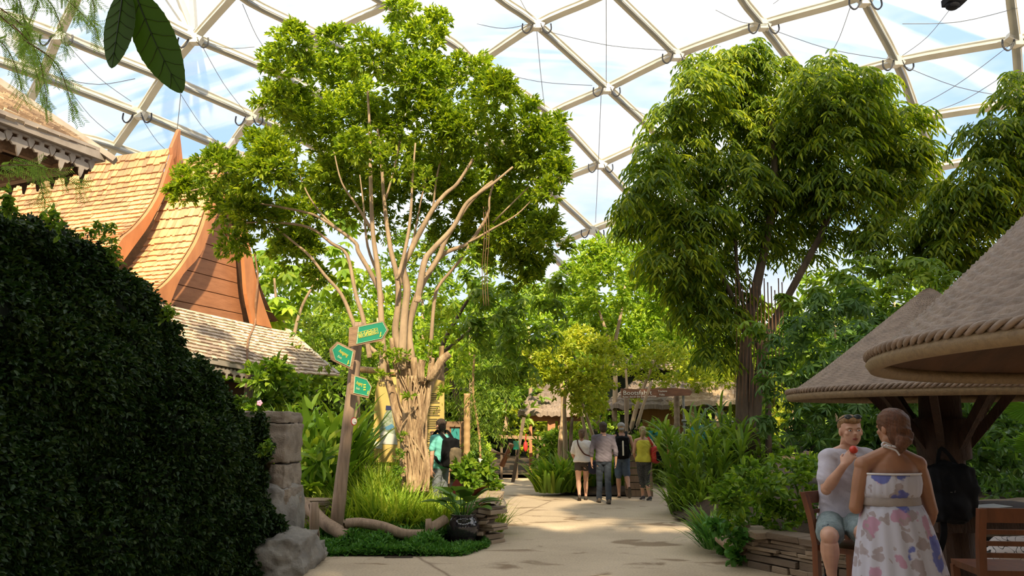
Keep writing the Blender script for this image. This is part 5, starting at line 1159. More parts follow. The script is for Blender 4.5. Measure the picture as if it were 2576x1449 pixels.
def ring(z, cx, cy, a, b, k=0, amp=0, n=96, dip=0):
    return [Vector((cx+a*math.cos(t)*(1+amp*math.sin(k*t+z*2)), cy+b*math.sin(t)*(1+amp*math.sin(k*t+z*2)), z+dip*math.sin(t))) for t in [2*math.pi*j/n for j in range(n)]]
def wz(py): return W_(2240, py).z
cxw = W_(2243, 1300).x; cyw = YW+.0
mb = MB(); mb.loft([ring(wz(1190), W_(2240, 1190).x, cyw+.0, .178, .128, 0, 0), ring(wz(1198), W_(2240, 1198).x, cyw, .187, .138, 28, .006), ring(wz(1215), W_(2239, 1198).x, cyw, .190, .145, 28, .014), ring(wz(1238), W_(2238, 1240).x, cyw, .188, .150, 28, .016), ring(wz(1250), W_(2238, 1250).x, cyw, .176, .135, 28, .01)], True); bod = mb.build('dress_bodice', FL, pw, True)
mb = MB(); mb.tube([p+Vector((0, 0, .004)) for p in ring(wz(1192), W_(2240, 1190).x, cyw, .182, .133)]+[ring(wz(1192), W_(2240, 1190).x, cyw, .182, .133)[0]+Vector((0, 0, .004))], .007, 6); mb.build('white_hem', cloth('white_trim', (.72, .70, .74)), bod, True)
mb = MB(); mb.loft([ring(wz(z), W_(2240, 1258).x, cyw, a, b, 60, .004) for z, a, b in ((1246, .173, .135), (1250, .180, .140), (1258, .181, .141), (1266, .182, .142), (1270, .176, .137))], True); mb.build('waistband', cloth('taupe_band', (.36, .31, .30)), pw, True)
mb = MB(); rr2 = []
for i in range(17):
    t = i/16; z = wz(1268)*(1-t)+.10*t; rr2.append(ring(z, cxw+.01+.03*t, cyw, .176+.20*t**.75, .140+.19*t**.7, 17, .012+.035*t**.6))
mb.loft(rr2, True); mb.build('dress_skirt', FL, pw, True)
hair(J, pw, H_rd, vol=.012, vox=.006, pony=([(0, -.10, -.03), (-.03, -.105, -.08), (-.055, -.09, -.12), (-.06, -.085, -.165)], [.050, .050, .035, .008]), low=-.1)
strap([J['neck']+Vector((-.065, .05, -.02)), J['neck']+Vector((-.055, -.045, .03)), J['neck']+Vector((0, -.075, .02)), J['neck']+Vector((.05, -.045, .03)), J['neck']+Vector((.065, .05, -.02))], .012, cloth('white_trim2', (.72, .70, .74)), 'halter_strap', pw)
mb = MB(); c = J['neck']+Vector((-.04, -.085, .03)); mb.tube(catmull([c, c+Vector((-.05, -.01, .02)), c+Vector((-.065, -.01, .0)), c+Vector((-.03, -.01, -.012)), c+Vector((.02, -.01, -.03)), c+Vector((.04, -.01, -.06))], 4), .006, 6); mb.build('halter_bow', cloth('white_trim3', (.72, .70, .74)), pw, True)
for e in 'LR': shoe(J, pw, e, M['trunkpost'], name='sandal', low=True)
# ------------------------------------------------------------------ seated man
YM = 5.85
def Q_(px, py, dy=0): return at(px, py, YM+dy)
fm = Vector((.22, -1, 0)).normalized()
J = dict(s=1.0, r=Vector((fm.y, -fm.x, 0)), f=fm, female=False, up=Vector((-.02, 0, 1)), crotch=Q_(2118, 1338, .05), waist=Q_(2112, 1262, .12), neck=Q_(2130, 1128, .0), head=Q_(2140, 1083, -.05),
         shL=Q_(2185, 1150, .05), shR=Q_(2082, 1152, -.03), elR=Q_(2078, 1232, -.10), wrR=Q_(2122, 1172, -.27), elL=Q_(2205, 1230, -.02), wrL=Q_(2180, 1290, -.25),
         hpL=Q_(2150, 1318, .03), hpR=Q_(2090, 1318, .03), knR=Q_(2086, 1352, -.55), knL=Q_(2175, 1345, -.50), anR=Q_(2092, 1455, -.50), anL=Q_(2185, 1470, -.45))
J['look'] = Vector((-.10, -1, -.04)).normalized()
J['ftR'] = Vector((.1, -1, -.3)); J['ftL'] = Vector((.1, -1, -.3))
pm2 = pers('seated man in white t-shirt and grey shorts eating something red', J)
hd = (Q_(2150, 1140, -.30)-J['wrR'])
body(J, pm2, SK, .0060, handspec={'R': dict(d=Vector((.55, -.1, .8)), pn=Vector((.6, .65, -.2)), th=1, curl=.75, curls=(.55, .65, .75, .85)), 'L': dict(pn=(0, 0, -1), curl=.5)}); s = 1.0
def f_(mb):
    tor(mb, J, .020, .16, .965); yoke(mb, J, .013)
    limb(mb, J['shR'], J['shR'].lerp(J['elR'], .66), .064, .068); limb(mb, J['shL'], J['shL'].lerp(J['elL'], .6), .064, .066)
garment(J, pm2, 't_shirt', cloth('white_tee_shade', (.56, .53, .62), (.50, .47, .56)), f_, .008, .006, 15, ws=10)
def f_(mb):
    tor(mb, J, .018, 0, .26)
    for e in 'LR': limb(mb, J['hp'+e], J['hp'+e].lerp(J['kn'+e], .72), .100, .092)
garment(J, pm2, 'shorts', cloth('grey_green_shorts', (.22, .27, .28), (.12, .16, .17), 40), f_, .009, .007, 16)
Mx, r_, f__, u_ = hb(J); hd_ = J['head']
mb = MB(); mb.ell(hd_+u_*.042-f__*.028, (.083, .092, .078), Mx, 20, 14); mb.ell(hd_-f__*.06-u_*.02, (.070, .045, .06), Mx)
mb.ell(hd_+u_*.078+f__*.052, (.066, .042, .030), Mx, 16, 10)
link('hair', remesh(mb, .006, 2, .004, 26), H_gi, pm2, True)
mb = MB()
for e in (-1, 1): mb.ell(hd_+r_*(e*.031)+f__*.083+u_*.004, (.012, .007, .006), Mx, 12, 8)
ey = mb.build('eyes', M['eye'], pm2, True)
mb = MB()
for e in (-1, 1): mb.ell(hd_+r_*(e*.031)+f__*.0885+u_*.004, (.0052, .003, .0052), Mx, 10, 8)
mb.build('irises', M['iris'], ey, True)
mb = MB()
for e in (-1, 1): mb.tube([hd_+r_*(e*.017)+f__*.092+u_*.019, hd_+r_*(e*.032)+f__*.090+u_*.023, hd_+r_*(e*.048)+f__*.079+u_*.019], [.0035, .004, .002], 6)
mb.build('eyebrows', H_gi, pm2, True)
mb = MB(); mb.tube([hd_-r_*.020+f__*.085-u_*.056, hd_+f__*.093-u_*.053, hd_+r_*.020+f__*.085-u_*.056], [.003, .0055, .003], 8); mb.tube([hd_-r_*.017+f__*.085-u_*.061, hd_+f__*.091-u_*.064, hd_+r_*.017+f__*.085-u_*.061], [.003, .006, .003], 8); mb.build('lips', M['lip'], pm2, True)
sg_ = thing('sunglasses', 'dark sunglasses pushed up on the seated man\'s hair', 'sunglasses', tuple(hd_+u_*.12))
for e in (-1, 1): mb = MB(); mb.ell(hd_+r_*(e*.034)+f__*.075+u_*.105, (.029, .007, .021), Mx @ Matrix.Rotation(R(35), 3, 'X'), 16, 8); mb.build('lens', M['iris'], sg_, True)
mb = MB(); mb.tube([hd_-r_*.01+f__*.078+u_*.106, hd_+r_*.01+f__*.078+u_*.106], .004, 6); [mb.tube([hd_+r_*(e*.062)+f__*.07+u_*.105, hd_+r_*(e*.088)-f__*.02+u_*.07], .004, 6) for e in (-1, 1)]; mb.build('frame', M['iris'], sg_, True)
ap = J['wrR']+Vector((.075, -.015, .115)); mb = MB(); mb.ell(ap, (.030, .030, .028), None, 18, 12); mb.build('red_fruit', mat('tomato_red', (.62, .05, .02), (.5, .03, .015), 5, .3), None, True, 'small red fruit held up in the seated man\'s hand', 'fruit')
# print on the shirt front: a loose tangle of dark lines
mb = MB(); rr = random.Random(5); cpt = J['neck'].lerp(J['crotch'], .40)+fm*.150+J['r']*-.045
for k in range(9):
    a0 = rr.random()*6; c0_ = cpt+J['r']*rr.uniform(-.05, .05)+Vector((0, 0, rr.uniform(-.05, .05))); r0 = rr.uniform(.010, .024)
    mb.tube([c0_+J['r']*(r0*math.cos(a0+t))+Vector((0, 0, r0*math.sin(a0+t)*.8)) for t in np.linspace(0, 6.3, 12)], .0018, 4)
mb.build('shirt_print', M['darkink'], pm2)
mb = MB()
for k in range(4): o = J['hpR'].lerp(J['knR'], .62+.06*k); mb.tube([o+Vector((-.055, -.02, .055)), o+Vector((-.01, -.01, .078-.003*k)), o+Vector((.04, -.01, .062))], .002, 4)
mb.build('thigh_tattoo', M['navy'], pm2)
mb = MB()
for e in 'LR': mb.tube([J['an'+e]+Vector((0, 0, .09)), J['an'+e]-Vector((0, 0, .01))], [.047, .045], 12)
mb.build('socks', M['black'], pm2, True)
for e in 'LR': shoe(J, pm2, e, cloth('dark_shoe', (.03, .03, .03)))
# ------------------------------------------------------------------ person at the right edge
YR = 5.75
def E_(px, py, dy=0): return at(px, py, YR+dy)
fr = Vector((-1, .05, 0)).normalized()
J = dict(s=.98, r=Vector((fr.y, -fr.x, 0)), f=fr, female=True, up=Vector((0, 0, 1)), crotch=E_(2700, 1400), neck=E_(2720, 1140), head=E_(2715, 1085), shL=E_(2715, 1160, -.17), shR=E_(2715, 1160, .17), elL=E_(2730, 1270, -.2), wrL=E_(2640, 1340, -.15), elR=E_(2730, 1270, .2), wrR=E_(2640, 1340, .1),
         hpL=E_(2690, 1385, -.09), hpR=E_(2690, 1385, .09), knL=E_(2505, 1400, -.08), knR=E_(2515, 1375, .12), anL=E_(2520, 1530, -.05), anR=E_(2530, 1530, .12)); J['look'] = fr
pr2 = pers('person in white trousers with black squiggles, seated at the right edge behind the chair', J); body(J, pr2, SK, .010); s = .98
def f_(mb):
    tor(mb, J, .02, 0, .3)
    for e in 'LR': limb(mb, J['hp'+e], J['kn'+e], .100, .074); limb(mb, J['kn'+e], J['kn'+e].lerp(J['an'+e], .12), .076, .076)
def squig():
    mt, nt, b, out = newmat('squiggle_print'); L = nt.links.new; tcn = nt.nodes.new('ShaderNodeTexCoord'); n = nt.nodes.new('ShaderNodeTexNoise'); n.inputs['Scale'].default_value = 19; n.inputs['Detail'].default_value = 0; L(tcn.outputs['Object'], n.inputs['Vector'])
    r = ramp(nt, [(.475, (.55, .50, .50)), (.485, (.02, .02, .02)), (.515, (.02, .02, .02)), (.525, (.55, .50, .50))]); L(n.outputs['Fac'], r.inputs[0]); L(r.outputs[0], b.inputs['Base Color']); b.inputs['Roughness'].default_value = .85; return mt
garment(J, pr2, 'trousers', squig(), f_, .010, .006, 21)
garment(J, pr2, 'dark_top', M['black'], lambda mb: tor(mb, J, .02, .2, .96), .011, .005, 22)
hair(J, pr2, H_dk)
for e in 'LR': shoe(J, pr2, e, M['black'])
c3 = E_(2700, 1400); chair('high_chair', 'high wooden chair beyond the right edge under the seated person', (c3.x+.02, YR, 0), R(90+180))
# ------------------------------------------------------------------ black bag hanging on the trunk post
bgc = at(2388, 1240, 6.45); bg_ = thing('hanging_bag', 'black bag hanging on the trunk post beside the floral dress', 'bag', tuple(bgc))
link('bag_body', rockmesh(bgc, (.36, .24, .46), .2, .45, .02, 12, 14), M['black'], bg_, True)
strap([bgc+Vector((-.10, -.05, -.12)), bgc+Vector((-.13, -.10, -.30)), bgc+Vector((-.17, -.10, -.42)), bgc+Vector((-.20, -.08, -.50))], .05, M['black'], 'loose_strap', bg_)
strap([bgc+Vector((-.08, .0, .2)), bgc+Vector((0, .05, .36)), bgc+Vector((.10, .0, .2))], .03, M['black'], 'top_strap', bg_)
mb = MB(); b0 = bgc+Vector((-.06, -.135, .03)); [mb.bar(b0+Vector(a), b0+Vector(b), .004, .004) for a, b in (((-.03, 0, -.012), (.03, 0, -.014)), ((.03, 0, -.014), (.032, 0, .014)), ((.032, 0, .014), (-.03, 0, .016)), ((-.03, 0, .016), (-.03, 0, -.012)))]; mb.build('buckle', M['metal'], bg_)
# ================================================================== the big fig tree
TY = 12.6
tb0 = at(1045, 1215, TY)
fig = thing('fig_tree', 'big many-stemmed tree with broad bright green crown on the planting island', 'tree', (tb0.x, TY, .3))
def br(pts, r0, r1, Y=TY, name='branch', parent=fig, mt='bark_light', seg=8, yo=None, bump=.12, n=4):
    P = []
    for i, q in enumerate(pts):
        yy = Y + (yo*i/(len(pts)-1) if yo else 0) + (q[2] if len(q) > 2 else 0)
        P.append(at(q[0], q[1], yy))
    C = catmull(P, n); k = len(C)-1
    mb = MB(); mb.tube(C, [m(r0+(r1-r0)*i/k, Y) for i in range(k+1)], seg, bump); return mb.build(name, M[mt], parent, True)
# fused trunk
stems = [([(1045, 1235), (1042, 1150), (1040, 1080), (1046, 1010), (1052, 950)], 38, 22, 0),
         ([(1020, 1235), (1025, 1170), (1015, 1100), (1000, 1040), (985, 985), (972, 940), (962, 870)], 20, 10, -.08),
         ([(1062, 1235), (1060, 1160), (1056, 1080), (1068, 1000), (1085, 950), (1100, 925)], 20, 13, -.06),
         ([(1050, 1230), (1040, 1140), (1026, 1060), (1020, 1000), (1016, 940), (1018, 880)], 15, 10, -.16),
         ([(1070, 1235), (1066, 1150), (1050, 1100), (1045, 1030), (1048, 980), (1040, 900)], 12, 9, -.20),
         ([(1035, 1230), (1030, 1190), (1045, 1130), (1060, 1080), (1075, 1020), (1080, 960)], 9, 6, -.24),
         ([(1000, 1110), (1012, 1070), (1020, 1010), (1003, 950), (990, 900), (985, 850)], 8, 6, -.16),
         ([(1010, 1200), (1008, 1150), (1030, 1110), (1050, 1060), (1062, 1010)], 7, 5, -.26),
         ([(1078, 1235), (1082, 1180), (1072, 1120), (1050, 1080), (1040, 1040)], 7, 5, -.24),
         ([(1055, 1235), (1050, 1180), (1058, 1130), (1050, 1090), (1058, 1040), (1052, 990)], 6, 5, -.27)]
for p, a, b, dy in stems: br([(1042+(q[0]-1042)*(.86 if q[1] > 1060 else 1), q[1]) for q in p], a*.86, b*.9, TY+dy, 'trunk_stem', mt='bark', seg=12, bump=.35)
for k in range(16):   # thin fused aerial roots over the trunk
    x = 1014+k*3.6; p = [(x+12*math.sin(k), 1238), (x+rng.normal(0, 7), 1160), (x+rng.normal(0, 10), 1085), (x*1.15-156+rng.normal(0, 9), 1010), (x*1.35-362+rng.normal(0, 12), 945)]
    br(p, 2.6+1.4*math.sin(k*3)**2, 1.8, TY-.19-.10*math.sin(math.pi*(k+1)/17), 'aerial_root', mt='bark', seg=6, bump=.3)
BR = [([(965, 960), (962, 870), (959, 799), (952, 691), (938, 583), (932, 440), (930, 330), (925, 230)], 12, 4),
      ([(1045, 960), (1028, 924), (995, 845), (1002, 763), (999, 698), (981, 619), (967, 512), (960, 420), (950, 320)], 14, 4),
      ([(999, 705), (1013, 655), (1028, 583), (1035, 512), (1037, 460), (1045, 360)], 7, 3),
      ([(1010, 930), (1017, 799), (1024, 727), (1013, 673), (1028, 641), (1053, 591), (1089, 526), (1121, 487), (1150, 462), (1190, 400)], 14, 5),
      ([(1040, 930), (1028, 830), (1046, 756), (1067, 705), (1103, 648), (1124, 598), (1174, 520), (1210, 480), (1240, 455)], 13, 5),
      ([(1050, 760), (1067, 662), (1089, 627), (1139, 573), (1171, 515), (1203, 487), (1240, 462), (1290, 420)], 11, 4),
      ([(1092, 662), (1124, 634), (1178, 612), (1211, 569), (1229, 533), (1232, 494), (1250, 440)], 8, 3),
      ([(1080, 900), (1085, 850), (1092, 763), (1103, 720), (1139, 677), (1168, 641), (1185, 605)], 7, 4),
      ([(960, 760), (956, 734), (931, 684), (902, 634), (895, 612), (859, 583), (816, 555), (780, 537), (700, 520), (640, 510)], 9, 3),
      ([(930, 900), (913, 799), (895, 741), (873, 641), (834, 612), (780, 573), (700, 560), (620, 560)], 8, 3),
      ([(960, 900), (905, 850), (888, 810), (859, 741), (816, 691), (780, 645), (740, 610), (690, 570)], 8, 3),
      ([(1178, 612), (1240, 575), (1300, 540), (1340, 500)], 4, 2), ([(1240, 560), (1290, 510), (1330, 470)], 3, 2),
      ([(1002, 763), (1010, 700), (1040, 600), (1060, 500), (1080, 420)], 5, 2), ([(938, 583), (900, 520), (860, 460), (840, 380)], 5, 2),
      ([(967, 512), (990, 430), (1010, 330), (1030, 200)], 4, 2), ([(952, 691), (925, 620), (915, 520), (905, 440)], 5, 2),
      ([(859, 583), (810, 540), (770, 480), (740, 400)], 4, 2), ([(700, 520), (620, 480), (540, 470), (480, 480)], 4, 2), ([(1089, 526), (1100, 440), (1120, 360)], 4, 2)]
for i, (p, a, b) in enumerate(BR): br(p, a*.8, b*.75, TY+(-.3 if i < 6 else .1)+.25*math.sin(i*2.1))
for p, a in (([(1075, 960), (1095, 930), (1110, 905), (1130, 888)], 11), ([(1060, 960), (1058, 930), (1062, 905)], 10), ([(1080, 955), (1084, 920), (1086, 900)], 8)): br(p, a, a*.8, TY-.3, 'cut_stub', mt='bark', seg=9, bump=.5)
for x in (1222, 1228, 1216): br([(x, 520), (x+2, 600), (x-3, 680), (x+1, 770)], 1.2, .8, TY-.2, 'aerial_root', mt='twig', seg=5)
FB = [(735, 115, 62), (715, 200, 78), (690, 265, 62), (845, 115, 55), (1020, 45, 48), (1060, 105, 72), (940, 150, 82), (850, 215, 95), (1045, 215, 105), (1180, 205, 75), (1240, 260, 80), (745, 320, 105), (890, 320, 115), (1050, 330, 115), (1190, 345, 110), (1315, 320, 78), (1395, 320, 38), (1350, 400, 85), (1290, 470, 100), (1385, 490, 48), (1145, 440, 95, 13.9), (1000, 430, 95, 14.1), (870, 440, 110, 13.7), (710, 430, 95), (545, 440, 78), (590, 530, 82), (480, 470, 52), (650, 560, 70), (590, 620, 48), (750, 560, 75, 13.6), (730, 640, 62, 13.6), (800, 700, 42, 13.4),
      (1290, 590, 90, 13.4), (1370, 590, 58), (1200, 560, 85, 14.3), (455, 495, 40), (1075, 560, 60, 14.8, .5), (930, 560, 70, 14.8, .5), (1400, 380, 40), (660, 370, 55), (640, 450, 60), (830, 530, 60, 14.3, .6), (1330, 660, 60, 13.8, .7), (780, 170, 40), (1100, 60, 40), (1000, 20, 34), (820, 470, 80, 14.6), (950, 500, 80, 14.8), (1080, 480, 80, 14.8), (1200, 500, 90, 14.7), (1300, 540, 80, 14.5), (1250, 640, 75, 14.3), (1390, 620, 50, 13.8), (1330, 700, 50, 14.2), (1130, 620, 60, 14.8, .6), (760, 620, 50, 14), (1410, 440, 40), (990, 420, 70, 11.8, .35), (900, 380, 60, 11.6)]
qa = crown(FB, TY, 1000, nsub=16, subr=.34, inner=.16)
foliage('leaf_crown', qa, M['ficus'], fig, k=7, spread=.85, L=.098, Wd=.044, down=.05, twig=.09)
qa = crown([(1000, 900, 28, 12.2), (960, 890, 20, 12.2), (1120, 990, 16, 12.1), (1085, 885, 26, 12.3), (960, 945, 16, 12.1), (1060, 640, 20, 12.3), (1190, 640, 25, 12.4), (1060, 460, 40, 12.2), (1030, 1000, 10, 12)], TY, 500)
foliage('trunk_sprouts', qa, M['lime'], fig, k=6, spread=.9, L=.09, Wd=.035)
qa = crown([(1005, 1150, 16, 12.1, 2), (1010, 1100, 12, 12.1, 2), (1000, 1190, 18, 12.1, 2)], TY, 900)
foliage('ivy_on_trunk', qa, M['bush'], fig, k=5, spread=.9, L=.04, Wd=.03)
# ================================================================== long-leaved tree on the right
WY = 15.2
wt = at(1900, 1060, WY); wil = thing('long_leaved_tree', 'huge dense drooping long-leaved tree right of the centre gap', 'tree', (wt.x, WY, .3))
for p, a, b in (([(1868, 1150), (1866, 1020), (1872, 900), (1890, 780), (1920, 640), (1950, 480), (1940, 300)], 17, 8), ([(1900, 1150), (1905, 1000), (1925, 860), (1985, 740), (2060, 600), (2120, 450)], 14, 6), ([(1880, 1150), (1888, 960), (1870, 820), (1820, 700), (1760, 560)], 10, 5), ([(1935, 1150), (1930, 980), (1900, 850), (1860, 730), (1850, 600)], 8, 4)):
    br(p, a, b, WY, 'trunk_stem', wil, 'bark_dark', 10, bump=.3)
for k in range(14): br([(1850+k*9, 700+10*(k % 4)), (1853+k*9, 850), (1848+k*9, 1000+12*(k % 3))], 1.6, 1.0, WY-.3, 'aerial_root', wil, 'twig', 5)
WB = [(1760, 240, 85), (1850, 205, 95), (1950, 225, 90), (2060, 230, 95), (2150, 260, 80), (1690, 330, 78), (1720, 440, 100), (1830, 330, 120), (1970, 350, 130), (2110, 350, 125), (2200, 350, 90), (2240, 460, 95), (2290, 540, 70), (1640, 470, 55), (1640, 550, 70), (1740, 570, 100), (1870, 480, 120), (2000, 500, 130), (2130, 520, 120), (2240, 600, 80), (1700, 660, 85), (1780, 700, 100), (1900, 640, 105, 15.8, .6), (1770, 800, 75), (1830, 870, 60, 0, .7), (2030, 640, 90, 16, .5), (1850, 780, 70, 15.8, .5), (1600, 560, 36), (1880, 140, 45), (1800, 170, 45), (2090, 190, 50), (2170, 210, 40), (2320, 480, 40), (1725, 745, 55), (1700, 560, 60), (1790, 900, 38), (1745, 160, 26), (2262, 300, 62), (2290, 390, 58), (1590, 520, 40), (1575, 590, 30), (2200, 230, 50), (1650, 400, 50)]
def willow_twigs(name, blobs, Y, mt, parent, dens, L=.17, Wd=.034, k=9, seed=0, **kw):
    Q, A = crown(blobs, Y, dens, nsub=18, subr=.34, inner=.2, **kw); n = len(Q)
    h = A.copy(); h[:, 2] = 0; h = unit(h+rdir(n)*.25); h[:, 2] = 0; h = unit(h)
    P, D, N, Ls, Ws = [], [], [], [], []
    for j in range(k):
        t = j/(k-1); tw = h*np.cos(.9-1.7*t)*.95 + np.array([0, 0, 1.])*math.sin(.25-1.5*t)
        p = Q + h*(.34*t) + np.array([0, 0, 1.])*(.10*t-.30*t*t); side = np.cross(h, [0, 0, 1.])*(1 if j % 2 else -1)
        P.append(p); D.append(unit(h*.55+side*.6+rdir(n)*.25+np.array([0, 0, -.25-.75*t]))); N.append(unit(rdir(n)*.5+np.array([0, 0, .8])+h*.3))
        Ls.append(L*(.75+.5*rng.random(n))); Ws.append(Wd*(.8+.4*rng.random(n)))
    return leaves(name, np.concatenate(P), np.concatenate(D), np.concatenate(N), np.concatenate(Ls), np.concatenate(Ws), mt, parent, fold=.25, droop=.18, wide=.5)
willow_twigs('leaf_crown', WB, WY, M['willow'], wil, 300, L=.19, Wd=.042, k=9)
wil2 = thing('long_leaved_tree', 'dark long-leaved tree at the right edge above the nearest parasol', 'tree', (8.8, 13, .3))
W2 = [(2560, 260, 55, 13), (2500, 360, 80, 13), (2576, 380, 90, 13), (2460, 470, 85, 13), (2560, 500, 100, 13.2), (2420, 560, 80, 13.4), (2500, 600, 90, 13.4), (2400, 500, 40, 13.2), (2380, 640, 70, 13.6), (2450, 680, 70, 13.8), (2640, 300, 90, 13), (2660, 450, 100, 13), (2560, 200, 28, 13), (2340, 560, 40, 13.5), (2330, 640, 50, 13.8)]
willow_twigs('leaf_crown', W2, 13, M['willow'], wil2, 330, L=.17, Wd=.038, k=9)
for p, a, b in (([(2640, 1100), (2630, 900), (2600, 700), (2560, 500), (2540, 350)], 16, 6), ([(2640, 900), (2560, 760), (2480, 640)], 8, 4)): br(p, a, b, 13.2, 'trunk_stem', wil2, 'bark_dark', 9)
# ================================================================== background trees and shrubs
def tree(name, label, blobs, Y, mt, trunk, kind='tuft', dens=200, k=6, L=.13, Wd=.06, trunk_mt='bark_light', group=None, **kw):
    b0 = at(trunk[0][0][0], trunk[0][0][1], Y) if trunk else at(blobs[0][0], 1100, Y)
    t = thing(name, label, 'tree' if trunk else 'shrub', (b0.x, Y, 0), group=group)
    for p in trunk: br(p[:-1] if isinstance(p[-1], (int, float)) else p, p[-1] if isinstance(p[-1], (int, float)) else 6, 3, Y, 'trunk_stem', t, trunk_mt, 8)
    if kind == 'tuft': foliage('leaf_crown', crown(blobs, Y, dens, **{q: kw[q] for q in ('nsub', 'subr', 'inner') if q in kw}), M[mt], t, k=k, L=L, Wd=Wd, spread=.9, down=kw.get('down', .1), twig=L)
    elif kind == 'palmate': palmate('leaf_crown', crown(blobs, Y, dens, inner=kw.get('inner', .2)), M[mt], t, 7, L, Wd)
    elif kind == 'willow': willow_twigs('leaf_crown', blobs, Y, M[mt], t, dens, L, Wd, k)
    return t
tree('leafy_tree', 'tall bright yellow-green tree filling the central gap in the distance', [(1480, 680, 60), (1540, 660, 70), (1600, 650, 60), (1640, 690, 60), (1460, 740, 60), (1530, 740, 85), (1610, 760, 85), (1670, 760, 60), (1470, 810, 70), (1560, 830, 75, 25), (1650, 840, 70), (1690, 860, 60), (1500, 640, 40), (1440, 690, 36), (1590, 900, 60, 25, .7)], 24, 'lime', [[(1545, 1060), (1548, 960), (1545, 880), (1560, 800), (1575, 700), 7], [(1545, 880), (1520, 820), (1500, 760), 5]], dens=210, k=7, L=.16, Wd=.08, nsub=18)
tree('small_tree', 'rounded golden-green small tree above the thatched pavilion', [(1400, 900, 60), (1460, 880, 60), (1520, 900, 55), (1360, 950, 50), (1420, 970, 60), (1490, 960, 65), (1520, 965, 40), (1500, 1025, 44), (1460, 1030, 45), (1345, 905, 36), (1545, 915, 32)], 19.3, 'gold', [[(1424, 1190), (1422, 1100), (1420, 1010), (1430, 940), 7], [(1500, 1120), (1480, 1060), (1460, 1000), 5]], dens=400, k=7, L=.11, Wd=.055, nsub=16)
tree('small_tree', 'yellow-green tree leaning over the boat ride sign', [(1610, 940, 50), (1650, 970, 40, 0, .8), (1700, 940, 50), (1640, 900, 45), (1730, 900, 50), (1760, 960, 45, 0, .7), (1680, 890, 40), (1745, 1020, 24, 0, .6), (1790, 985, 36, 0, .6), (1760, 955, 36), (1830, 960, 36), (1700, 1035, 20, 0, .6), (1600, 1015, 16, 0, .5)], 22.4, 'gold', [[(1585, 1090), (1605, 1010), (1625, 960), (1650, 900), 6], [(1578, 1060), (1578, 990), (1574, 930), 4]], dens=260, k=6, L=.11, Wd=.055)
tree('umbrella_tree', 'dark green umbrella-leaved tree right of the big tree trunk', [(1230, 760, 75), (1300, 790, 75), (1350, 740, 60), (1210, 850, 70), (1290, 880, 75), (1350, 850, 60), (1180, 700, 50), (1380, 780, 50), (1260, 950, 55), (1320, 940, 50), (1230, 660, 50), (1330, 690, 50), (1400, 720, 40)], 17.0, 'mid', [[(1180, 1180), (1150, 1000), (1110, 890), (1150, 800), (1200, 720), 9], [(1110, 890), (1160, 850), (1220, 800), 5]], kind='palmate', dens=110, L=.2, Wd=.07, trunk_mt='bark_dark')
tree('leafy_shrub', 'bright light-green shrub behind the fig tree trunk', [(1100, 790, 45), (1130, 850, 50), (1070, 850, 40), (1140, 780, 36), (1170, 900, 50), (1100, 760, 30), (1150, 935, 40)], 14.9, 'lime', [], kind='palmate', dens=70, L=.15, Wd=.05)
tree('bamboo_clump', 'feathery pale green bamboo clump hanging beside the notice board', [(1150, 960, 55), (1200, 980, 60), (1180, 1040, 60), (1220, 1060, 50), (1150, 1030, 40), (1240, 1000, 50), (1200, 1110, 50), (1150, 1100, 30), (1225, 920, 45), (1190, 900, 40), (1250, 1080, 36)], 15.6, 'mid', [[(1210, 1200), (1205, 1090), (1190, 980), (1195, 880), 3]], kind='willow', dens=150, L=.10, Wd=.018, k=8, trunk_mt='bamboo')
tree('palmate_leaf_tree', 'pale tree with large lobed leaves behind the temple roof', [(690, 640, 50), (720, 700, 55), (760, 760, 60), (700, 790, 50), (680, 720, 40), (840, 740, 50), (780, 700, 45), (850, 650, 45), (760, 620, 50), (820, 820, 55), (880, 700, 40), (660, 660, 36), (860, 560, 50)], 20.5, 'lime', [[(740, 960), (738, 860), (760, 770), (800, 700), 6], [(738, 860), (700, 780), (690, 700), 4]], kind='palmate', dens=26, L=.33, Wd=.15)
tree('leafy_shrub', 'hazy green shrub seen between the skirt roof and the arrow sign', [(800, 850, 60), (860, 880, 50), (770, 830, 45), (850, 810, 50), (910, 900, 45), (830, 900, 50), (930, 850, 45)], 18.5, 'mid', [], dens=130, k=6, L=.12, Wd=.05)
# far wall of vegetation, one tree or bush each
far = [(330, 800, 150, 34, 'mid'), (620, 760, 120, 31, 'mid'), (950, 800, 130, 30, 'lime'), (1060, 680, 100, 33, 'mid'), (1180, 820, 110, 29, 'mid'), (1080, 920, 110, 27, 'lime'), (960, 960, 100, 27, 'mid'), (1330, 820, 95, 30, 'lime'), (1420, 800, 80, 32, 'mid'), (1270, 1000, 90, 24, 'mid'), (1740, 880, 90, 30, 'lime'), (1690, 780, 80, 33, 'mid'), (1800, 960, 90, 27, 'gold'), (1990, 900, 110, 26, 'mid'), (2100, 800, 120, 24, 'mid'), (2250, 760, 120, 24, 'mid'), (2200, 950, 130, 22, 'sheff'), (2420, 850, 140, 20, 'sheff'), (2560, 950, 140, 18, 'sheff'), (1500, 1000, 80, 31, 'lime'), (1340, 1090, 70, 30, 'gold'), (1420, 1070, 60, 29, 'gold'), (1600, 1020, 90, 33, 'mid'), (650, 980, 60, 22, 'lime'), (760, 940, 60, 19, 'mid'), (1900, 1040, 80, 24, 'gold')]
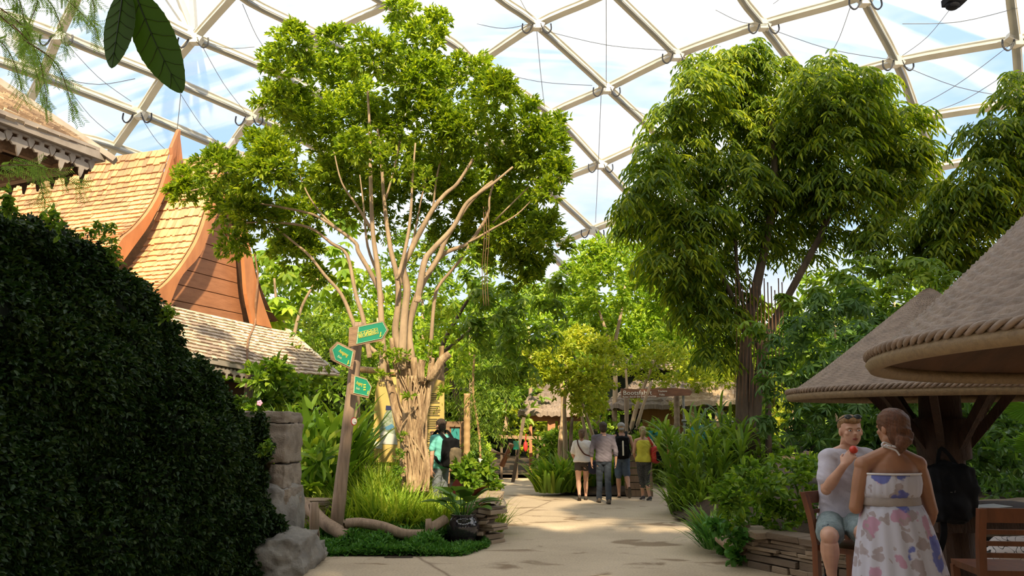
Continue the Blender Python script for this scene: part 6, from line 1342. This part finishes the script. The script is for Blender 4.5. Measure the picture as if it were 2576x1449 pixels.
PLC = ['far left behind the creeper wall', 'behind the temple roof', 'behind the fig branches, upper left of them', 'high behind the fig branches', 'behind the umbrella tree, left side', 'low behind the fig tree trunk', 'behind the arrow sign', 'behind the umbrella tree, right side', 'just left of the tall central tree', 'dark and low beside the pavilion', 'right of the tall central tree', 'high up between centre and right tree', 'above the right thatched roof', 'behind the trunks of the drooping tree', 'high behind the drooping tree', 'upper right above the wicker parasols', 'right of the drooping trunks, lower down', 'behind the tip of the wicker parasol', 'behind the nearest parasol', 'low behind the walking group', 'seen through the open pavilion, left', 'seen through the open pavilion, right', 'behind the boat ride sign', 'under the temple house eave', 'right of the temple house eave', 'behind the bamboo railing on the right']
for (px, py, r, Y, mt), pl in zip(far, PLC):
    bl = [(px, py, r*.62, Y)] + [(px+r*.75*math.cos(a), py+r*.6*math.sin(a), r*.45, Y+rng.uniform(-1, 1)) for a in np.linspace(0, 6.28, 7)[:-1]]
    tree('distant_tree', 'distant leafy tree '+pl, bl, Y, mt, [[(px, 1085), (px+5, (py+1085)/2), (px, py), 6]], dens=40, k=6, L=.26, Wd=.13, nsub=14)
ORD = ['first', 'second', 'third', 'fourth', 'fifth', 'sixth', 'seventh', 'eighth', 'ninth', 'tenth', 'eleventh', 'twelfth', 'thirteenth', 'fourteenth', 'fifteenth', 'sixteenth']
for k in range(16):
    a = -40+k*5.3; Y = 40+3*math.sin(k*2.2); x = Y*math.tan(R(a)); t = thing('distant_hedge', 'dense bank of greenery at the far end of the hall, '+(ORD[k]+' from the left'), 'hedge', (x, Y, 0), group='far bank of greenery')
    q, aa = clump_points((x, Y, 3.2), 3.9, 900, 24, .4, 1.25, .3); foliage('leaf_mass', (q, aa), M['mid' if k % 2 else 'bush'], t, k=5, L=.4, Wd=.22, spread=.9)
    mb = MB(); mb.ell((x, Y+1, 2.6), (3.0, 1.5, 3.3), None, 12, 8); mb.build('hedge_core', M['darkbase'], t, True)
# ================================================================== right-hand planting
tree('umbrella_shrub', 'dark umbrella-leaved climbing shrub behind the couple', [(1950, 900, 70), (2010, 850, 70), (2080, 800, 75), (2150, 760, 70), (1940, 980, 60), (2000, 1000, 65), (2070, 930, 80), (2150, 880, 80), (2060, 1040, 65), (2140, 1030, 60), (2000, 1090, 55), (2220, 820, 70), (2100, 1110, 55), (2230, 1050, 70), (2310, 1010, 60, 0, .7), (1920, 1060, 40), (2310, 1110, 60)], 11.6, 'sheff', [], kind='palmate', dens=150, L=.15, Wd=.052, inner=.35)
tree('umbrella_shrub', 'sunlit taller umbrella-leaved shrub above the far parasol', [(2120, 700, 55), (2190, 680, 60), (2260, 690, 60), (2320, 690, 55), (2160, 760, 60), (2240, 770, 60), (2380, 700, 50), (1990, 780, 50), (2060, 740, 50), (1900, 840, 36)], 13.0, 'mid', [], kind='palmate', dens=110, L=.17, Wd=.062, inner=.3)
tree('broadleaf_shrub', 'dense rounded-leaf shrub above the stacked slate wall', [(1990, 1190, 50), (2050, 1200, 50), (1930, 1230, 50), (1990, 1260, 60), (2060, 1280, 55), (1900, 1290, 50), (1960, 1320, 48), (2030, 1330, 45), (1860, 1330, 42), (2110, 1250, 60), (2110, 1320, 50), (1860, 1270, 40), (1920, 1345, 30), (1850, 1300, 40), (1830, 1270, 36), (1900, 1240, 40), (1880, 1200, 36), (1845, 1235, 30)], 9.7, 'bush', [], dens=420, k=6, L=.10, Wd=.055, inner=.3, nsub=12)
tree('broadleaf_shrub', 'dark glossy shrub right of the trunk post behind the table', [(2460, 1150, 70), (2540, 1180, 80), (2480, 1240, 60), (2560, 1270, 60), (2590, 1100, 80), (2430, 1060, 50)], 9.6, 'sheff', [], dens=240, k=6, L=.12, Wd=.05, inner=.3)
tree('trailing_plant', 'heart-leaved creeper spilling over the bed edge by the cut log', [(1830, 1385, 26), (1860, 1395, 26), (1840, 1355, 24), (1808, 1330, 22), (1875, 1360, 20)], 9.5, 'cover', [], dens=900, k=4, L=.085, Wd=.075, inner=.3)
def grass(name, label, xy, n, L, Wd, mt, spread, z=0, lean=(.1, .9), curl=(.6, 1.8), cat='plant', seg=6):
    t = thing(name, label, cat, (xy[0], xy[1], z)); r = spread*np.sqrt(rng.random(n)); a = rng.random(n)*6.283
    P = np.stack([xy[0]+r*np.cos(a), xy[1]+r*np.sin(a), np.full(n, z)-.02], 1); az = a+rng.normal(0, .6, n)
    blades('leaf_blades', P, az, L*(.55+.6*rng.random(n)), Wd*(.7+.6*rng.random(n)), rng.uniform(*lean, n)*(.35+.65*r/spread), rng.uniform(*curl, n), M[mt], t, seg); return t
def fountain(name, label, xy, z0, hgt, n, L, Wd, mt, rad, stalks=14):
    """tall canes carrying long arching leaves at all heights"""
    t = thing(name, label, 'plant', (xy[0], xy[1], z0)); Ps, az, ln = [], [], []
    for k in range(stalks):
        a = rng.random()*6.283; r = rad*math.sqrt(rng.random()); hh = hgt*(.6+.4*rng.random()); x, y = xy[0]+r*math.cos(a)*.6, xy[1]+r*math.sin(a)*.6; ex, ey = xy[0]+r*1.35*math.cos(a), xy[1]+r*1.35*math.sin(a)
        mb = MB(); mb.tube(catmull([(x, y, z0-.05), ((x+ex)/2, (y+ey)/2, z0+hh*.6), (ex, ey, z0+hh)], 3), .012, 5); mb.build('cane', M['reedgrass'], t)
        for j in range(n//stalks):
            u = .15+.85*rng.random(); Ps.append((x+(ex-x)*u, y+(ey-y)*u, z0+hh*u)); az.append(rng.random()*6.283 if rng.random() < .5 else a+rng.normal(0, .9)); ln.append(L*(.6+.6*rng.random()))
    n2 = len(Ps); blades('leaf_blades', np.array(Ps), np.array(az), np.array(ln), Wd*(.7+.6*rng.random(n2)), rng.uniform(.3, 1.0, n2), rng.uniform(1.4, 2.4, n2), M[mt], t, 7); return t
RG = gnd(1765, 1300); fountain('giant_reed', 'large arching reed clump at the right edge of the path', (RG.x+.30, RG.y+.5), .03, 1.7, 620, .72, .036, 'reedgrass', .72, 20)
fountain('giant_reed', 'second arching reed clump behind the large one', (RG.x+1.0, RG.y+1.3), .1, 1.9, 360, .7, .034, 'reedgrass', .6, 14)
grass('grass_tuft', 'low skirt of hanging leaves around the reed clump foot', (RG.x+.12, RG.y+.35), 420, .95, .026, 'reedgrass', .6, .02, (.1, .8), (1.5, 2.6))
grass('fern', 'small fern between the reed clump and the round-leaf shrub', (at(1790, 1280, 10.9).x, 10.9), 90, .55, .03, 'strap', .2, .15, (.3, 1.0), (.8, 1.6))
grass('grass_tuft', 'blue-green thin grass tuft left of the curved cut log', (at(1812, 1340, 10.2).x, 10.3), 260, .55, .014, 'cover', .25, .1, (.1, 1.0), (.8, 2.0))
# strappy clumps behind the walkers
for i, (px, Y, L, lb) in enumerate(((1385, 18.4, .9, 'strap-leaved clump at the left tip of the bed behind the walkers'), (1425, 18.6, 1.0, 'strap-leaved clump just left of the woman in white'), (1490, 19.0, 1.1, 'strap-leaved clump between the first two walkers'), (1545, 19.2, 1.0, 'strap-leaved clump behind the man with the cap'))):
    p = at(px, 1200, Y); grass('lily_clump', lb, (p.x, Y), 170, L, .055, 'strap', .35, .1, (.1, .7), (.8, 2.0))
# ================================================================== island planting
for i, (px, Y, z, L, n, lb) in enumerate(((745, 13.6, .3, 1.45, 120, 'tall strap-leaved ginger left of the leaning signpost'), (800, 13.2, .3, 1.6, 130, 'tallest strap-leaved ginger behind the signpost, under the left arrow'), (860, 13.8, .35, 1.5, 120, 'strap-leaved ginger between the signpost and the map panel'))):
    p = at(px, 1180, Y); t = thing('ginger_plant', lb, 'plant', (p.x, Y, z)); n_ = n
    r = .32*np.sqrt(rng.random(n_)); a = rng.random(n_)*6.283; zz = z+rng.random(n_)*.95
    P = np.stack([p.x+r*np.cos(a)*(1+zz*.4), Y+r*np.sin(a)*(1+zz*.4), zz], 1)
    blades('leaf_blades', P, a+rng.normal(0, .5, n_), L*(.45+.35*rng.random(n_)), .085*(.7+.6*rng.random(n_)), rng.uniform(.1, .8, n_), rng.uniform(.3, 1.7, n_), M['strap'], t, 7)
    for k in range(7): mb = MB(); b = rng.random()*6.283; mb.tube([(p.x+.1*math.cos(b), Y+.1*math.sin(b), z-.05), (p.x+.35*math.cos(b), Y+.35*math.sin(b), z+1.0)], .014, 5); mb.build('cane', M['strap'], t)
tree('broadleaf_shrub', 'lush broad-leaved shrub under the temple house eave', [(650, 960, 36), (690, 970, 40), (660, 1010, 36), (710, 1010, 40), (630, 1030, 24), (740, 970, 30), (700, 930, 26), (770, 1000, 30)], 14.8, 'bush', [], dens=260, k=6, L=.17, Wd=.10, inner=.3)
tree('broadleaf_shrub', 'large pointed leaves growing beside the sandstone pier', [(770, 1130, 34), (765, 1190, 34), (790, 1070, 34), (775, 1240, 24), (810, 1160, 34)], 12.5, 'strap', [], dens=70, k=5, L=.26, Wd=.11, inner=.3)
mb = MB(); fl = at(653, 1014, 14.2)
for k in range(5): a = k*1.256; mb.ell(fl+Vector((.03*math.cos(a), 0, .03*math.sin(a))), (.028, .01, .028), None, 8, 6)
mb.build('pink_flower', mat('pink_petal', (.75, .35, .5), (.6, .2, .35), 5), None, True, 'single pink flower in the shrub under the eave', 'flower')
gs = [(850, 12.3), (900, 12.1), (950, 12.2), (1000, 12.0), (905, 12.7), (960, 12.8), (1040, 12.0), (1085, 11.9), (1130, 12.0), (1150, 12.5), (1090, 12.6), (1180, 12.8), (820, 12.6), (1195, 12.2), (1020, 11.8), (930, 11.8), (980, 11.8), (1075, 11.8), (1120, 11.8), (865, 11.9), (800, 12.1), (960, 13.4), (1010, 13.6), (1060, 13.3), (1100, 13.2), (1150, 13.4), (1030, 14.2), (900, 13.4), (1120, 12.8)]
gp = []
for px, Y in gs:
    p = at(px, 1200, Y); gp.append((p.x, Y, z1(p.x, Y)))
tg = tag(thing('grass_clump', 'yellow-green grassy clumps covering the planting island', 'grass', (gp[4][0], gp[4][1], .3)), kind='stuff')
Pn_, An, Ln = [], [], []
for x, y, z in gp:
    n = 300; r = .42*np.sqrt(rng.random(n)); a = rng.random(n)*6.283; Pn_.append(np.stack([x+r*np.cos(a), y+r*np.sin(a), np.full(n, z-.03)], 1)); An.append(a+rng.normal(0, .7, n)); Ln.append(rng.uniform(.32, .76, n))
Pn_ = np.concatenate(Pn_); nn_ = len(Pn_)
blades('grass_blades', Pn_, np.concatenate(An), np.concatenate(Ln), rng.uniform(.010, .022, nn_), rng.uniform(.05, .9, nn_), rng.uniform(.5, 2.0, nn_), M['grass'], tg, 5)
tc_ = tag(thing('ground_cover', 'low dense green ground cover along the front of the planting island', 'ground cover', (-1.9, 11, .02)), kind='stuff')
pts, nrm = [], []
P1x = [p[0] for p in P1[:8]]; 
while len(pts) < 8500:
    px, Y = rng.uniform(770, 1225), rng.uniform(10.15, 11.7); x = at(px, 1300, Y).x
    if math.hypot(x-pc.x, Y-11.08) > .30 and (inpoly(x, Y, P1) or inpoly(x-.06, Y+.22, P1)): pts.append((x, Y, z1(x, Y)*.8+.005+.22*rng.random()*(.5+noise.noise(Vector((x*3, Y*3, 0))))*min(1, (.12 if not inpoly(x, Y, P1) else .15+edist(x, Y, P1)*1.8)))); nrm.append((0, -.3, 1))
foliage('cover_leaves', (np.array(pts), unit(np.array(nrm, float))), M['cover'], tc_, k=5, spread=1.1, L=.07, Wd=.034, down=.1, twig=.05)
for i, (px, Y, lb) in enumerate(((1228, 13.9, 'heart-leaved plant trailing over the rock by the info panel'), (1175, 13.3, 'leafy plant behind the glazed pot'))):
    tree('trailing_plant', lb, [(px, 1210, 20, Y), (px+14, 1228, 16, Y), (px-10, 1190, 22, Y), (px+4, 1170, 16, Y)], Y, 'bush', [], dens=500, k=5, L=.12, Wd=.085, inner=.3)
# ================================================================== things hanging into the view
lf = thing('leaf_twig', 'two large dark toothed leaves hanging in at the top left, close up', 'leaf', tuple(at(325, -30, 1.0)))
def nearleaf(base, tip, wpx, Y0, Y1, bend, nm):
    A0, T0 = at(*base, Y0), at(*tip, Y1); n = 22; mb = MB(); rows = []; vein = []
    ax = (T0-A0); L = ax.length; d = ax.normalized(); side = d.cross(Vector((.12, 1, .1))).normalized(); nn2 = side.cross(d)
    for i in range(n*2+1):
        t = i/(n*2); prof = math.sin(math.pi*t**.92)**.62*(1-.15*t); w = m(wpx, Y0)*prof*(1+(.030 if i % 4 < 1 and .12 < t < .98 else 0)) + .0003
        c = A0+d*(L*t)+side*(bend*math.sin(math.pi*t)*L)+nn2*(.03*L*math.sin(math.pi*t))
        rows.append([c+side*(w*s)+nn2*(.10*w*abs(s)) for s in (-1, -.6, -.25, 0, .25, .6, 1)]); vein.append(c-nn2*.0006)
    mb.loft(rows, False, False); o = mb.build('leaf', M['near'], lf, True)
    v = MB(); v.tube(vein[::2], [.0014*(1-.8*i/(len(vein[::2])-1)) for i in range(len(vein[::2]))], 5)
    for i in range(5, 36, 6):
        for s in (0, 6): tgt = rows[min(i+5, 2*n)][s]; v.tube([vein[i], vein[i].lerp(tgt, .5)+d*.002-nn2*.0004, vein[i].lerp(tgt, .93)-nn2*.0003], [.0006, .0005, .0003], 4)
    v.build('midrib', M['vein'], o, True)
nearleaf((312, -28), (281, 172), 47, 1.0, 1.0, -.02, 0)
nearleaf((338, -22), (458, 234), 62, 1.0, 1.02, -.035, 1)
mb = MB(); mb.tube(catmull([at(312, -28, 1), at(322, -70, 1), at(330, -120, 1), at(360, -260, 1.05)], 4), .0022, 6); mb.tube([at(338, -22, 1), at(328, -80, 1)], .0015, 6); mb.build('stalk', M['vein'], lf)
ff = thing('feathery_branch', 'fine feathery light-green branches hanging over the top left corner', 'branch', tuple(at(60, -60, 5.2)))
Pf, Df, Nf = [], [], []
for (a, b) in (((20, -60), (60, 180)), ((100, -60), (50, 120)), ((60, -50), (170, 130)), ((-20, 20), (110, 250)), ((30, 60), (120, 270)), ((60, 100), (185, 280)), ((110, -60), (200, 50)), ((-60, 60), (60, 240)), ((20, -40), (230, 60)), ((-50, -40), (80, 90)), ((0, 20), (100, 190)), ((300, -60), (350, 40)), ((180, -60), (240, 90)), ((30, 400), (110, 500)), ((-40, 420), (200, 470))):
    Y0 = 5.2+rng.normal(0, .25); A0, B0 = at(*a, Y0), at(*b, Y0+.2); C = catmull([A0, (A0+B0)/2+Vector((.05, 0, .08)), B0], 14); mb = MB(); mb.tube(C, [.006*(1-.8*i/len(C)) for i in range(len(C))], 4); mb.build('twig', M['twig'], ff)
    for i, p in enumerate(C):
        for s in range(1):
            d0 = unit(rng.normal(size=3)*.5+np.array([0, 0, -.6])+np.array(B0-A0)); q = np.array(p)
            pn = unit(np.cross(d0, [0, 1, .1]))
            for j in range(9):
                for sg in (-1, 1): Pf.append(q+d0*.014*j); Df.append(unit(d0*.7+pn*sg)); Nf.append((0, -1, .3))
leaves('feathery_leaves', np.array(Pf), np.array(Df), np.array(Nf), .035, .006, M['feather'], ff, fold=.1)
# overhead tree just out of the frame: it shades the foreground
ot = thing('shade_tree', 'spreading tree overhead behind the viewpoint that shades the foreground', 'tree', (6.5, -2.5, 0))
mb = MB(); mb.tube(catmull([(6.5, -2.5, 0), (6.2, -2.2, 3.5), (5.0, -1, 6.5), (3, 1, 9)], 4), [.35, .33, .3, .3, .28, .26, .24, .22, .2, .18, .15, .12, .1], 10, .2); mb.build('trunk_stem', M['bark_dark'], ot, True)
mb = MB(); mb.tube(catmull([(6.2, -2.2, 3.5), (7, 2, 7.5), (6, 5, 10)], 4), .14, 8); mb.tube(catmull([(5, -1, 6.5), (0, 0, 8.5), (-4, 0, 9.5)], 4), .12, 8); mb.build('branch', M['bark_dark'], ot, True)
Qs, As = [], []
for x, y, z, r in ((1.4, -.2, 10, 1.6), (4.9, 3.5, 10.3, 2.2), (6, 5, 10.5, 2.3), (3.2, 7.2, 11, 1.9), (5.5, 8, 11.3, 2.0), (8, 7.5, 11, 2.3), (8.5, 4, 10.5, 2.3), (1, -1.5, 9.6, 2.0), (4, -1, 9.8, 2.3), (7, 0.5, 10.0, 2.4), (-1.5, .3, 9.6, 1.8), (-4, .2, 9.5, 2.0), (-6.5, .5, 9.6, 2.2), (-4.5, -2.5, 9, 2.2), (-1.5, -3, 9, 2.2), (-7.5, -2.5, 9, 2.2), (2, -4, 9, 2.2), (10.5, 6, 10.5, 2.2), (10.5, 2.5, 10, 2.2), (5, -3.5, 10, 2.2), (7.5, -3.5, 10, 2.3), (6, -6, 9.5, 2.2), (9.5, -1.5, 10, 2.3), (3.5, -6, 9.5, 2.2), (1.2, -6.5, 9.2, 2.2), (-1.5, -6, 9, 2), (-2.8, -.5, 9.2, 1.5)):
    q, a = clump_points((x, y, z), r, int(190*r*r), 14, .38, .55, .35); Qs.append(q); As.append(a)
foliage('leaf_crown', (np.concatenate(Qs), np.concatenate(As)), M['willow'], ot, k=5, spread=1, L=.30, Wd=.16)
# ================================================================== distant huts, pavilion, boat ride sign
def thatch(mb, c, ax, bx, z0, z1, ridge=.35, eave_drop=.12, n=26, rows=7, seed=0):
    """hipped thatch: rectangle ax*bx at z0 rising to a short ridge at z1, rough layered edge"""
    rd = random.Random(seed)
    for r in range(rows):
        t0, t1 = r/rows, (r+1.15)/rows
        rings = []
        for t, o in ((t0, .05), (t1, 0.0)):
            t = min(1, t); hx = ax*(1-t)+ax*ridge*t; hy = bx*(1-t)+.08*t; z = z0+(z1-z0)*t**.9; ring_ = []
            for j in range(n*4):
                u = (j/(n*4))*4; k = int(u); f = u-k; x, y = [(-1+2*f, -1), (1, -1+2*f), (1-2*f, 1), (-1, 1-2*f)][k]
                ring_.append(Vector((c[0]+x*hx, c[1]+y*hy, z+o+rd.uniform(-.035, .035))))
            rings.append(ring_)
        lo = [v-Vector((0, 0, .14)) for v in rings[0]]; mb.loft([lo]+rings, False)
pv = at(1385, 1100, 25); pav = thing('thatched_pavilion', 'small open pavilion with grey thatched roof in the distance left of the walkers', 'pavilion', (pv.x, 25, 0))
ez = at(1385, 1040, 25).z; tz_ = at(1385, 965, 25).z; mb = MB(); thatch(mb, (pv.x, 25.6), 1.05, 1.3, ez, tz_, seed=1); mb.build('thatched_roof', M['thatch'], pav)
mb = MB(); mb.box((pv.x, 24.6, ez-.14), (1.9, .12, .22)); mb.build('eave_beam', M['gable'], pav)
for px, w in ((1387, .24), (1408, .10), (1335, .1)): p = at(px, 1100, 24.7); mb = MB(); mb.bar((p.x, 24.7, 0), (p.x, 24.7, ez-.05), w, w); mb.build('post', M['gable'], pav)
p = at(1390, 1110, 24.4); mb = MB(); mb.box((p.x, 24.4, p.z), (.42, .1, .40)); mb.build('notice', M['wood'], pav)
ct = at(1330, 1102, 23.8); ctr = thing('bar_counter', 'long timber counter board in front of the thatched pavilion', 'counter', (ct.x, 23.8, 0))
a, b = at(1252, 1098, 23.6), at(1385, 1103, 24.0); mb = MB(); mb.bar(a, b, .35, .10); mb.build('counter_top', M['woodh'], ctr)
for px in (1262, 1300, 1352, 1378): q = at(px, 1100, 23.8); mb = MB(); mb.bar((q.x, 23.8, 0), (q.x, 23.8, q.z), .07, .07); mb.build('leg', M['bark_dark'], ctr)
bx_ = at(1392, 1138, 22.8); mb = MB(); mb.box((bx_.x, 22.9, bx_.z/2+.12), (.58, .5, bx_.z+.24)); mb.box((bx_.x, 22.63, bx_.z*.75), (.48, .03, .3)); mb.build('wooden_crate', M['bamboo'], None, False, 'yellowish wooden crate box in front of the distant pavilion', 'crate')
cr_ = at(1322, 1123, 23.3); mb = MB(); mb.ell(cr_, (.07, .06, .16), None, 12, 8); mb.tube([cr_+Vector((0, 0, .12)), cr_+Vector((.02, .1, .36))], .02, 6); mb.build('hanging_red_cloth', M['red'], None, True, 'small bright red cloth hanging from the distant counter', 'cloth')
for q in (((1235, 1135), (1283, 1147), 'horizontal timber rail by the path near the bamboo clump'), ((1262, 1172), (1287, 1117), 'slanting orange timber post crossing the rail near the bamboo clump')):
    a, b = at(*q[0], 19.6), at(*q[1], 19.6 if q[0][0] < 1250 else 19.45); mb = MB(); mb.tube([a, b], .075, 8); mb.build('timber_rail', M['barge'] if q[0][0] > 1250 else M['bamboo'], None, True, q[2], 'rail')
a, b = at(1290, 1180, 22.5), at(1318, 1050, 22.5); mb = MB(); mb.bar((a.x, a.y, 0), b, .10, .10); mb.build('leaning_post', M['bark_dark'], None, False, 'dark leaning post between the timber rails and the pavilion', 'post')
mb = MB(); c = at(1298, 1120, 22.3); mb.box(c, (.16, .06, .24)); mb.build('small_sign', M['signgreen'], None, False, 'tiny green sign on the leaning post', 'sign')
# boat ride hut
hx = at(1640, 1100, 24).x; hut = thing('boat_ride_hut', 'reed-walled thatched hut behind the boat ride sign', 'building', (hx+.3, 25.5, 0))
we = at(1640, 1024, 24).z; wl_, wr2 = at(1618, 1060, 24.2), at(1722, 1060, 24.2)
mb = MB(); mb.box(((wl_.x+wr2.x)/2, 25.4, we/2), (wr2.x-wl_.x, 2.2, we)); mb.build('reed_wall', M['reed'], hut)
mb = MB(); mb.box((wl_.x-.28, 25.0, we*.45), (.5, 1.2, we*.9)); mb.build('doorway', M['darkbase'], hut)
t0_ = at(1640, 1022, 23.8).z; t1_ = at(1640, 955, 25).z; mb = MB(); thatch(mb, ((wl_.x+wr2.x)/2+.1, 25.5), 1.75, 1.9, t0_, t1_, .4, seed=2); mb.build('thatched_roof', M['thatch'], hut)
mb = MB(); lw = at(1578, 925, 27.0); thatch(mb, (lw.x+.4, 27.6), 1.3, 1.0, at(1600, 925, 27).z, at(1600, 885, 27).z, .3, seed=3); mb.build('upper_roof', M['thatch'], hut)
mb = MB(); mb.box((lw.x+.4, 27.7, at(1600, 925, 27).z-.5), (1.9, 1.4, 1.2)); mb.build('upper_wall', M['darkbase'], hut)
h2 = at(1810, 1010, 22.5); hu2 = thing('thatched_shelter', 'pale straw roofed shelter half hidden by leaves right of the boat ride sign', 'building', (h2.x, 23.4, 0))
mb = MB(); thatch(mb, (h2.x+.1, 23.4), 1.25, 1.2, at(1810, 1012, 22.3).z, at(1810, 958, 22.5).z, .4, seed=4); mb.build('thatched_roof', mat('pale_straw', (.66, .50, .34), (.42, .30, .19), 5, .95, .8, (6, 6, .6), bscale=30), hu2)
for px in (1747, 1820, 1862): q = at(px, 1100, 22.4); mb = MB(); mb.tube([(q.x, 22.5, 0), (q.x, 22.5, at(1810, 1016, 22.3).z)], .075, 8); mb.build('post', M['bamboo'], hu2, True)
rl = MB(); rl.tube([at(1715, 1059, 20.5), at(1872, 1062, 20.5)], .045, 8); rl.build('railing', M['metal'], None, True, 'pale horizontal rail in front of the straw roofed shelter', 'rail')
for px, w in ((1640, 6), (1702, 6.5)):
    pass
pole(1703, 1180, 1702, 985, 21.6, 21.6, 7, 'grey bamboo post under the right end of the boat ride sign', 'sign_post', 'wood', ground=True)
pole(1724, 1130, 1718, 982, 21.4, 21.4, 3, 'thin pale pole leaning beside the boat ride sign', 'thin_pole', 'metal', ground=True)
pole(1578, 1150, 1574, 990, 21.8, 21.8, 4.5, 'slim post under the left end of the boat ride sign', 'sign_post', 'wood', ground=True)
SB = 21.3
sb_ = thing('boat_ride_sign', 'long weathered brown board with white boat ride lettering hanging above the path', 'sign', tuple(at(1650, 990, SB)))
ns = Vector((0, -1, 0)); bps = Vector((0, SB, 0))
O = [onp(x, y, bps, ns) for x, y in ((1562, 977), (1600, 979), (1660, 977), (1700, 976), (1735, 980), (1742, 986), (1736, 995), (1690, 996), (1640, 1000), (1600, 1002), (1564, 1001))]
mb = MB(); mb.prism(O, Vector((0, .06, 0))); bd = mb.build('board', mat('red_brown_board', (.26, .115, .06), (.16, .07, .04), 3, .75, .2, (1, 4, 6)), sb_)
wr('Bootsfahrt', 1567, 993.5, 1640, 992.5, ns, Vector((0, SB-.006, 0)), 11, M['white'], bd)
wr('Reise durch die Erdgeschichte', 1566, 1000.5, 1651, 999, ns, Vector((0, SB-.006, 0)), 5, M['white'], bd)
wr('Trockene', 1655, 986.5, 1678, 986, ns, Vector((0, SB-.006, 0)), 5, M['white'], bd)
wr('Füße', 1658, 995, 1672, 995, ns, Vector((0, SB-.006, 0)), 4.5, M['white'], bd)
# crates and panels near the walkers
cw_ = at(1607, 1195, 18.0); cz = at(1607, 1142, 18.0).z
ck = thing('plank_box', 'weathered plank box wall beside the woman in yellow', 'crate', (cw_.x, 18.3, 0))
for k in range(6): mb = MB(); mb.box((cw_.x+.02, 18.2, cz*(k+.5)/6), (.62, .25, cz/6-.02)); mb.build('plank', M['wood'], ck)
mb = MB(); c = at(1651, 1095, 20.5); mb.prism([at(x, y, 20.5) for x, y in ((1632, 1083), (1668, 1086), (1666, 1112), (1634, 1108))], Vector((0, .05, 0))); gb = mb.build('information_board', M['teal'], None, False, 'dark green leafy information board behind the woman in yellow', 'sign')
mb = MB(); mb.prism([at(x, y, 19.6) for x, y in ((1738, 1072), (1792, 1066), (1795, 1120), (1790, 1150), (1742, 1146))], Vector((0, .05, 0))); mb.build('teal_banner', M['teal'], None, False, 'teal banner glimpsed behind the large arching reeds', 'banner')
pole(1690, 1160, 1678, 1073, 20.2, 20.2, 5, 'short orange sunlit post behind the woman in yellow', 'timber_post', 'barge', ground=True)
pole(1812, 1160, 1806, 1062, 20.9, 20.9, 4, 'slim bamboo upright left of the dark trunks', 'timber_post', 'bamboo', ground=True)
# trunks and drooping roots behind the walkers
for i, (pts, r, mt) in enumerate((([(1408, 1190), (1410, 1110), (1416, 1030), (1412, 960)], 7, 'bark'), ([(1440, 1190), (1436, 1110), (1440, 1050)], 6, 'bark_dark'), ([(1482, 1130), (1470, 1075), (1462, 1040)], 5, 'bark_light'), ([(1600, 1080), (1618, 1020), (1640, 960)], 5, 'bark_light'))):
    t = thing('bare_trunk', ('reddish hanging root bundle right of the pavilion', 'dark thin trunk just left of the woman in white', 'pale slanting trunk above the man in the violet shirt', 'pale forked trunk crossing the boat ride sign')[i], 'tree trunk', tuple(gnd(*(pts[0][0], 1215)))); br(pts, r, r*.6, 20.6, 'trunk_stem', t, mt, 8)
# undergrowth so that no bare floor shows beyond the path
zf = bed([(-30, 21), (-3.5, 20), (-.7, 20.0), (-.3, 23.5), (3.4, 23.4), (4.2, 20.5), (30, 20), (32, 48), (-32, 48)], .12, .6, .8, name='soil_bed', label='dark soil of the planted area in the back of the hall')
CN = [-1]
def cnt_(): CN[0] += 1; return min(15, CN[0]) if CN[0] < 16 else CN[0]-16
for k in range(26):
    px = 640+k*50+rng.normal(0, 12)
    if 1235 < px < 1385 or 1560 < px < 1640: continue
    Y = 20.5+3*rng.random() if px < 1900 else 13+4*rng.random(); x = at(px, 1100, Y).x; t = thing('undergrowth_shrub', 'low back undergrowth shrub '+('far left' if px < 700 else 'behind the ginger plants' if px < 950 else 'behind the map panel' if px < 1150 else 'left of the path bend' if px < 1240 else 'behind the walkers' if px < 1560 else 'behind the reed clump' if px < 1900 else 'behind the seated couple')+', '+ORD[cnt_()]+' from left', 'shrub', (x, Y, 0), group='back undergrowth')
    q, aa = clump_points((x, Y, .7), 1.0, 260, 10, .4, .8, .4); foliage('leaf_mass', (q, aa), M[('mid', 'bush', 'sheff', 'lime')[k % 4]], t, k=5, L=.2, Wd=.09, spread=.9)
for i, (px, Y, lb) in enumerate(((2440, 15, 'dark leafy shrub seen below the parasol right of the trunk post'), (2530, 13.5, 'dark leafy shrub at the right edge behind the fan palm'), (2620, 15.5, 'dark leafy shrub just off the right edge'), (2330, 16, 'dark leafy shrub seen behind the standing woman'), (2200, 15.5, 'dark leafy shrub seen behind the seated man'))):
    x = at(px, 1100, Y).x; t = thing('leafy_shrub', lb, 'shrub', (x, Y, .2)); q, aa = clump_points((x, Y, 1.3), 1.5, 700, 14, .4, .9, .35); foliage('leaf_mass', (q, aa), M['sheff'], t, k=5, L=.18, Wd=.08, spread=.9)
# unseen hedges added behind the viewpoint to cut down ambient sky light
for i, (x, y, r) in enumerate(((-9, -7, 4.2), (-3, -10, 4.5), (4, -10, 4.5), (11, -7, 4.5), (14, 0, 4.2), (-13, -1, 4))):
    t = thing('hedge', 'tall unseen hedge added behind the viewpoint to block sky light, '+('left rear', 'rear left of centre', 'rear right of centre', 'right rear', 'far right side', 'far left side')[i], 'hedge', (x, y, 0))
    mb = MB(); mb.ell((x, y, r*.75), (r*.85, r*.6, r*.9), None, 14, 10); mb.build('hedge_core', M['darkbase'], t, True); q, aa = clump_points((x, y, r*.8), r, 1500, 24, .35, 1.1, .2); foliage('leaf_mass', (q, aa), M['sheff'], t, k=5, L=.35, Wd=.2)
